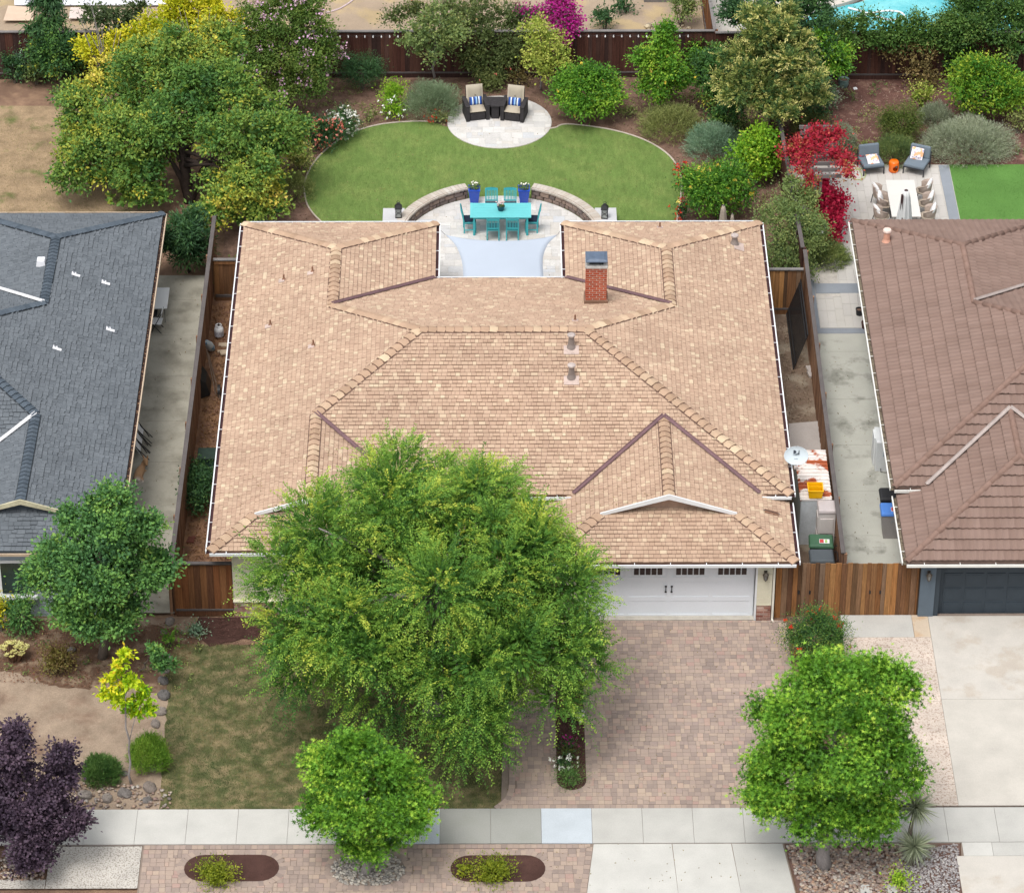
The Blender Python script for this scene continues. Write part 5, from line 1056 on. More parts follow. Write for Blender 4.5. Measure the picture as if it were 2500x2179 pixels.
nr = 14; me = MB().box((0, 0, 0), (sx1-sx0+.01, .05, .035)).mesh('roof_rib', m_rust)
for k in range(nr): link('roof_rib', me, shed, ((sx0+sx1)/2, sy0+.06+k*(sy1-sy0-.1)/(nr-1), 1.745))
x, y = at(1990, 1197, 1.9); yb = thing('crate', 'bright yellow plastic crate on the rusty shed roof', 'crate', (x, y-.02, 1.765)); obj('tub', MB().lathe([(.27, 0), (.31, .26), (.33, .26), (.33, .29), (.29, .29), (.25, .03), (.01, .03)], n=4), mat('yellow', lin('#f2b705', .8), .5, .04), yb)
obj('divider', MB().box((0, 0, .2), (.42, .015, .2)), MATS['yellow'], yb)
zc_ = 1.85; q0 = at(2003, 1247, zc_); q1 = at(2043, 1247, zc_); q2 = at(1990, 1207, zc_)
cb = thing('storage_cabinet', 'tall beige plastic storage cabinet squeezed beside the metal shed', 'cabinet', (4.8, 2.2, 0))
m_bei = mat('resin_beige', lin('#d0c8c4', .8), .7, .04); obj('body', MB().box((0, 0, .82), (.5, .54, 1.64)), m_bei, cb); obj('lid', MB().box((0, 0, 1.7), (.56, .6, .13), top=.92), mat('resin_top', lin('#c0b6b4', .76), .7, .05), cb, bevel=.04)
for z in (.55, 1.2): obj('panel', MB().box((0, -.28, z), (.38, .03, .52)), m_bei, cb)
for z in (.55, 1.2): obj('panel', MB().box((-.26, 0, z), (.03, .38, .52)), m_bei, cb)
def bin_(label, loc, rz, lidc, bodyc, st, s=1.):
    b = thing('wheelie_bin', label, 'bin', loc, rz, 'wheeled bins in the side yards'); mb_ = mat('bin_'+bodyc, lin(bodyc, .72), .6, .05); ml = mat('bin_'+lidc, lin(lidc, .72), .45, .05)
    v = []
    for z, a, c in ((.05, .24, .26), (.95, .29, .35)): v += [(-a, -c, z), (a, -c, z), (a, c, z), (-a, c, z)]
    obj('body', MB().add(v, [(0, 3, 2, 1), (4, 5, 6, 7), (0, 1, 5, 4), (1, 2, 6, 5), (2, 3, 7, 6), (3, 0, 4, 7)]), mb_, b, bevel=.02)
    obj('lid', MB().box((0, -.01, 1.0), (.64, .76, .1), top=.88), ml, b, bevel=.03); obj('handle', MB().tube([(-.22, .38, .98), (-.22, .46, 1.0), (.22, .46, 1.0), (.22, .38, .98)], .015, 6), m_black, b)
    for sx in (-1, 1): obj('wheel', MB().tube([(sx*.24, .3, .13), (sx*.32, .3, .13)], .13, 16), m_black, b)
    if st: obj('sticker', MB().box((.08, .08, 1.056), (.2, .3, .006)), M_WHITE, b); obj('sticker', MB().box((.08, -.0, 1.0602), (.17, .12, .006)), mat('sticker_red', lin('#c8484a', .8), .6), b); obj('sticker', MB().box((.08, .13, 1.0602), (.15, .07, .006)), mat('sticker_green', lin('#a8cf7a', .8), .6), b)
    return b
x, y = at(2007, 1319, 1.0); bin_('green wheeled bin with a sticker on its lid behind the wide gate', (4.62, 1.42, .02), -math.pi/2-.05, '#4a7056', '#2f4a38', True)
bin_('dark grey wheeled bin in front of the green bin, partly hidden behind the wide gate', (4.58, .68, .02), -math.pi/2, '#5a6166', '#3a3e42', False)
x, y = at(2173, 1322); bb = bin_('grey wheeled bin with blue lid beside the brown tiled house', (6.88, 2.98, .04), -math.pi/2, '#5a8fe0', '#a39d9a', True); 
bin_('black wheeled bin behind the blue lidded bin beside the brown tiled house', (6.92, 3.75, .04), -math.pi/2, '#333335', '#2a2a2c', False)
obj('emblem', MB().tube([(.285, .06*math.cos(t), .72+.05*math.sin(t)) for t in [.3*i for i in range(14)]], .008, 5), mat('bin_mark', lin('#9aa3a8', .8), .6), bb)
x, y = at(2140, 1157); ac = thing('heat_pump', 'pale grey outdoor heat pump unit standing beside the brown tiled house', 'heat pump', (6.9, 6.66, .03))
obj('case', MB().box((0, 0, .62), (.46, .85, 1.1)), mat('ac_grey', lin('#e4e6e6', .8), .5, .03), ac, bevel=.015); obj('base', MB().box((0, 0, .035), (.5, .95, .07)), MATS['conc_pad'], ac); obj('side_cover', MB().box((-.25, .12, .62), (.05, .5, 1.0)), MATS['ac_grey'], ac); obj('grille', MB().tube([(.185, 0, .65), (.2, 0, .65)], .3, 20), m_black, ac)
obj('label_plate', MB().box((.05, -.43, .75), (.12, .01, .2)), mat('plate', lin('#9fb0bc', .8), .5), ac); obj('pipe', MB().tube([(-.05, -.43, .2), (-.05, -.5, .12), (.1, -.52, .1), (.3, -.45, .22)], .012, 6), m_black, ac)
for px, py, c, lb in ((2098, 779, '#2b2c30', 'black plastic plant pot on the neighbouring concrete path'), (2112, 811, '#5e3a34', 'reddish brown plant pot half under the brown roof gutter')):
    x, y = at(px, py); p = thing('plant_pot', lb, 'pot', (x, y+.08, .04)); obj('pot', MB().lathe([(.1, 0), (.125, .28), (.135, .28), (.135, .31), (.115, .31), (.1, .08), (.01, .08)], n=18), mat('pot'+c, lin(c, .75), .6, .05), p); obj('soil', MB().lathe([(.118, .25), (.118, .255), (.01, .255)], n=14), m_mulch, p)
# iron gate leaning on the fence
ig = thing('iron_gate', 'black iron gate panel leaning against the fence in the right side yard', 'gate', (4.85, 12.0, 0), world=True); y0_, y1_ = at(1975, 905)[1], at(1958, 790)[1]+.6
def igp(y, h): return (4.55+.42*h/1.35, y, h+.02)
for h in (.05, .25, 1.2, 1.35): obj('rail', MB().bar(igp(y0_, h), igp(y1_, h), .035), m_black, ig)
nb = int((y1_-y0_)/.11); me = MB().bar(igp(0, .05), igp(0, 1.35), .022).mesh('bar', m_black)
for i in range(nb+1): link('bar', me, ig, (0, y0_+(y1_-y0_)*i/nb, 0))
for i, (px, py) in enumerate(((1973, 905), (1976, 918))): x, y = at(px, py); tag(obj('paving_block', MB().box((x+.05, y, .07), (.2, .3, .09), .2), MATS['conc_pad'], bevel=.01), ('grey paving block at the foot of the iron gate, farther one', 'grey paving block at the foot of the iron gate, nearer one')[i], 'block')
# ------------------------------------------------------------------ left side yard
a, b, c = at(376, 703, .74), at(414.5, 703.5, .74), at(410, 754, .74)
ft = thing('folding_table', 'white plastic folding table on the concrete beside the slate roofed house', 'table', (b[0]-.38, (b[1]+c[1])/2, .03)); m_wp = mat('white_plastic', lin('#d9dad9', .78), .5, .02)
obj('top', MB().box((0, 0, .72), (.76, b[1]-c[1], .045)), m_wp, ft, bevel=.015)
for s in (-1, 1): obj('leg', MB().tube([(-.28, s*.45, .7), (-.28, s*.5, 0), (.28, s*.5, 0), (.28, s*.45, .7)], .014, 6), m_fr, ft)
def fchair(label, loc, rz, seatm, lean=None):
    c = thing('folding_chair', label, 'chair', loc, rz, 'white folding chairs on the side path'); obj('seat', MB().box((0, 0, .44), (.4, .38, .025)), seatm, c, bevel=.01); obj('backrest', MB().box((0, .2, .78), (.4, .02, .16), rx=-.1), seatm, c)
    for s in (-1, 1): obj('leg', MB().tube([(s*.21, .22, .86), (s*.21, -.22, 0)], .013, 6), m_black, c); obj('leg', MB().tube([(s*.19, -.12, .46), (s*.19, .25, 0)], .013, 6), m_black, c)
    obj('foot_bar', MB().tube([(-.21, -.22, .02), (.21, -.22, .02)], .012, 6), m_black, c)
    return c
x, y = at(382, 785, .45); fchair('white folding chair standing just below the folding table', (x, y, .03), math.pi*.97+math.pi/2, m_wp); x, y = at(370, 765, .45); fchair('dark folding chair tucked under the near end of the folding table', (x, y, .03), math.pi/2, m_fr)
for i, (px, py) in enumerate(((333, 1050), (330, 1072), (327, 1090))):
    x, y = at(px, py, .5); c = thing('folded_chair', 'white seated folding chair folded flat against the slate house wall, %s in the row' % ('farthest', 'middle', 'nearest')[i], 'chair', (x+.38, y, .03), 0, 'folded chairs leaning on the wall'); M = Matrix.Rotation(-.5, 4, 'Y')
    obj('seat', MB().box((.0, 0, .6), (.03, .4, .42)).xf(M), m_wp, c, bevel=.008)
    for s in (-1, 1): obj('leg', MB().tube([(.03, s*.2, .95), (.03, s*.2, 0)], .013, 6).tube([(-.03, s*.17, .85), (.12, s*.17, 0.03)], .013, 6).xf(M), m_black, c)
# propane tank
x, y = at(535, 828); pt = thing('propane_tank', 'white propane tank on the chips in the left side yard', 'gas tank', (x, y+.1, .02)); obj('body', MB().lathe([(.1, 0), (.11, .05), (.152, .07), (.155, .3), (.13, .38), (.06, .42), (.02, .43)], n=20), mat('tank_white', lin('#e3e5e8', .8), .4, .05, 4), pt, smooth=True)
obj('collar', MB().tube([(.09*math.cos(t), .09*math.sin(t), .46) for t in [2*math.pi*i/12*.8 for i in range(13)]], .02, 6), M_WHITE, pt); obj('valve', MB().box((0, 0, .46), (.05, .08, .08)), m_black, pt); obj('label', MB().lathe([(.157, .1), (.1575, .27)], n=20), mat('tank_label', lin('#b6b9c4', .8), .5, .3, 15, 30), pt)
x, y = at(522, 875); bg_ = thing('bag', 'crumpled white and blue plastic bag leaning on the left side fence', 'bag', (x-.05, y, .02)); mb = MB().ball((0, 0, 0), (.15, .12, .38), 12, 9, jit=.09); M = Matrix.Translation((-.1, .3, .28)) @ Matrix.Rotation(.55, 4, 'X') @ Matrix.Rotation(-.25, 4, 'Y'); obj('sack', mb.xf(M), mat('bag_white', lin('#c9d8e2', .78), .4, .06, 5, 20, c2=lin('#4b94c9', .8), c2s=4, c2r=(.58, .6)), bg_, smooth=True)
for i, (px, py, w, d) in enumerate(((546, 845, .32, .2), (545, 862, .36, .1), (548, 868, .26, .18))): x, y = at(px, py); tag(obj('wood_offcut', MB().box((x, y, .05+.03*i), (w, d, .05), .1*i), mat('offcut', lin('#cdb9a0', .7), .8, .08)), 'pale wood offcut %s below the propane tank' % ('farthest', 'long one', 'nearest')[i], 'wood')
# wheelbarrow
x, y = at(505, 965); wbw = thing('wheelbarrow', 'black wheelbarrow tipped up against the left side fence', 'wheelbarrow', (x, y+.2, 0)); obj('tray', MB().add([(-.18, -.5, .05), (-.12, .6, .12), (-.2, .5, .75), (-.25, -.35, .7), (.12, -.35, .1), (.12, .4, .15), (.0, .35, .55), (0, -.25, .5)], [(0, 3, 2, 1), (0, 1, 5, 4), (1, 2, 6, 5), (2, 3, 7, 6), (3, 0, 4, 7), (4, 5, 6, 7)]), mat('barrow_black', lin('#1c1c1f', .8), .4), wbw, bevel=.03)
obj('handle', MB().tube([(.45, -.6, .12), (.0, 1.1, .75)], .022, 8), mat('handle_wood', lin('#6d5a4c', .7), .8), wbw); obj('handle', MB().tube([(.3, -.3, .1), (-.05, 1.0, 1.0)], .022, 8), MATS['handle_wood'], wbw); obj('wheel', MB().tube([(.36, -.25, .2), (.44, -.25, .2)], .2, 18), m_black, wbw); obj('rim', MB().tube([(.35, -.25, .2), (.45, -.25, .2)], .09, 14), m_fr, wbw)
x, y = at(507, 1122, .5); cbn = thing('compost_bin', 'dark green lidded box overgrown by ivy in the left side yard', 'bin', (x, y, 0)); obj('body', MB().box((0, 0, .35), (.55, .55, .7), top=.95), mat('dark_green', lin('#2f4a3e', .7), .7), cbn, bevel=.03); obj('lid', MB().box((0, 0, .73), (.6, .6, .05)), mat('dark_green2', lin('#35483e', .55), .8), cbn, bevel=.02)
bk = MB().box((0, 0, .05), (.2, .19, .08)).mesh('edging_brick', mat('pink_brick', None, .9, .1, 3, 40, rnd=[lin(c, .66) for c in ('#b98a7c', '#a87466', '#c49a8a')]))
be = thing('brick_edging', 'short row of reddish bricks laid along the left wall of the tan house', 'bricks', (-12.85, 7, 0), world=True)
for i in range(12): link('edging_brick', bk, be, (-12.98+(i % 2)*.02, 5.2+i*.22, 0), (0, 0, random.uniform(-.1, .1)))
x, y = at(465, 1321); be2 = thing('brick_stack', 'small stack of dark red bricks near the left gate', 'bricks', (x, y, 0)); 
for i in range(3): obj('brick', MB().box((i*.02, i*.1-.1, .05+.0*i), (.22, .09, .08), .1*i), mat('dark_brick', lin('#7a4a3e', .66), .9, .15), be2)
# the dog
x, y = at(322, 1172); dogr = thing('dog', 'tan and white dog lying on the concrete path, head turned to the camera, ears up', 'dog', (x+.3, y, .03))
db = MB()
db.tube([(-.1, -.25, .1), (-.1, -.1, .15), (-.07, .12, .165), (-.03, .3, .17), (0, .4, .2)], [.09, .145, .145, .13, .09], 12)
db.tube([(0, .36, .2), (.06, .46, .31), (.1, .48, .38)], [.09, .075, .075], 10)
db.tube([(.08, .5, .4), (.11, .44, .4), (.13, .37, .385), (.155, .27, .355), (.16, .235, .35)], [.06, .082, .07, .038, .028], 10)
for s, e in ((-1, (.05, .5, .46)), (1, (.17, .485, .46))): db.tube([e, (e[0]+.005*s, e[1]+.01, e[2]+.06), (e[0]+.012*s, e[1]+.015, e[2]+.115)], [.034, .022, .005], 8)
db.tube([(.03, .3, .1), (.14, .36, .05), (.32, .37, .035), (.42, .37, .03)], [.06, .042, .032, .034], 8); db.tube([(-.02, .28, .1), (.08, .2, .045), (.24, .22, .035), (.33, .23, .03)], [.06, .042, .032, .034], 8)
db.tube([(-.1, -.2, .1), (.03, -.14, .08), (.08, -.28, .05), (.16, -.36, .035)], [.1, .085, .04, .03], 8); db.tube([(-.14, -.34, .1), (-.1, -.48, .05), (.02, -.55, .035), (.12, -.5, .03)], [.05, .03, .025, .012], 8)
body = obj('body', db, None, dogr, smooth=True); rm = body.modifiers.new('r', 'REMESH'); rm.mode = 'VOXEL'; rm.voxel_size = .011; rm.use_smooth_shade = True; sm_ = body.modifiers.new('sm', 'SMOOTH'); sm_.iterations = 4
m_dog, nt_, b_ = newmat('dog_coat'); g_ = N(nt_, 'ShaderNodeTexCoord'); s_ = N(nt_, 'ShaderNodeSeparateXYZ'); nt_.links.new(g_.outputs['Object'], s_.inputs[0]); r_ = ramp(nt_, [lin('#e8ddd2', .72), lin('#c9a07a', .7), lin('#c69a70', .7)], [.03, .09, .4]); nt_.links.new(s_.outputs[2], r_.inputs[0]); r2 = ramp(nt_, [lin('#ede4da', .75), grey(1)], [.18, .28]); 
mm = N(nt_, 'ShaderNodeMath', operation='MULTIPLY_ADD'); mm.inputs[1].default_value = 1; mm.inputs[2].default_value = .5; nt_.links.new(s_.outputs[1], mm.inputs[0]); r3 = ramp(nt_, [grey(1), grey(0)], [.22, .34]); nt_.links.new(mm.outputs[0], r3.inputs[0]); o_ = mixc(nt_, r3.outputs[0], r_.outputs[0], lin('#e6dcd2', .72)); nt_.links.new(o_, b_.inputs['Base Color']); b_.inputs['Roughness'].default_value = .9
body.data.materials.clear(); body.data.materials.append(m_dog)
obj('nose', MB().ball((.163, .222, .356), (.018, .014, .014), 8, 6), m_black, dogr, smooth=True)
for s in (-1, 1): obj('eye', MB().ball((.125+s*.033, .37, .437), (.012, .01, .012), 8, 6), m_black, dogr, smooth=True)
obj('collar', MB().tube([Vector((.06, .45, .3))+Vector((.08*math.cos(t), .07*math.sin(t)*.8, .07*math.sin(t)*.5)) for t in [2*math.pi*i/16 for i in range(17)]], .01, 6), mat('collar_brown', lin('#8a5b3c', .7), .7), dogr)
# utility covers, rocks
for px, lb in ((2111, 'left concrete meter box lid in the pebbles at the bottom edge'), (2178, 'right concrete meter box lid in the pebbles at the bottom edge')):
    x, y = at(px, 2178); b = thing('meter_box', lb, 'meter box', (x, y-.1, .1), 0, 'concrete meter box lids'); obj('lid', MB().box((0, 0, .02), (.26, .55, .06)), MATS['conc_mid2'], b, bevel=.02); obj('rim', MB().box((0, 0, -.01), (.32, .62, .06)), MATS['pad'], b); obj('hole', MB().tube([(0, -.05, .045), (0, -.05, .056)], .03, 12), m_black, b)
# stuff behind the back fence at the top left
def quadpx(name, pts, z, h, m, label, cat): tag(obj(name, MB().prism([at(*p, z) for p in pts], z-h, z), m), label, cat)
quadpx('tarp', [(35, 12), (430, 12), (430, -90), (35, -90)], .12, .03, mat('tarp_white', lin('#e3e3ea', .8), .6, .04, 1, 10), 'white sheeting spread on the ground behind the back fence, top left', 'sheeting')
quadpx('cardboard', [(8, 50), (80, 50), (85, 18), (20, 14)], .17, .02, mat('cardboard', lin('#d8bfa8', .75), .8, .05), 'tan cardboard sheet behind the back fence at the far left', 'cardboard')
quadpx('cardboard', [(168, 45), (270, 45), (268, 20), (172, 18)], .16, .02, mat('cardboard_pale', lin('#dcccc4', .75), .8, .05), 'pale cardboard sheet lying on the white sheeting behind the fence', 'cardboard')
tag(obj('rear_hose', MB().tube([(*at(*p), .03) for p in smooth([(795, 33), (825, 26), (852, 10), (870, -5)], 2)], .03, 6), mat('hose_pale', lin('#d8c4c8', .75), .6)), 'pale hose lying on the dry dirt behind the back fence', 'hose')
x, y = at(1640, 8); rp_ = thing('planter_box', 'grey timber planter box behind the back fence, top centre', 'planter', (x, y, 0)); obj('board', MB().box((-.4, .3, .14), (1.3, .5, .28)), m_greyw, rp_)
# ------------------------------------------------------------------ vegetation
def unit(a): return a/np.maximum(np.linalg.norm(a, axis=1, keepdims=True), 1e-9)
def leaves(name, P, D, size, rnd, m, parent=None, shape='diamond', asp=.42, kind=None, Nn=None):
    """P centres, D pointing directions, size lengths"""
    n = len(P); D = unit(D); Q = rng.normal(size=(n, 3)) if Nn is None else Nn+rng.normal(size=(n, 3))*.6
    S = unit(np.cross(D, Q)); s = size[:, None]
    if shape == 'diamond':
        U = unit(np.cross(S, D)); V = np.stack([P-D*s*.5, P+S*s*asp*.5+U*s*.06, P+D*s*.5, P-S*s*asp*.5+U*s*.06], 1).reshape(-1, 3); F = np.arange(4*n).reshape(n, 4); R = rnd
    elif shape == 'star':
        V = []; 
        for k in range(5):
            a = (k-2)*1.15; T1 = D*math.cos(a)+S*math.sin(a); T2 = -D*math.sin(a)+S*math.cos(a); L = s*(.62 if abs(k-2) < 2 else .45)
            dr = np.cross(D, S)*s*.12
            V.append(np.stack([P-T2*s*.11, P+T2*s*.11, P+T1*L-dr], 1))
        V = np.concatenate(V, 1).reshape(-1, 3); F = np.arange(15*n).reshape(5*n, 3); R = np.repeat(rnd, 5)
    elif shape == 'blade':
        V = np.stack([P-S*s*asp*.5, P+S*s*asp*.5, P+D*s], 1).reshape(-1, 3); F = np.arange(3*n).reshape(n, 3); R = rnd
    return bigmesh(name, V, F, R, m, parent, kind)
def bump(lobes, k=7, f=.42, out=.72, seed=1, up=.0, shrink=.8):
    r = np.random.default_rng(seed); o = [np.array(l, float)*np.array([1, 1, 1, shrink, shrink, shrink]) for l in lobes]
    for l in lobes:
        c, R = np.array(l[:3]), np.array(l[3:6])
        for _ in range(k):
            d = r.normal(size=3); d[2] = abs(d[2])*.6+d[2]*.4+up; d /= np.linalg.norm(d); q = f*r.uniform(.7, 1.3)
            o.append(np.concatenate([c+d*R*out, R*q]))
    return np.array(o)
def clusters(L, dens, seed=0, zmin=.05, inner=.78, bottom=-.75):
    """cluster centres scattered on the outside of the lobes"""
    r = np.random.default_rng(seed); A = 4*np.pi*((L[:, 3]*L[:, 4])**1.6+(L[:, 3]*L[:, 5])**1.6+(L[:, 4]*L[:, 5])**1.6)**(1/1.6)/3**(1/1.6); out = []; nr = []
    for i, l in enumerate(L):
        n = max(4, int(A[i]*dens)); d = unit(r.normal(size=(n, 3))); d = d[d[:, 2] > bottom]; p = l[:3]+d*l[3:6]*r.uniform(.86, 1.04, (len(d), 1)); keep = p[:, 2] > zmin
        for j, q in enumerate(L):
            if j != i: keep &= (((p-q[:3])/q[3:6])**2).sum(1) > inner**2
        out.append(p[keep]); nr.append(unit((d/l[3:6]))[keep])
    return np.concatenate(out), np.concatenate(nr)
def crown(root, m, L, dens=9, per=26, sig=.16, size=.1, shape='diamond', asp=.5, seed=0, zmin=.05, patch=None, tm=.45, ts=.17, fill=.5, droop=0., name='crown', flat=.5):
    C, Nr = clusters(L, dens*.95, seed, zmin, .86); r = np.random.default_rng(seed+1); away = (Nr@np.array([0, .75, -.66])) > .35; kp = ~away | (r.uniform(size=len(C)) < .4); C, Nr = C[kp], Nr[kp]; per = int(per*1.65); sig *= .95; m_ = len(C); t = np.clip(r.normal(tm, ts, m_), .02, .98)
    big = np.sin(C[:, 0]*1.3+seed)*np.sin(C[:, 1]*1.1+2)*np.sin(C[:, 2]*1.7+1)*.16; t = t+big
    if patch is not None: t = t+patch(C)
    P = np.repeat(C, per, 0)+r.normal(size=(m_*per, 3))*sig*np.array([1, 1, .7]); Nq = np.repeat(Nr, per, 0); T_ = np.repeat(t, per)+r.normal(0, .045, m_*per); rad = P-np.repeat(C, per, 0)
    D = Nq*.5+rad/sig*.6+r.normal(size=P.shape)*.6; D[:, 2] -= droop; nn = Nq*.5+np.array([0, 0, flat*1.3])
    if fill:
        k = int(m_*per*fill*.6); w = L[:, 3]**2; idx = r.choice(len(L), k, p=w/w.sum()); d = unit(r.normal(size=(k, 3))); Pi = L[idx, :3]+d*L[idx, 3:6]*r.uniform(.4, .78, (k, 1)); P = np.concatenate([P, Pi]); D = np.concatenate([D, d]); nn = np.concatenate([nn, d]); T_ = np.concatenate([T_, r.normal(tm-.05, .12, k)])
    sz = size*r.uniform(.65, 1.3, len(P))
    if fill: sz[-k:] *= 2.1
    ok = P[:, 2] > zmin*.5; P, D, nn, T_, sz = P[ok], D[ok], nn[ok], T_[ok], sz[ok]
    return leaves(name, P, D, sz, T_, m, root, shape, asp, Nn=nn)
def feather(root, m, L, dens=4, shoots=4, nl=22, ln=.75, size=.09, seed=0, zmin=.3, tm=.45, ts=.18, g=.5, patch=None, fill=12000, name='crown'):
    C, Nr = clusters(L, dens, seed, zmin, inner=.82, bottom=-.85); r = np.random.default_rng(seed+1); m_ = len(C); t = np.clip(r.normal(tm, ts, m_), .02, .98)
    if patch is not None: t = t+patch(C)
    k = m_*shoots; O = np.repeat(C-Nr*.25, shoots, 0)+r.normal(size=(k, 3))*.1; d0 = unit(np.repeat(Nr, shoots, 0)*.8+r.normal(size=(k, 3))*.33+np.array([0, 0, .4])); Ls = ln*r.uniform(.5, 1.25, (k, 1)); tt = np.repeat(t, shoots)+r.normal(0, .09, k)
    P = []; D = []; R = []
    sd = unit(np.cross(d0, np.array([0, 0, 1.])+r.normal(size=(k, 3))*.2))
    for i in range(nl):
        f = (i+.5)/nl; p = O+d0*Ls*f+np.array([0, 0, -g])*Ls*f*f; tg = unit(d0+np.array([0, 0, -2*g])*f); s = 1 if i % 2 else -1
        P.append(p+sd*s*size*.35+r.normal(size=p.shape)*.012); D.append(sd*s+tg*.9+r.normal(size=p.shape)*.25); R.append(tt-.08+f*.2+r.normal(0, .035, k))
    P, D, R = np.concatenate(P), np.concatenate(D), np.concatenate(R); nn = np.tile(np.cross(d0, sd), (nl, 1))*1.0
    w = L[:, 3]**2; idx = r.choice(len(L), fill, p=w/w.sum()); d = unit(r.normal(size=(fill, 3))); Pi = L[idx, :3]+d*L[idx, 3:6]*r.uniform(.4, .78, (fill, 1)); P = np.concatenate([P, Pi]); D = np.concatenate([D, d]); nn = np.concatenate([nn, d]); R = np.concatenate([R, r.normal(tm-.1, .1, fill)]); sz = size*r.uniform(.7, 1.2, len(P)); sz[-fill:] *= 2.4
    ok = P[:, 2] > zmin*.4
    return leaves(name, P[ok], D[ok], sz[ok], R[ok], m, root, 'diamond', .42, Nn=nn[ok])
def spray(root, m, cx, cy, rx, ry, h, n=500, per=14, size=.07, asp=.16, seed=0, tm=.5, ts=.15, core=.55, name='foliage', lump=.12, sp=.35):
    """upright needled stems fanning from the ground (rosemary, lavender, juniper)"""
    r = np.random.default_rng(seed); th = r.uniform(0, 2*np.pi, n); q = np.sqrt(r.uniform(0, 1, n)); ex, ey = np.cos(th)*q, np.sin(th)*q; zz = np.sqrt(np.maximum(0, 1-q**2))*.92+.08
    lmp = 1+lump*np.sin(ex*5+seed)*np.cos(ey*6+seed*2)+r.normal(0, .05, n)
    E = np.stack([cx+ex*rx*lmp, cy+ey*ry*lmp, h*zz*lmp], 1); B = np.stack([cx+ex*rx*sp, cy+ey*ry*sp, np.zeros(n)], 1); d = E-B; t = np.clip(r.normal(tm, ts, n)+.12*np.sin(ex*3+seed)*np.sin(ey*3), .02, .98); P = []; D = []; R = []
    for i in range(per): f = core+(1-core)*(i+r.uniform(0, 1, n))/per; P.append(B+d*f[:, None]+r.normal(size=(n, 3))*.025); D.append(unit(d)*1.0+r.normal(size=(n, 3))*.45); R.append(t+r.normal(0, .07, n)+(f-core)*.15)
    P, D, R = np.concatenate(P), np.concatenate(D), np.concatenate(R); ok = P[:, 2] > .01
    return leaves(name, P[ok], D[ok], size*r.uniform(.7, 1.4, ok.sum()), R[ok], m, root, 'blade', asp)
def lob(px, py, r, Y, sq=(1, 1, 1)):
    x, z = atY(px*K, py*K, Y); R = r*K/ppm(x, Y, z); return (x, Y, z, R*sq[0], R*sq[1], R*sq[2])
m_bark = mat('bark', lin('#7a6e64', .6), .95, .2, 4, 40, .6, stretch=(1, 1, .3)); m_barkp = mat('bark_pale', lin('#a39b98', .62), .9, .18, 5, 50, .5, stretch=(1, 1, .25)); m_barkd = mat('bark_dark', lin('#4a3e38', .6), .95, .2, 4, 40, .6)
def trunk(root, base, top, r0, r1, limbs=(), m=None, wob=.08, n=8):
    b, t = Vector(base), Vector(top); P = [b.lerp(t, i/n)+Vector((random.uniform(-wob, wob), random.uniform(-wob, wob), 0))*(0 if i in (0, n) else 1) for i in range(n+1)]; mb = MB().tube(P, [r0*1.15]+[r0+(r1-r0)*i/n for i in range(1, n+1)], 10); tr = obj('trunk', mb, m or m_bark, root, smooth=True)
    if len(limbs):
        lb = MB()
        for q in limbs:
            q = Vector(q); s = P[random.randint(n//2, n)]; mid = s.lerp(q, .5)+Vector((0, 0, (q-s).length*.12)); lb.tube([s, s.lerp(mid, .5)+Vector((0, 0, .03)), mid, mid.lerp(q, .5), q], [r1*.8, r1*.62, r1*.45, r1*.3, r1*.12], 6)
        obj('limbs', lb, m or m_bark, root, smooth=True)
    return tr
def tree(label, base, L, m, r0=.12, cat='tree', name='tree', tm=None, mk=crown, blossoms=None, group=None, bark=None, nlimb=8, **k):
    L = np.array(L, float); root = thing(name, label, cat, (base[0], base[1], 0), world=True, group=group); c = L[:, :3].mean(0)
    mk(root, m, L, **k); idx = np.argsort(-L[:, 3])[:nlimb]; top = (c[0]*.6+base[0]*.4, c[1]*.6+base[1]*.4, max(.3, c[2]))
    if r0: trunk(root, (base[0], base[1], -.02), top, r0, r0*.55, [tuple(L[i, :3]) for i in idx], bark)
    if blossoms: bl(root, L, *blossoms)
    return root
def bl(root, L, m, n, size, seed=5, per=5, name='blossoms', zmin=.1, sel=None, sig=None):
    C, Nr = clusters(L, 40/max(.2, (L[:, 3]**2).sum()), seed, zmin); r = np.random.default_rng(seed)
    if sel is not None: s = sel(C); C, Nr = C[s], Nr[s]
    if len(C) == 0: return
    i = r.integers(0, len(C), n); c = C[i]+Nr[i]*.07+r.normal(size=(n, 3))*.1; P = np.repeat(c, per, 0)+r.normal(size=(n*per, 3))*(sig or size*.35); D = r.normal(size=P.shape)
    return leaves(name, P, D, np.full(len(P), size), r.uniform(0, 1, len(P)), m, root, 'diamond', .9, kind='stuff')
def G(*c, s=.5): return [lin(x, s) for x in c]
LM = {}
def lm(k, *c, s=.62, **kw): LM[k] = leafmat('leaf_'+k, G(*c, s=s), **kw); return LM[k]
lm('elm', '#2e5428', '#487632', '#6e9a3c', '#98b848', '#c2ca50', s=.82, trans=.18); lm('maple', '#305420', '#4c7c26', '#72a634', '#a4ca44', '#c4da58', s=.88, trans=.2); lm('pear', '#345838', '#507c46', '#74a04e', '#9cba5a', s=.9, trans=.2)
lm('back', '#2c4c2c', '#426c36', '#648c3e', '#90a444', '#d4c848', '#e2c868', s=.8, trans=.15); lm('yellow', '#6b8a20', '#a2b020', '#ccc828', '#e6d838', '#e8c868', s=.8); lm('myrtle', '#3c5c24', '#5a7a34', '#7d9440', '#8f8a48', s=.7)
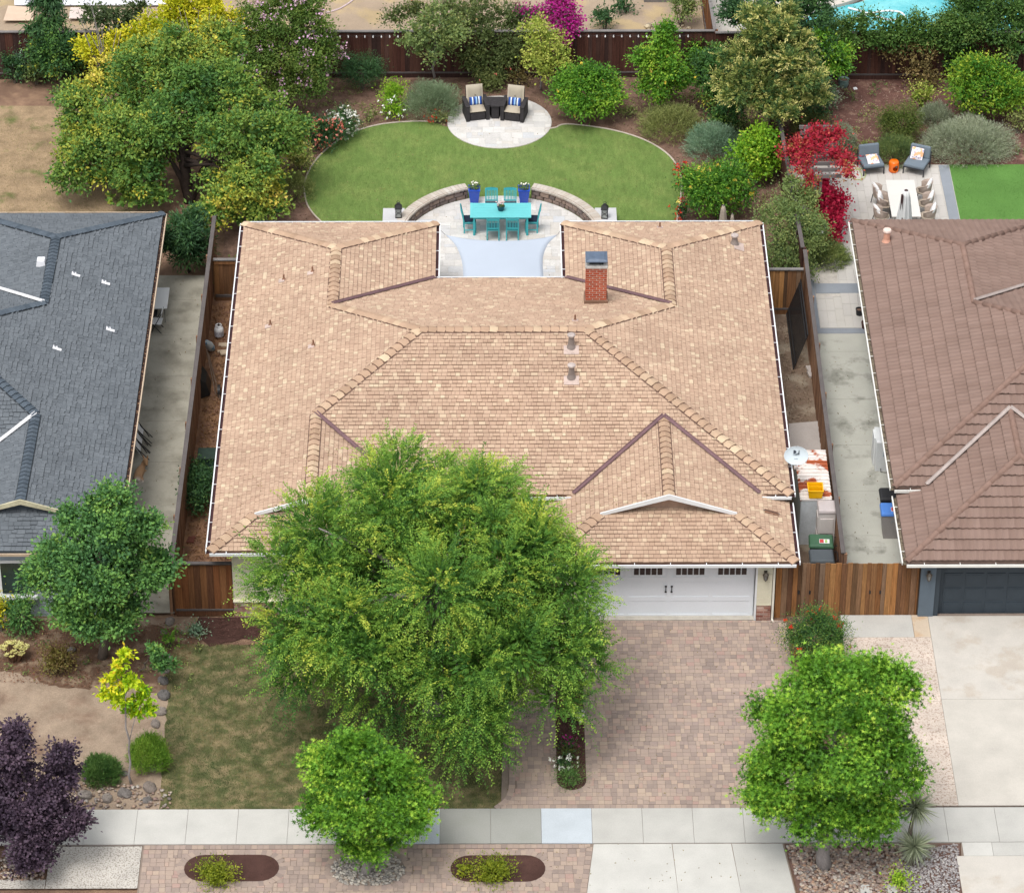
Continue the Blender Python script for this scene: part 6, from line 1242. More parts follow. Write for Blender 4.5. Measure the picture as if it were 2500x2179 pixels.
lm('dark', '#2a4630', '#3a5e3a', '#507642', '#6a8c4a', s=.78); lm('rosemary', '#5c7258', '#7a8e6e', '#96a886', '#b0bc9c', s=.85); lm('olive', '#5a6638', '#76804a', '#929a5c', '#acac6c', s=.85); lm('green', '#346020', '#4c8028', '#6ea030', '#9cbc3c', '#c2cc48', s=.82)
lm('gold', '#2e4e30', '#4c6c3c', '#8e9850', '#c4c072', '#dcd48c', s=.9); lm('lime', '#4e801c', '#78a828', '#a4c438', '#c8d450', s=.85); lm('purple', '#352a3a', '#4a3c4c', '#5e4c5c', '#74606e', s=.8, trans=.15); lm('red', '#6a1420', '#a01c34', '#c43048', '#c86850', '#8a8a3c', s=.75); lm('crimson', '#6a0c24', '#9a1030', '#c01c48', '#d43a60', s=.75)
lm('lav', '#6c7664', '#8a947c', '#a4ac92', '#bcc0a8', s=.88); lm('blue', '#587460', '#749478', '#90ac90', '#acc0a4', s=.88); lm('brown', '#54503a', '#7a7044', '#a08c58', '#b89c6c', s=.7); lm('olivet', '#4e6440', '#6c824c', '#8c9a58', '#acac6c', s=.85); lm('box', '#405228', '#56682e', '#707e38', '#868a42', s=.8)
# --- the large feathery tree in the front lawn
ccx, ccy, ccz = at(1062, 1430, 4.6)+(4.6,); L = bump([(ccx, ccy, ccz, 3.75, 3.9, 3.25), (ccx-.3, ccy-.4, 2.9, 3.9, 3.9, 1.9), (ccx+.4, ccy+.2, 5.6, 2.6, 2.7, 2.3)], 24, .25, .92, 4)
L = L[L[:, 2] > 1.1]; L = np.vstack([L, [lob(940, 1450, 90, ccy-3.2), lob(1130, 1290, 80, ccy-2), lob(580, 1260, 75, ccy-2), lob(880, 1180, 90, ccy-2.5), lob(1150, 1180, 70, ccy-1), lob(640, 1060, 90, ccy), lob(1180, 1330, 55, ccy-1.5), lob(1120, 1400, 60, ccy-2.6), lob(555, 1190, 60, ccy-1), lob(1060, 1080, 60, ccy+.3), lob(800, 960, 80, ccy+1.5), lob(980, 1020, 80, ccy+1.2), lob(570, 1130, 70, ccy-.5)]])
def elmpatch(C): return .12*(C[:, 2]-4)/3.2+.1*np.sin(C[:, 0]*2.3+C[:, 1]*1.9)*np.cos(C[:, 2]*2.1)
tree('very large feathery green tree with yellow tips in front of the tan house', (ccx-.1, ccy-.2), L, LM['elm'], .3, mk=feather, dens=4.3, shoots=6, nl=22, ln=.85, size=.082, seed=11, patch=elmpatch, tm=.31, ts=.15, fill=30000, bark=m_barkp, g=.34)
# --- street maples and other front trees
L = bump([lob(735, 1590, 108, -11.6), lob(700, 1540, 70, -11.4), lob(790, 1620, 75, -11.8), lob(670, 1630, 55, -12), lob(740, 1680, 58, -12)], 9, .36, .88, 3, shrink=.9)
tree('bright green star-leaved tree in the round stone ring of the kerb strip', at(895, 2138), L, LM['maple'], .12, dens=13, per=15, size=.12, shape='star', sig=.14, seed=21, tm=.44, ts=.2, bark=m_barkp, fill=.9, zmin=.9)
L = bump([lob(1680, 1480, 135, -11.2), lob(1590, 1565, 78, -11.5), lob(1765, 1550, 85, -11.5), lob(1690, 1390, 85, -10.6), lob(1765, 1400, 76, -10.8), lob(1680, 1610, 78, -11.8), lob(1590, 1440, 74, -11), lob(1640, 1640, 60, -11.9), lob(1740, 1640, 60, -11.9), lob(1550, 1600, 50, -11.6)], 10, .34, .9, 6, shrink=.9)
tree('broad bright green star-leaved tree standing in the pebble bed', at(2013, 2120), L, LM['maple'], .2, dens=11, per=16, size=.13, shape='star', sig=.16, seed=22, tm=.38, ts=.2, bark=m_barkp, fill=.9, zmin=1)
L = bump([lob(205, 1125, 100, -2.6), lob(235, 1010, 38, -2.2), lob(125, 1150, 62, -2.8), lob(280, 1145, 58, -2.6), lob(200, 1220, 76, -3), lob(165, 1040, 44, -2.2), lob(290, 1060, 38, -2.4)], 9, .34, .9, 7)
tree('dense mid green tree against the front of the slate roofed house', at(250, 1605), L, LM['pear'], .14, dens=13, per=20, size=.115, asp=.6, seed=23, tm=.42, zmin=.4)
L = bump([lob(240, 1332, 11, -8), lob(222, 1374, 22, -8), lob(262, 1366, 20, -8), lob(287, 1402, 22, -7.9), lob(243, 1402, 24, -8.1), lob(266, 1428, 18, -8), lob(232, 1352, 15, -8), lob(252, 1312, 7, -8), lob(205, 1392, 12, -8), lob(285, 1378, 12, -8), lob(300, 1425, 9, -8)], 3, .42, .85, 8)
tree('small thin-trunked tree with yellow-lime leaves in the dirt front yard', at(322, 1919), L, lm('lemon', '#7cab14', '#a8c81c', '#ccd824', '#e8dc30', '#f0c838', s=.85), .035, dens=26, per=12, size=.13, asp=.5, sig=.09, seed=24, tm=.5, zmin=.8, bark=m_barkp, patch=lambda C: .3*(atc(C) < 0)-.15)if False else None
lm('lemon', '#5f9a18', '#98c41c', '#c4d824', '#e8dc30', '#f0c838', s=.82)
tree('small thin-trunked tree with yellow-lime leaves in the dirt front yard', at(322, 1919), L, LM['lemon'], .035, dens=24, per=9, size=.13, asp=.5, sig=.08, seed=24, tm=.42, zmin=.8, bark=m_barkp, nlimb=6, fill=.2, patch=lambda C: -.3*(C[:, 0]-L[0, 0]))
tree('sparse green sapling behind the small yellow-lime tree', at(345, 1640), bump([lob(330, 1335, 22, -4.2), lob(312, 1310, 16, -4.2)], 4, .4, .8, 9), LM['pear'], .03, dens=16, per=9, size=.12, sig=.09, seed=25, tm=.75, zmin=.2)
L = bump([lob(50, 1600, 75, -11.3), lob(110, 1560, 45, -11), lob(20, 1500, 45, -11), lob(130, 1640, 45, -11.5), lob(70, 1690, 60, -12), lob(-30, 1620, 80, -11.4), lob(40, 1470, 26, -11), lob(120, 1510, 24, -11), lob(160, 1640, 20, -11.5)], 6, .36, .85, 10)
tree('dark purple-leaved tree at the lower left corner', at(70, 2130), L, LM['purple'], .12, dens=16, per=20, size=.1, asp=.7, seed=26, tm=.45, zmin=.5, sig=.13)
# --- trees of the back yards
BT_ = [lob(215, 200, 78, 25.2), lob(165, 270, 55, 24.2), lob(190, 335, 68, 23), lob(250, 300, 85, 23), lob(330, 160, 85, 25.2), lob(410, 130, 78, 25.2), lob(350, 235, 85, 23.2), lob(440, 190, 80, 24), lob(290, 362, 48, 22), lob(480, 255, 82, 22.6), lob(500, 330, 82, 21.6), lob(565, 285, 52, 22.6), lob(455, 375, 58, 21.2), lob(520, 395, 62, 21), lob(255, 405, 36, 21.6), lob(320, 395, 22, 21.6), lob(430, 440, 40, 19.8), lob(160, 200, 40, 25), lob(480, 420, 50, 20.4)]
def backpatch(C):
    p = np.zeros(len(C))
    for (px, py, r, a) in ((190, 120, 60, .5), (300, 80, 60, .4), (170, 240, 45, .35), (420, 75, 60, .45), (250, 280, 50, .16), (480, 370, 45, .3), (540, 390, 30, .4), (150, 150, 40, .4), (320, 310, 60, .14), (580, 320, 40, .3)):
        w = (C-CAM); k = w@CF; sx = (1250+FPX*(w@CR)/k)/K; sy = (1089.5-FPX*(w@CU)/k)/K; p += a*np.exp(-((sx-px)**2+(sy-py)**2)/r**2)
    return p-.05
def backpatch(C):                        # autumn colour sits in given limbs of the tree
    p = np.full(len(C), -.05)
    for (px, py, Y, r, a) in ((190, 130, 26, 1.0, .45), (300, 80, 26, .9, .3), (165, 240, 24.5, .8, .25), (420, 80, 26, .9, .3), (480, 370, 20.9, .8, .4), (545, 395, 20.6, .6, .4), (225, 300, 22.2, 1, .2), (585, 320, 22.4, .7, .35), (435, 435, 19.5, .6, .25)):
        x, z = atY(px*K, py*K, Y); p += a*np.exp(-((C[:, 0]-x)**2+(C[:, 1]-Y)**2*.6+(C[:, 2]-z)**2)/r**2)
    return p
bt = tree('big spreading green tree with yellow patches behind the slate roofed house', at(463, 492), bump(BT_, 7, .4, .92, 12, shrink=.7), LM['back'], .2, dens=9, per=18, size=.13, asp=.55, seed=31, tm=.29, ts=.1, zmin=.9, sig=.17, patch=backpatch, bark=m_barkd, nlimb=19, fill=.4)
rb = MB(); bx, by = at(463, 492)
for q in ((lob(330, 300, 10, 22.5)), lob(370, 250, 10, 23), lob(470, 260, 10, 22.4)): rb.tube([(bx, by, 0), ((bx*1.4+q[0]*.6)/2, by+.1, q[2]*.4), (q[0], q[1], q[2])], [.17, .12, .05], 8)
obj('limb', rb, m_barkd, bt, smooth=True)
tree('clump of yellow-leaved tree by the back fence, upper left', at(400, 190), bump([lob(190, 108, 34, 28), lob(248, 92, 36, 28), lob(300, 75, 38, 28.5), lob(350, 45, 36, 29), lob(300, 120, 30, 27.6)], 5, .4, .8, 13), LM['yellow'], .08, dens=10, per=16, size=.13, asp=.5, seed=32, tm=.55, zmin=.4)
tree('tall green-yellow tree at the top edge left of the lilac flowering tree', at(510, 180), bump([lob(420, 20, 45, 29.5), lob(450, 70, 40, 29), lob(395, 60, 35, 29), lob(370, 15, 35, 29.5)], 5, .4, .8, 14), LM['yellow'], .1, dens=9, per=16, size=.13, asp=.5, seed=33, tm=.3, ts=.2, zmin=.4)
for i, (px, py, Y, ht) in enumerate(((205, 60, 27.5, 5), (405, 60, 26.5, 6.3), (330, 130, 26, 4.5))):
    x, z = atY(px*1.0*K if 0 else px*K, py*K, Y); r = thing('bare_branches', ('grey leafless branches poking up among yellow leaves, left', 'tall grey leafless branches above the big spreading tree', 'low grey leafless branches in the big spreading tree')[i], 'branches', (x, Y, 0), world=True); mb = MB(); R = random.Random(i)
    for _ in range(9): e = (x+R.uniform(-.8, .8), Y+R.uniform(-.3, .3), z+R.uniform(-.5, 1)); b = (x+R.uniform(-.1, .1), Y, z-2.2); mb.tube([b, ((b[0]+e[0])/2+R.uniform(-.15, .15), Y, (b[2]+e[2])/2), e], [.03, .02, .007], 5)
    obj('branches', mb, m_barkp, r)
pinkm = leafmat('petal_pink', G('#d8a8c4', '#e8c4d8', '#cfa0d0', s=.85), trans=.2); whitem = leafmat('petal_white', G('#f4f2ee', '#ffffff', s=.85), trans=.2); coralm = leafmat('petal_coral', G('#e0705c', '#e88a78', '#e0a090', s=.85), trans=.2); redm = leafmat('petal_red', G('#c83020', '#e04a28', s=.85), trans=.2); magm = leafmat('petal_magenta', G('#a0147c', '#c41e98', '#b0308c', '#c45a90', s=.8), trans=.3); yelm = leafmat('petal_yellow', G('#f0d040', '#f4e080', s=.85), trans=.2)
L = bump([lob(510, 60, 52, 29), lob(570, 45, 60, 29.5), lob(625, 60, 52, 29.5), lob(640, 115, 44, 28.8), lob(565, 115, 62, 28.5), lob(510, 130, 45, 28), lob(610, 170, 44, 28), lob(550, 190, 40, 27.6), lob(600, 10, 50, 30)], 6, .38, .82, 15)
tree('large dull green tree dotted with lilac flower clusters by the back fence', at(700, 255), L, LM['myrtle'], .1, dens=12, per=18, size=.1, asp=.5, seed=34, tm=.4, zmin=.3, blossoms=(pinkm, 90, .09, 6, 16, 'blossoms', .3, None, .1))
def shrub(label, px, py, rpx, hm, m, kind='crown', ry=None, cat='shrub', name='shrub', seed=0, blossoms=None, base=None, wide=None, group=None, lobes=6, **k):
    """px,py centre of the plant in reduced pixels, rpx half width, hm height in metres"""
    x, y = at(px*K, py*K, hm*.5); R = rpx*K/ppm(x, y, hm/2)*1.1; hm *= 1.08; ry = ry or R*.9; root = thing(name, label, cat, (x, y, 0), world=True, group=group)
    if kind == 'spray': spray(root, m, x, y, R, ry, hm, seed=seed, name='foliage', **k); Ls = np.array([(x, y, hm*.45, R*.95, ry*.95, hm*.52)])
    else:
        Ls = bump([(x, y, hm*.5, R*.82, ry*.82, hm*.46)], lobes, .42, .66, seed+3); k['dens'] = k.get('dens', 12)*1.15; crown(root, m, Ls, seed=seed, zmin=.03, name='foliage', **k)
    mb = MB(); R_ = random.Random(seed)
    for _ in range(6): mb.tube([(x+R_.uniform(-.05, .05), y+R_.uniform(-.05, .05), 0), (x+R_.uniform(-.4, .4)*R, y+R_.uniform(-.4, .4)*ry, hm*.6)], [.02, .008], 5)
    obj('stems', mb, m_bark, root)
    if blossoms: bl(root, Ls, *blossoms)
    return root
SH = lambda *a, **k: shrub(*a, **k)
SH('dense coral rose bush at the left edge of the artificial lawn', 640, 268, 44, 1.3, LM['dark'], seed=41, dens=16, per=18, size=.09, blossoms=(coralm, 150, .07, 7, 6), tm=.5)
SH('white flowered rose bush at the left edge of the artificial lawn', 693, 250, 34, 1.1, LM['dark'], seed=42, dens=16, per=18, size=.08, blossoms=(whitem, 150, .06, 8, 6), tm=.55)
SH('yellowish pink shrub below the coral rose bush', 600, 315, 32, 1.1, LM['gold'], seed=43, dens=16, per=16, size=.09, tm=.6)
SH('thin dull green shrub at the lower left corner of the artificial lawn', 592, 378, 42, 1.0, LM['olive'], 'spray', seed=44, n=500, per=12, size=.07, asp=.25, tm=.45)
SH('dark green oleander-like bush between the two back corners of the houses', 378, 488, 58, 2.3, LM['dark'], seed=45, dens=14, per=16, size=.19, asp=.22, tm=.4, ry=1.2)
SH('low green plant in the left side yard behind the cross fence', 458, 552, 26, .9, LM['green'], seed=46, dens=18, per=14, size=.1, asp=.3, tm=.25)
SH('dark green shrub against the back fence left of the pale young tree', 728, 148, 50, 1.35, LM['dark'], seed=47, dens=18, per=20, size=.07, asp=.3, tm=.45)
SH('bright yellow-green shrub beside the pale young tree', 788, 190, 26, 1.3, LM['lime'], seed=48, dens=20, per=14, size=.07, tm=.5)
SH('small yellow-green shrub with cream flowers left of the grey rosemary', 788, 222, 22, .8, LM['lime'], seed=49, dens=20, per=14, size=.07, tm=.4, blossoms=(whitem, 22, .07))
SH('thin ground plant with reddish leaves near the white roses', 740, 232, 20, .6, LM['olive'], seed=50, dens=14, per=9, size=.07, tm=.5)
SH('grey-green rosemary bush left of the wicker armchairs', 868, 202, 58, 1.15, LM['rosemary'], 'spray', seed=51, n=1500, per=14, size=.075, tm=.4, ts=.12)
SH('patch of orange-red flowers in front of the grey rosemary', 882, 235, 24, .5, LM['olive'], seed=52, dens=16, per=9, size=.06, blossoms=(redm, 18, .06), tm=.5)
tree('young tree with pale green leaves before the back fence, left of the creeper', at(1057, 200), bump([lob(868, 70, 44, 30.2), lob(835, 75, 30, 30.2), lob(905, 60, 30, 30.2), lob(868, 105, 30, 30), lob(870, 35, 26, 30.3)], 6, .4, .85, 17), LM['olivet'], .05, dens=14, per=12, size=.1, asp=.7, seed=53, tm=.75, zmin=.9, bark=m_barkp, fill=.15)
tree('young tree with yellow-green leaves before the back fence, right of the creeper', at(1322, 222), bump([lob(1092, 90, 36, 29.8), lob(1080, 70, 30, 29.8), lob(1115, 110, 30, 29.7), lob(1085, 125, 30, 29.6), lob(1100, 140, 22, 29.6)], 6, .4, .85, 18), LM['lemon'] if 0 else lm('palelime', '#6b8a34', '#98aa48', '#c0c45c', '#d8d880', s=.78), .04, dens=15, per=12, size=.1, asp=.7, seed=54, tm=.55, zmin=.8, bark=m_barkp, fill=.15)
vr = thing('creeper', 'mass of olive creeper spilling over the back fence in the middle', 'creeper', (-5.5, 31.3, 0), world=True)
L = bump([lob(800, 32, 26, 32), lob(850, 25, 32, 32.2), lob(905, 25, 34, 32.2), lob(960, 30, 38, 32), lob(1010, 38, 34, 32), lob(1050, 45, 30, 31.9), lob(930, 60, 36, 31.5), lob(985, 75, 36, 31.3), lob(970, 115, 36, 30.9), lob(985, 155, 30, 30.6), lob(1020, 120, 26, 30.8), lob(1030, 80, 26, 31.2), lob(945, 130, 22, 30.8)], 5, .42, .8, 19)
crown(vr, LM['box'] if 0 else lm('creep', '#3a4a24', '#56683a', '#728048', '#8c8c50', s=.72), L, dens=13, per=15, size=.09, seed=55, zmin=.03, tm=.5, name='foliage'); bl(vr, L, coralm, 26, .07, 3, 5)
bg2 = thing('bougainvillea', 'vivid magenta bougainvillea tumbling over the back fence', 'bougainvillea', (-3, 31.6, 0), world=True)
L = bump([lob(1125, 15, 26, 32), lob(1140, 40, 28, 31.7), lob(1110, 35, 22, 31.8), lob(1128, 70, 20, 31.1), lob(1085, 32, 14, 32), lob(1050, 25, 8, 32)], 5, .42, .8, 20); crown(bg2, magm, L, dens=22, per=14, size=.09, asp=.8, seed=56, zmin=.2, tm=.5, name='bracts', fill=.1); crown(bg2, LM['dark'], L*np.array([1, 1, 1, .8, .8, .8]), dens=10, per=8, size=.09, seed=57, name='leaves', fill=.1)
SH('trailing dark green branch behind the back fence right of the bougainvillea', 1215, 38, 26, .9, LM['dark'], seed=58, dens=12, per=9, size=.1, ry=.5); SH('trailing green branch rising towards the top edge behind the fence', 1255, 12, 26, .6, LM['dark'], seed=59, dens=10, per=9, size=.1, ry=.4)
SH('large round glossy green citrus bush right of the round patio', 1177, 195, 76, 2.0, LM['green'], seed=60, dens=17, per=18, size=.11, tm=.45, lobes=12, blossoms=(yelm, 8, .08, 3, 5))
tree('tall pointed citrus tree before the back fence with a few yellow fruit', at(1615, 262), bump([lob(1330, 95, 30, 28.8), lob(1330, 135, 46, 28.6), lob(1325, 175, 38, 28.4), lob(1338, 60, 20, 28.9), lob(1370, 160, 24, 28.5), lob(1290, 120, 24, 28.6)], 7, .4, .8, 21), LM['green'], .05, dens=17, per=15, size=.11, seed=61, tm=.42, zmin=.1, blossoms=(yelm, 10, .09, 3, 5))
SH('low olive green mound right of the round citrus bush', 1348, 245, 64, 1.0, LM['olive'], 'spray', seed=62, n=1500, per=12, size=.06, asp=.3, tm=.55)
SH('greyish bush behind the back fence near its corner', 1368, 15, 36, 1.6, LM['olivet'], seed=63, dens=14, per=14, size=.08, tm=.45)
L = bump([lob(1545, 60, 62, 26.5), lob(1500, 120, 62, 26), lob(1570, 120, 66, 25.8), lob(1530, 180, 66, 25.2), lob(1610, 170, 55, 25.4), lob(1480, 180, 48, 25.2), lob(1560, 210, 50, 24.8), lob(1640, 190, 30, 25.6), lob(1525, 30, 34, 26.6)], 8, .36, .85, 22)
tree('large tree with cream-gold leaf tips between the two back gardens', at(1895, 330), L, LM['gold'], .16, mk=feather, dens=9, shoots=4, nl=12, ln=.38, size=.09, seed=64, tm=.56, ts=.26, zmin=.4, g=.1, fill=14000)
tree('dark green tree behind the gold-tipped tree at the top edge', at(1960, 120), bump([lob(1560, 15, 55, 30.2), lob(1620, 35, 50, 30), lob(1480, 25, 40, 30), lob(1640, 100, 42, 29.4), lob(1590, 70, 50, 29.6), lob(1610, 0, 50, 30.6)], 6, .4, .8, 23), LM['dark'], .12, dens=11, per=16, size=.12, seed=65, tm=.4, zmin=.4)
tree('leafy bright green branch tree beside the dark fence of the right-hand yard', at(2010, 150), bump([lob(1670, 110, 34, 29), lob(1650, 85, 28, 29.2), lob(1680, 135, 22, 28.8)], 6, .42, .8, 24), LM['green'], .05, dens=14, per=13, size=.12, seed=66, tm=.35, zmin=.2)
SH('mid green bush left of the gold-tipped tree', 1432, 160, 52, 2.5, LM['back'], seed=67, dens=14, per=16, size=.11, tm=.3, ry=1.3)
SH('olive green low mound under the gold-tipped tree, right of the grey topped fence', 1625, 250, 42, 1.1, LM['olive'], 'spray', seed=68, n=900, per=12, size=.07, tm=.4)
SH('grey shrub with dark stems beside the glazed pot', 1665, 200, 26, 1.1, LM['lav'], seed=69, dens=14, per=12, size=.07, tm=.3)
SH('blue-green rosemary bush at the right edge of the artificial lawn', 1432, 285, 56, 1.05, LM['blue'], 'spray', seed=70, n=1500, per=13, size=.08, tm=.45)
SH('bright lime leafed bush left of the red creeper', 1522, 315, 52, 2.0, LM['lime'], seed=71, dens=18, per=14, size=.12, asp=.55, tm=.35, ts=.2, ry=1.0)
SH('rounded green bush with yellow sprigs and red flowers at the right of the lawn', 1435, 388, 78, 1.9, LM['green'], seed=72, dens=15, per=18, size=.09, tm=.3, ts=.2, lobes=12, blossoms=(yelm, 30, .1, 3, 6))
SH('spray of small red flowers at the right edge of the artificial lawn', 1372, 358, 26, 1.0, LM['dark'], seed=73, dens=12, per=9, size=.07, blossoms=(redm, 50, .07, 3, 5)); SH('red flowers beside the right back corner of the tan roof', 1370, 425, 14, .8, LM['dark'], seed=74, dens=12, per=9, size=.07, blossoms=(redm, 24, .07, 3, 5))
L = bump([lob(1590, 400, 44, 19.4), lob(1575, 450, 50, 18.6), lob(1600, 490, 50, 18), lob(1575, 525, 44, 17.4), lob(1600, 545, 36, 17), lob(1630, 460, 34, 18.4)], 7, .38, .82, 25)
tree('slim olive green tree between the two house corners on the right', at(1935, 690), L, LM['olivet'], .07, dens=14, per=17, size=.085, asp=.45, seed=75, tm=.45, zmin=.2)
cr = thing('red_creeper', 'red and crimson creeper covering the grey slatted arbor', 'creeper', (6.3, 22, 0), world=True)
L = bump([(*at(px*K, py*K, 2.5), 2.5, r, r*1.1, .3) for px, py, r in ((1635, 262, .32), (1672, 275, .36), (1610, 285, .34), (1640, 295, .4), (1680, 308, .34), (1600, 305, .3), (1700, 322, .2), (1583, 305, .2), (1620, 318, .3), (1690, 335, .26), (1612, 340, .26), (1705, 350, .2), (1622, 358, .2))], 5, .45, .8, 26)
crown(cr, LM['red'], L, dens=19, per=10, size=.085, asp=.7, seed=76, zmin=.5, tm=.45, ts=.2, name='foliage', fill=.3)
L = bump([lob(1640, 385, 26, 21.4), lob(1660, 415, 32, 20.4), lob(1665, 450, 28, 19.6), lob(1625, 390, 18, 21.2), lob(1690, 405, 12, 20.4), lob(1668, 480, 12, 18.9), lob(1650, 370, 16, 21.5)], 5, .4, .8, 27)
crown(cr, LM['crimson'], L, dens=26, per=13, size=.1, asp=.8, seed=77, zmin=.03, tm=.5, name='crimson_foliage', fill=.2)
SH('white rose bush under the crimson creeper beside the brown roof corner', 1640, 478, 28, 1.1, LM['lime'], seed=78, dens=16, per=12, size=.08, blossoms=(whitem, 7, .12, 3, 8), tm=.3)
SH('grey-green rosemary spreading over the neighbouring path corner', 1662, 512, 44, .8, LM['olivet'], 'spray', seed=79, n=1000, per=13, size=.08, tm=.5)
SH('pale grey lavender beside the red creeper', 1692, 278, 26, .9, LM['lav'], 'spray', seed=80, n=800, per=13, size=.08, tm=.55)
SH('clipped dark green bush behind the left lounge chair', 1812, 250, 54, 1.5, LM['box'], seed=81, dens=34, per=24, size=.06, asp=.4, tm=.4, lobes=3)
SH('low green shrub right behind the lounge chairs', 1800, 302, 46, .9, LM['olivet'], 'spray', seed=82, n=900, per=13, size=.08, tm=.3)
SH('broad grey-green lavender bed right of the lounge chairs', 1945, 282, 92, 1.0, LM['lav'], 'spray', seed=83, n=2600, per=13, size=.085, tm=.5, ry=1.5)
SH('small yellow-green shrub in the right-hand back bed', 1852, 198, 28, 1.2, LM['palelime'] if 'palelime' in LM else LM['lime'], seed=84, dens=16, per=9, size=.09, tm=.4)
SH('large yellow-green bushy shrub in the right-hand back bed', 1978, 185, 80, 2.4, LM['gold'] if 0 else lm('ylg', '#2f6a20', '#5c8e28', '#94b034', '#c8cc48', s=.78), seed=85, dens=14, per=16, size=.11, tm=.45, ts=.22, lobes=12)
SH('olive green shrub at the right edge beyond the lavender bed', 2046, 245, 26, 1.0, LM['olive'], seed=86, dens=14, per=14, size=.08, tm=.6)
vf = thing('vine', 'green vine draped along the top of the right-hand back fence', 'vine', (9, 31, 0), world=True)
L = bump([lob(1660+i*26, 66+8*math.sin(i*1.7), 30, 30.9) for i in range(12)]+[lob(1700+i*50, 84, 20, 30.8) for i in range(5)], 7, .5, .85, 28); crown(vf, LM['dark'] if 0 else lm('vine', '#2c4c20', '#446830', '#64883c', '#8a9c50', s=.72), L, dens=16, per=12, size=.1, seed=87, zmin=.3, tm=.55, name='foliage')
vd = thing('dry_vine', 'hanging dry brown vine on the dark fence of the right-hand yard', 'vine', (8.8, 30.6, 0), world=True); L = bump([lob(1845, 110, 26, 30.6), lob(1850, 145, 24, 30.4), lob(1815, 100, 22, 30.7), lob(1870, 165, 20, 30.3), lob(1845, 175, 20, 30.2), lob(1790, 110, 16, 30.7)], 5, .45, .8, 29); crown(vd, LM['brown'], L, dens=15, per=9, size=.1, seed=88, zmin=.03, tm=.55, name='foliage', fill=.1)
L = bump([lob(1940, 40, 62, 31.6), lob(2010, 50, 60, 31.6), lob(1960, 0, 60, 32.5), lob(2050, 20, 60, 32.5), lob(2040, 85, 40, 30.8), lob(1905, 80, 34, 31.2)], 8, .4, .8, 30)
tree('large dark green vine-covered tree at the top right corner beside the pool', at(2400, 120), L, LM['vine'], .15, dens=10, per=16, size=.12, seed=89, tm=.45, ts=.22, zmin=.8)
# upper left corner plants
SH('yellow-green shrub by the fence at the far upper left', 8, 108, 22, 1.2, LM['lime'], seed=90, dens=15, per=10, size=.1, tm=.3); SH('grey-green willowy shrub by the fence at the upper left', 45, 118, 26, 1.5, LM['blue'], seed=91, dens=13, per=10, size=.14, asp=.2, tm=.4, droop=.6)
tree('dark long-leaved tree rising over the fence at the upper left', at(120, 190), bump([lob(95, 10, 30, 31.8), lob(105, 45, 24, 31.4), lob(75, 62, 20, 31)], 6, .42, .8, 31), LM['dark'], .05, dens=13, per=11, size=.2, asp=.25, seed=92, tm=.45, zmin=.3, droop=.8)
tree('dark leafy tree over the fence right of the long-leaved tree', at(280, 180), bump([lob(190, 30, 30, 31.2), lob(225, 45, 32, 31), lob(262, 35, 26, 31), lob(275, 12, 20, 31.4)], 6, .42, .8, 32), lm('bronze', '#34442e', '#4c603c', '#68784c', '#8a6a50', s=.72), .05, dens=11, per=10, size=.13, asp=.5, seed=93, tm=.45, zmin=.3)
SH('round mid green bush in the upper left corner of the dry yard', 116, 112, 66, 2.4, LM['back'], seed=94, dens=14, per=17, size=.11, tm=.22, lobes=10)
SH('dark shrub along the left fence below the yellow tree', 150, 130, 30, 1.4, LM['dark'], seed=95, dens=14, per=12, size=.1)
# side and front plants
SH('dark ivy mass in the left side yard', 400, 975, 30, 1.0, LM['dark'], seed=96, dens=20, per=15, size=.09, asp=.6, tm=.4, ry=1.4)
SH('green shrub under the window of the slate roofed house', 45, 1238, 42, 1.2, LM['pear'], seed=97, dens=16, per=14, size=.12, asp=.3, tm=.45); SH('yellow-leaved shrub at the left edge beside the pale blue wall', -2, 1230, 16, 1.4, LM['yellow'], seed=98, dens=18, per=12, size=.09, tm=.5)
sc = thing('succulent', 'pale yellow rosette succulent cluster at the left edge of the dirt yard', 'succulent', (*at(30*K, 1325*K), 0)); mb = MB(); R_ = random.Random(4)
for _ in range(75):
    a, q = R_.uniform(0, 6.28), math.sqrt(R_.random())*.42; x, y, z = q*math.cos(a), q*math.sin(a)*.85, .38+.22*(1-(q/.42)**2)+R_.uniform(-.03, .03)
    for k in range(7): t = k*.9; mb.add([(x, y, z), (x+.05*math.cos(t-.35), y+.05*math.sin(t-.35), z+.01), (x+.075*math.cos(t), y+.075*math.sin(t), z+.03), (x+.05*math.cos(t+.35), y+.05*math.sin(t+.35), z+.01)], [(0, 1, 2, 3)], R_.random())
    mb.tube([(x*.4, y*.4, 0), (x, y, z)], .012, 4, r=.01)
obj('rosettes', mb, leafmat('leaf_succ', G('#7a5a48', '#c8c070', '#dcd888', '#e4e0a0', s=.78), trans=.1), sc, kind='stuff')
SH('low brown-green rosette shrub on the edge of the dirt yard', 122, 1325, 40, .7, lm('rust', '#5a3c2c', '#6e5c34', '#8a8444', '#a09c50', s=.72), seed=99, dens=26, per=12, size=.06, asp=.8, tm=.5)
SH('round bright green needle bush right of the thin yellow-lime tree', 300, 1512, 40, 1.0, LM['lime'] if 0 else lm('ngreen', '#4a7a28', '#6a9a34', '#92b844', '#b4cc58', s=.75), 'spray', seed=100, n=1500, per=13, size=.08, tm=.5)
SH('low rosemary bush left of the thin yellow-lime tree', 203, 1545, 38, .7, LM['dark'] if 0 else lm('ros2', '#34582c', '#4c7438', '#6a8e48', '#88a45c', s=.72), 'spray', seed=101, n=1100, per=13, size=.09, tm=.45)
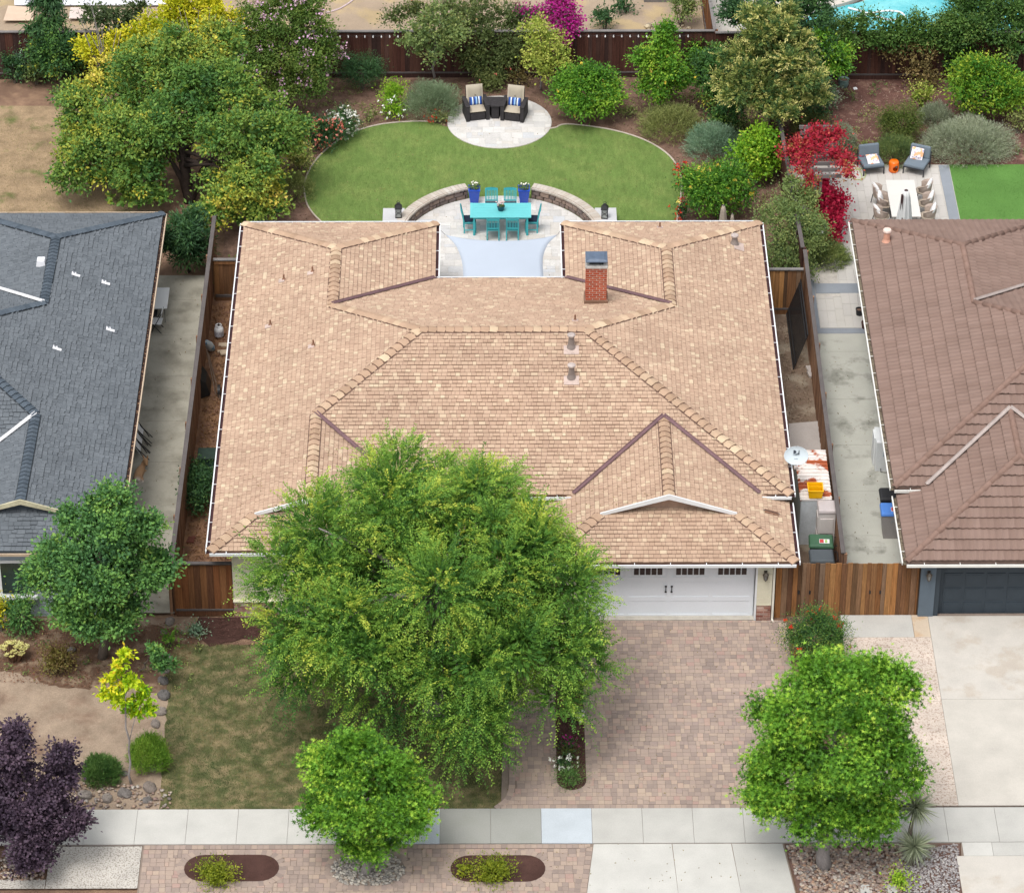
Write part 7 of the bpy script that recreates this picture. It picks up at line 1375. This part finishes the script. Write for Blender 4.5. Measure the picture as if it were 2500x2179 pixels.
SH('small pale green plant in the dark mulch before the left gate', 392, 1265, 18, .3, LM['blue'], seed=102, dens=24, per=9, size=.07, tm=.6); SH('low green plant at the left end of the dark mulch bed', 338, 1285, 20, .6, LM['ngreen'] if 'ngreen' in LM else LM['olive'], seed=103, dens=16, per=9, size=.08, tm=.3)
SH('yellow-green shrub overflowing the left mulch oval of the kerb strip', 437, 1752, 38, .5, lm('coprosma', '#5a6c1c', '#7c8c24', '#a0a830', '#b8ac3c', s=.74), seed=104, dens=30, per=16, size=.06, asp=.6, tm=.45, ry=.62)
SH('yellow-green shrub overflowing the right mulch oval of the kerb strip', 990, 1755, 42, .5, LM['coprosma'], seed=105, dens=30, per=16, size=.06, asp=.6, tm=.5, ry=.6); SH('thin yellow-green sprigs at the left end of the right mulch oval', 930, 1748, 24, .35, LM['coprosma'], seed=106, dens=20, per=9, size=.06, tm=.6, ry=.4)
SH('bush with red poppy-like flowers between the driveway and the wide gate', 1634, 1283, 66, 1.8, LM['back'], seed=107, dens=30, per=20, size=.055, asp=.4, tm=.3, blossoms=(redm, 20, .1, 3, 6), lobes=10)
SH('small lime green shrub in the pebbles right of the meter boxes', 1808, 1765, 20, .6, LM['lime'], seed=108, dens=22, per=12, size=.08, tm=.5)
SH('low dark green plant at the near end of the driveway island bed', 1148, 1562, 33, .6, LM['ros2'], seed=109, dens=34, per=16, size=.05, asp=.3, tm=.5)
SH('white flowers on the near end of the driveway island bed', 1133, 1535, 16, .5, LM['dark'], seed=110, dens=24, per=9, size=.06, blossoms=(whitem, 26, .07, 3, 5)); SH('magenta flowers in the driveway island bed', 1142, 1495, 14, .35, LM['dark'], seed=111, dens=20, per=9, size=.06, blossoms=(magm, 14, .07, 3, 5)); SH('white and pink flowers at the far end of the driveway island bed', 1158, 1437, 14, .35, LM['dark'], seed=112, dens=20, per=9, size=.06, blossoms=(whitem, 20, .07, 3, 5)); SH('low reddish green plant in the middle of the driveway island bed', 1142, 1515, 26, .4, lm('ir', '#4a4a28', '#5f6c34', '#7a7c3c', s=.7), seed=113, dens=22, per=9, size=.06)
SH('dark shrub at the foot of the back fence in the far left corner', 28, 138, 30, 1.2, LM['dark'], seed=120, dens=14, per=14, size=.1, tm=.45); SH('olive shrub between the fence and the dry grass at the upper left', 72, 148, 28, .9, LM['olivet'], seed=121, dens=14, per=12, size=.1, tm=.3)
SH('low grey-green plant left of the red creeper by the garden fence', 1480, 262, 34, .9, LM['olivet'], seed=122, dens=14, per=14, size=.08, tm=.4); SH('sprawling olive plant right of the clipped dark bush', 1878, 232, 34, .8, LM['lav'], 'spray', seed=123, n=700, per=12, size=.08, tm=.4)
SH('small yellowish plant left of the clipped dark bush', 1745, 300, 26, .6, LM['olive'], seed=124, dens=16, per=12, size=.07, tm=.6); SH('leafy green shrub below the top right corner tree', 1930, 130, 40, 1.5, LM['vine'], seed=125, dens=14, per=14, size=.1, tm=.35)
SH('low shrub at the right edge of the right-hand back bed', 2040, 190, 34, 1.3, LM['ylg'], seed=126, dens=14, per=14, size=.1, tm=.5); SH('low thin shrub between round citrus bush and pointed citrus tree', 1262, 225, 22, .5, LM['olive'], seed=127, dens=12, per=9, size=.07, tm=.4)
SH('dull green ground plant behind the wicker armchairs', 985, 168, 34, .6, LM['olive'], seed=128, dens=14, per=12, size=.08, tm=.3); SH('brownish low plant left of the young yellow-green tree', 1040, 158, 26, .6, LM['brown'], seed=129, dens=12, per=10, size=.07, tm=.4)
SH('tall dark green bush tucked against the right side of the gold-tipped tree', 1636, 205, 40, 2.6, LM['dark'], seed=140, dens=15, per=14, size=.1, tm=.4); SH('mid green shrub under the left side of the gold-tipped tree', 1462, 232, 40, 1.7, LM['back'], seed=141, dens=15, per=14, size=.1, tm=.25); SH('green leafy shrub in front of the back fence right of the pointed citrus tree', 1402, 118, 30, 1.6, LM['green'], seed=142, dens=15, per=12, size=.1, tm=.3)
# yuccas
def yucca(label, px, py, hz, hl):
    x, y = at(2215, 2105) if hz > 1 else at(2225, 2118); root = thing('yucca', label, 'yucca', (x, y, 0), world=True, group='spiky yuccas in the pebble bed'); tx, tz = atY(px*K, py*K, y); obj('trunk', MB().tube([(x, y, 0), ((x+tx)/2-.05, y, tz*.5), (tx, y, tz)], [.07, .06, .05], 8), m_bark, root)
    n = 420; r = np.random.default_rng(int(px)); d = unit(r.normal(size=(n, 3))); d[:, 2] = d[:, 2]*.9+.05; D = unit(d); P = np.tile(np.array([tx, y, tz]), (n, 1))+D*.04; leaves('leaves', P, D, hl*r.uniform(.6, 1.1, n), r.uniform(.1, .9, n), LM['lav'], root, 'blade', .07)
yucca('taller spiky yucca beside the broad street tree', 1838, 1618, 1.8, .66); yucca('lower spiky yucca in the pebble bed', 1836, 1698, .9, .62)
# pebbles, rocks, chips, grass
def pebbles(name, poly, n, s0, s1, cols, z, parent=None, excl=None, seed=0, label=None):
    r = random.Random(seed); xs = [p[0] for p in poly]; ys = [p[1] for p in poly]; tmp = MB().ball((0, 0, 0), (1, 1, 1), 6, 3); bv = np.array(tmp.v); bf = tmp.f; V = []; F = []; R = []
    Q = np.array([(f if len(f) == 4 else f+(f[-1],)) for f in bf])
    while len(V) < n:
        x, y = r.uniform(min(xs), max(xs)), r.uniform(min(ys), max(ys))
        if not inpoly(x, y, poly) or (excl and excl(x, y)): continue
        s = r.uniform(s0, s1); a = r.uniform(0, 3.14); v = bv*np.array([s, s*r.uniform(.6, .9), s*.5]); v = np.stack([v[:, 0]*math.cos(a)-v[:, 1]*math.sin(a)+x, v[:, 0]*math.sin(a)+v[:, 1]*math.cos(a)+y, v[:, 2]+z+s*.25], 1); F.append(Q+len(V)*len(bv)); V.append(v); R += [r.random()]*len(Q)
    m = mat('pebble_'+name+str(seed), None, .8, .1, 20, 60, .3, rnd=[lin(c, .66) for c in cols], rsrc='attr'); o = bigmesh(name, np.concatenate(V), np.concatenate(F), np.array(R), m, parent, 'stuff', smooth=True)
    o['label'] = label; o['category'] = 'pebbles'; return o
PB = ['#8a7468', '#a3948a', '#b8a08c', '#9a8078', '#c9bfb4', '#77706e', '#b08c74', '#d8cbb8']
pebbles('pebbles', [(2.78, -11.05), (5.9, -11.05), (5.7, -13.4), (3.1, -13.4)], 2600, .03, .075, PB, GZ[0]-.01, seed=1, label='rounded brown and cream pebbles round the broad street tree')
pebbles('pebbles', [(5.9, -11.3), (7.4, -11.05), (7.2, -13.4), (5.7, -13.4)], 1600, .02, .05, ['#8d8484', '#a8a0a0', '#b8b0ac', '#c8c4c2', '#7d7476'], GZ[0]-.01, seed=2, label='smaller grey pebbles right of the yuccas')
pebbles('pebbles', stadium(*OV[2]), 900, .03, .07, ['#8f8a86', '#a8a29a', '#c4bcb0', '#787472', '#d4cdc0', '#b0a090'], ovz+.0, seed=3, label='grey river stones in the ring round the small street tree')
pebbles('pebbles', [(-19.5, -11.5), (-17.1, -11.5), (-17.1, -12.4), (-19.5, -12.4)], 420, .03, .07, PB, .06, seed=4, label='brown pebbles round the foot of the purple tree')
pebbles('pebbles', [(-17.5, -8.2), (-13.9, -8.6), (-13.95, -9.45), (-17.5, -9.45)], 300, .02, .08, PB, .05, seed=5, label='mixed stones along the pavement edge of the dirt yard')
pebbles('pebbles', [(1.0, 33.0), (2.4, 33.4), (2.2, 35.5), (.6, 35.2)], 120, .05, .16, ['#d8c8a8', '#c4b498', '#b0a090'], .03, seed=6, label='pale stones behind the back fence near its corner')
RK = mat('rock', None, .95, .18, 5, 40, .6, .1, rnd=[lin(c, .62) for c in ('#8a7e76', '#9a9088', '#787472', '#a0948c')])
ORD = ['first', 'second', 'third', 'fourth', 'fifth', 'sixth', 'seventh', 'eighth', 'ninth']
rk = [(410, 1610, .22), (405, 1640, .18), (398, 1665, .26), (400, 1700, .3), (392, 1740, .26), (380, 1770, .24), (372, 1800, .16), (377, 1838, .15), (372, 1878, .2), (305, 1940, .3), (262, 1952, .26), (208, 1945, .3), (365, 1925, .3), (360, 1955, .2), (305, 1890, .16), (415, 1520, .25), (400, 1545, .16), (108, 2110, .24), (40, 2112, .34), (175, 1590, .2)]
for i, (px, py, s) in enumerate(rk):
    x, y = at(px, py); r_ = thing('rock', ('rough rock on the line between dirt yard and front lawn, %s from the far end' % ORD[i] if i < 9 else ['rough rock left of the foot of the thin yellow-lime tree', 'rough dark rock left of the low rosemary bush by the pavement', 'rough dark rock nearest the purple tree by the pavement', 'large brown rock by the pavement at the lawn corner', 'small dark rock by the pavement at the lawn corner', 'small rock beside the low rosemary bush', 'pale grey boulder beside the left gate mulch', 'small pale rock below the boulder by the left gate', 'rock at the right edge of the purple tree pebbles', 'large rock at the foot of the purple tree', 'rock under the dense mid green tree'][i-9]), 'rock', (x, y, 0), random.uniform(0, 3), 'rough rocks bordering the dirt yard'); o = obj('stone', MB().ball((0, 0, s*.22), (s*.75, s*.6, s*.45), 9, 6, jit=.13), RK, r_, smooth=False)
def inpolyv(X, Y, P):
    c = np.zeros(len(X), bool); j = len(P)-1
    for i in range(len(P)):
        a, b = P[i], P[j]; m = ((a[1] > Y) != (b[1] > Y)); d = (b[1]-a[1]) or 1e-9; c ^= m & (X < (b[0]-a[0])*(Y-a[1])/d+a[0]); j = i
    return c
def litter(name, polys, n, s0, s1, cols, z, label, seed=0, cat='mulch', asp=.4, up=.35):
    r = np.random.default_rng(seed); P = []
    areas = [abs(area(p)) for p in polys]; tot = sum(areas); m_ = 0
    for p, a in zip(polys, areas):
        k = int(n*a/tot); xs = [q[0] for q in p]; ys = [q[1] for q in p]; c = 0
        while c < k:
            x, y = r.uniform(min(xs), max(xs)), r.uniform(min(ys), max(ys))
            if inpoly(x, y, p): P.append((x, y, z)); c += 1
    P = np.array(P); D = r.normal(size=P.shape); D[:, 2] = np.abs(D[:, 2])*up; nn = np.tile([0, 0, 2.], (len(P), 1)); s = r.uniform(s0, s1, len(P)); P[:, 2] += s*.12
    m = mat('litter_'+name+str(seed), None, .95, .05, 5, 40, 0, .1, rnd=[lin(c, .62) for c in cols], rsrc='attr'); o = leaves(name, P, D, s, r.uniform(.01, .99, len(P)), m, None, 'diamond', asp, 'stuff', Nn=nn); o['label'] = label; o['category'] = cat; return o
litter('bark_chips', [[(-12, 17), (4.9, 17), (4.9, 31.1), (-14, 31.1)]], 9000, .03, .11, ['#5d4238', '#7a5c4c', '#9a7a64', '#b49a80', '#6d4f42'], .045, 'bark chips scattered over the back garden bed', 1)
# keep the chips off lawn and patios
_o = bpy.data.objects['bark_chips']; 
litter('bark_chips', [box2(5.3, 16, 24.8, 30.9)], 7000, .03, .1, ['#6d4a42', '#86645a', '#a08474', '#c0a898', '#5a3c36'], .05, 'reddish bark chips in the right-hand back bed', 2)
litter('dry_leaves', [box2(-14.3, -12.7, -.7, 16)], 6000, .03, .12, ['#7a563e', '#9a7450', '#b89068', '#6d4c3a', '#8d6448'], .06, 'dry leaves and chips in the left side yard', 3)
litter('dry_leaves', [box2(3.4, 5.0, 3, 15)], 3500, .03, .1, ['#7a6350', '#9a8670', '#b8a68e', '#6d5646'], .065, 'dry leaves and chips in the right side yard', 4)
litter('bark_chips', [mb_ if False else [(-13.2, -1), (-5, -1), (-5, -2.4), (-13, -2.3)], [(ISL[0]+.05, ISL[3]), (ISL[0]+.05, ISL[2]+.4), (ISL[1]-.05, ISL[2]+.4), (ISL[1]-.05, ISL[3])], stadium(*OV[0]), stadium(*OV[1])], 7000, .02, .06, ['#3c2420', '#4e322c', '#664640', '#8a6a60'], isz+.003, 'dark bark mulch in the front beds', 5)
litter('bark_chips', [[(-20, -1.2), (-13.6, -1.2), (-13.9, -3.2), (-16.5, -4.2), (-20, -3.8)]], 4000, .02, .08, ['#6d4236', '#8a5c48', '#a47c62', '#5a362c'], .05, 'reddish bark chips under the mid green tree', 6)
# grass blades
def grass(name, poly, n, h, cols, z, label, seed=0):
    r = np.random.default_rng(seed); xs = [p[0] for p in poly]; ys = [p[1] for p in poly]; X = r.uniform(min(xs), max(xs), n*2); Y = r.uniform(min(ys), max(ys), n*2); k = inpolyv(X, Y, poly); X, Y = X[k][:n], Y[k][:n]; P = np.stack([X, Y, np.full(len(X), z)], 1)
    pt = .5+.28*np.sin(X*1.9+1)*np.sin(Y*1.6+2)+.2*np.sin(X*4.1+Y*2.7)+r.normal(0, .15, len(X)); D = r.normal(size=P.shape)*.55; D[:, 2] = 1; m = leafmat('leaf_'+name+str(seed), G(*cols, s=.68), trans=.2, rough=.8); o = leaves(name, P, D, h*r.uniform(.6, 1.3, len(X)), pt, m, None, 'blade', .22, 'stuff'); o['label'] = label; o['category'] = 'grass'
grass('grass', LAWN, 60000, .05, ('#a8946c', '#94905c', '#6c7840', '#4f6434', '#3f5a30'), .03, 'patchy green and dry grass of the front lawn', 1)
grass('grass', [(-24, 17.2), (-17.1, 17.2), (-16.7, 20), (-17.6, 24), (-19.6, 27.4), (-24, 29)], 26000, .05, ('#b8a080', '#c4ae8a', '#b09c74', '#8c9258', '#a8946c'), .012, 'dry straw coloured grass behind the slate roofed house', 2)
grass('grass', LW+[(2.0, 17.0), (-11.2, 17.0)], 70000, .035, ('#8ca858', '#7c9a4c', '#6c8a40', '#5e7c38'), turf_z+.002, 'short artificial grass of the oval back lawn', 3)
grass('grass', box2(10.95, 17, 16.8, 24.7), 22000, .035, ('#84b05c', '#74a250', '#649444', '#5a8a40'), npz+.014, 'short bright artificial grass right of the neighbouring patio', 4)
for n_ in ('grass.002', 'grass.003'): pass
litter('fallen_leaves', [box2(-4.9, 3.4, -9.4, -1.2), box2(-12, 4, -14, -11)], 500, .03, .07, ['#9a8a4c', '#7a6a3c', '#b0a050', '#5a4a34'], dvz+.035, 'scattered small fallen leaves on the driveway and kerb paving', 8, 'leaves')
litter('fallen_leaves', [LW+[(2.0, 17.2), (-11.2, 17.2)]], 260, .03, .07, ['#9a8a4c', '#7a6a3c', '#b0a050', '#8a6a44'], turf_z+.02, 'few fallen leaves on the artificial lawn', 9, 'leaves')
litter('fallen_leaves', [box2(-17, -14.5, -.6, 17.4), box2(5.2, 7, -.6, 13)], 420, .03, .08, ['#6a563c', '#7a6a4c', '#a08a60', '#8a5a3c'], npz+.05, 'fallen leaves scattered on the two concrete side paths', 10, 'leaves')
_P = rooflitter(420, 3, ''); _r = np.random.default_rng(5); _D = _r.normal(size=_P.shape); _D[:, 2] *= .3
o = leaves('roof_leaves', _P, _D, _r.uniform(.03, .07, len(_P)), _r.uniform(.01, .99, len(_P)), MATS['litter_fallen_leaves8'], None, 'diamond', .45, 'stuff', Nn=np.tile([0, 0, 2.], (len(_P), 1))); o['label'] = 'small fallen leaves on the tan roof round the big feathery tree'; o['category'] = 'leaves'
def cover(label, polys, n, m, seed, s0=.12, s1=.3):
    r = np.random.default_rng(seed); L = []
    for p in polys:
        xs = [q[0] for q in p]; ys = [q[1] for q in p]; c = 0
        while c < n:
            x, y = r.uniform(min(xs), max(xs)), r.uniform(min(ys), max(ys))
            if inpoly(x, y, p) and not inpoly(x, y, LW+[(2.0, 17.0), (-11.2, 17.0)]): q = r.uniform(s0, s1); L.append((x, y, q*.4, q, q, q*.6)); c += 1
    o = crown(None, m, np.array(L, float), dens=30, per=5, size=.07, sig=.06, seed=seed, zmin=.01, ts=.25, fill=0, name='ground_cover'); o['kind'] = 'stuff'; o['label'] = label; o['category'] = 'ground cover'
cover('low green weeds and seedlings scattered in the back garden bed', [[(-13, 24), (-9, 27.6), (-7, 29.9), (-3, 29.9), (0, 28), (3.6, 25), (4.7, 19), (4.7, 30.6), (-13, 30.6)]], 130, LM['olive'], 71)
cover('low green weeds scattered in the right-hand back bed', [box2(5.4, 14, 25.2, 30.7)], 80, LM['olivet'], 72)
cover('low weeds and seedlings in the beds under the dense mid green tree', [[(-20, -1.1), (-13.6, -1.1), (-13.6, -4.4), (-20, -3.2)]], 45, LM['olivet'], 73, .08, .2)
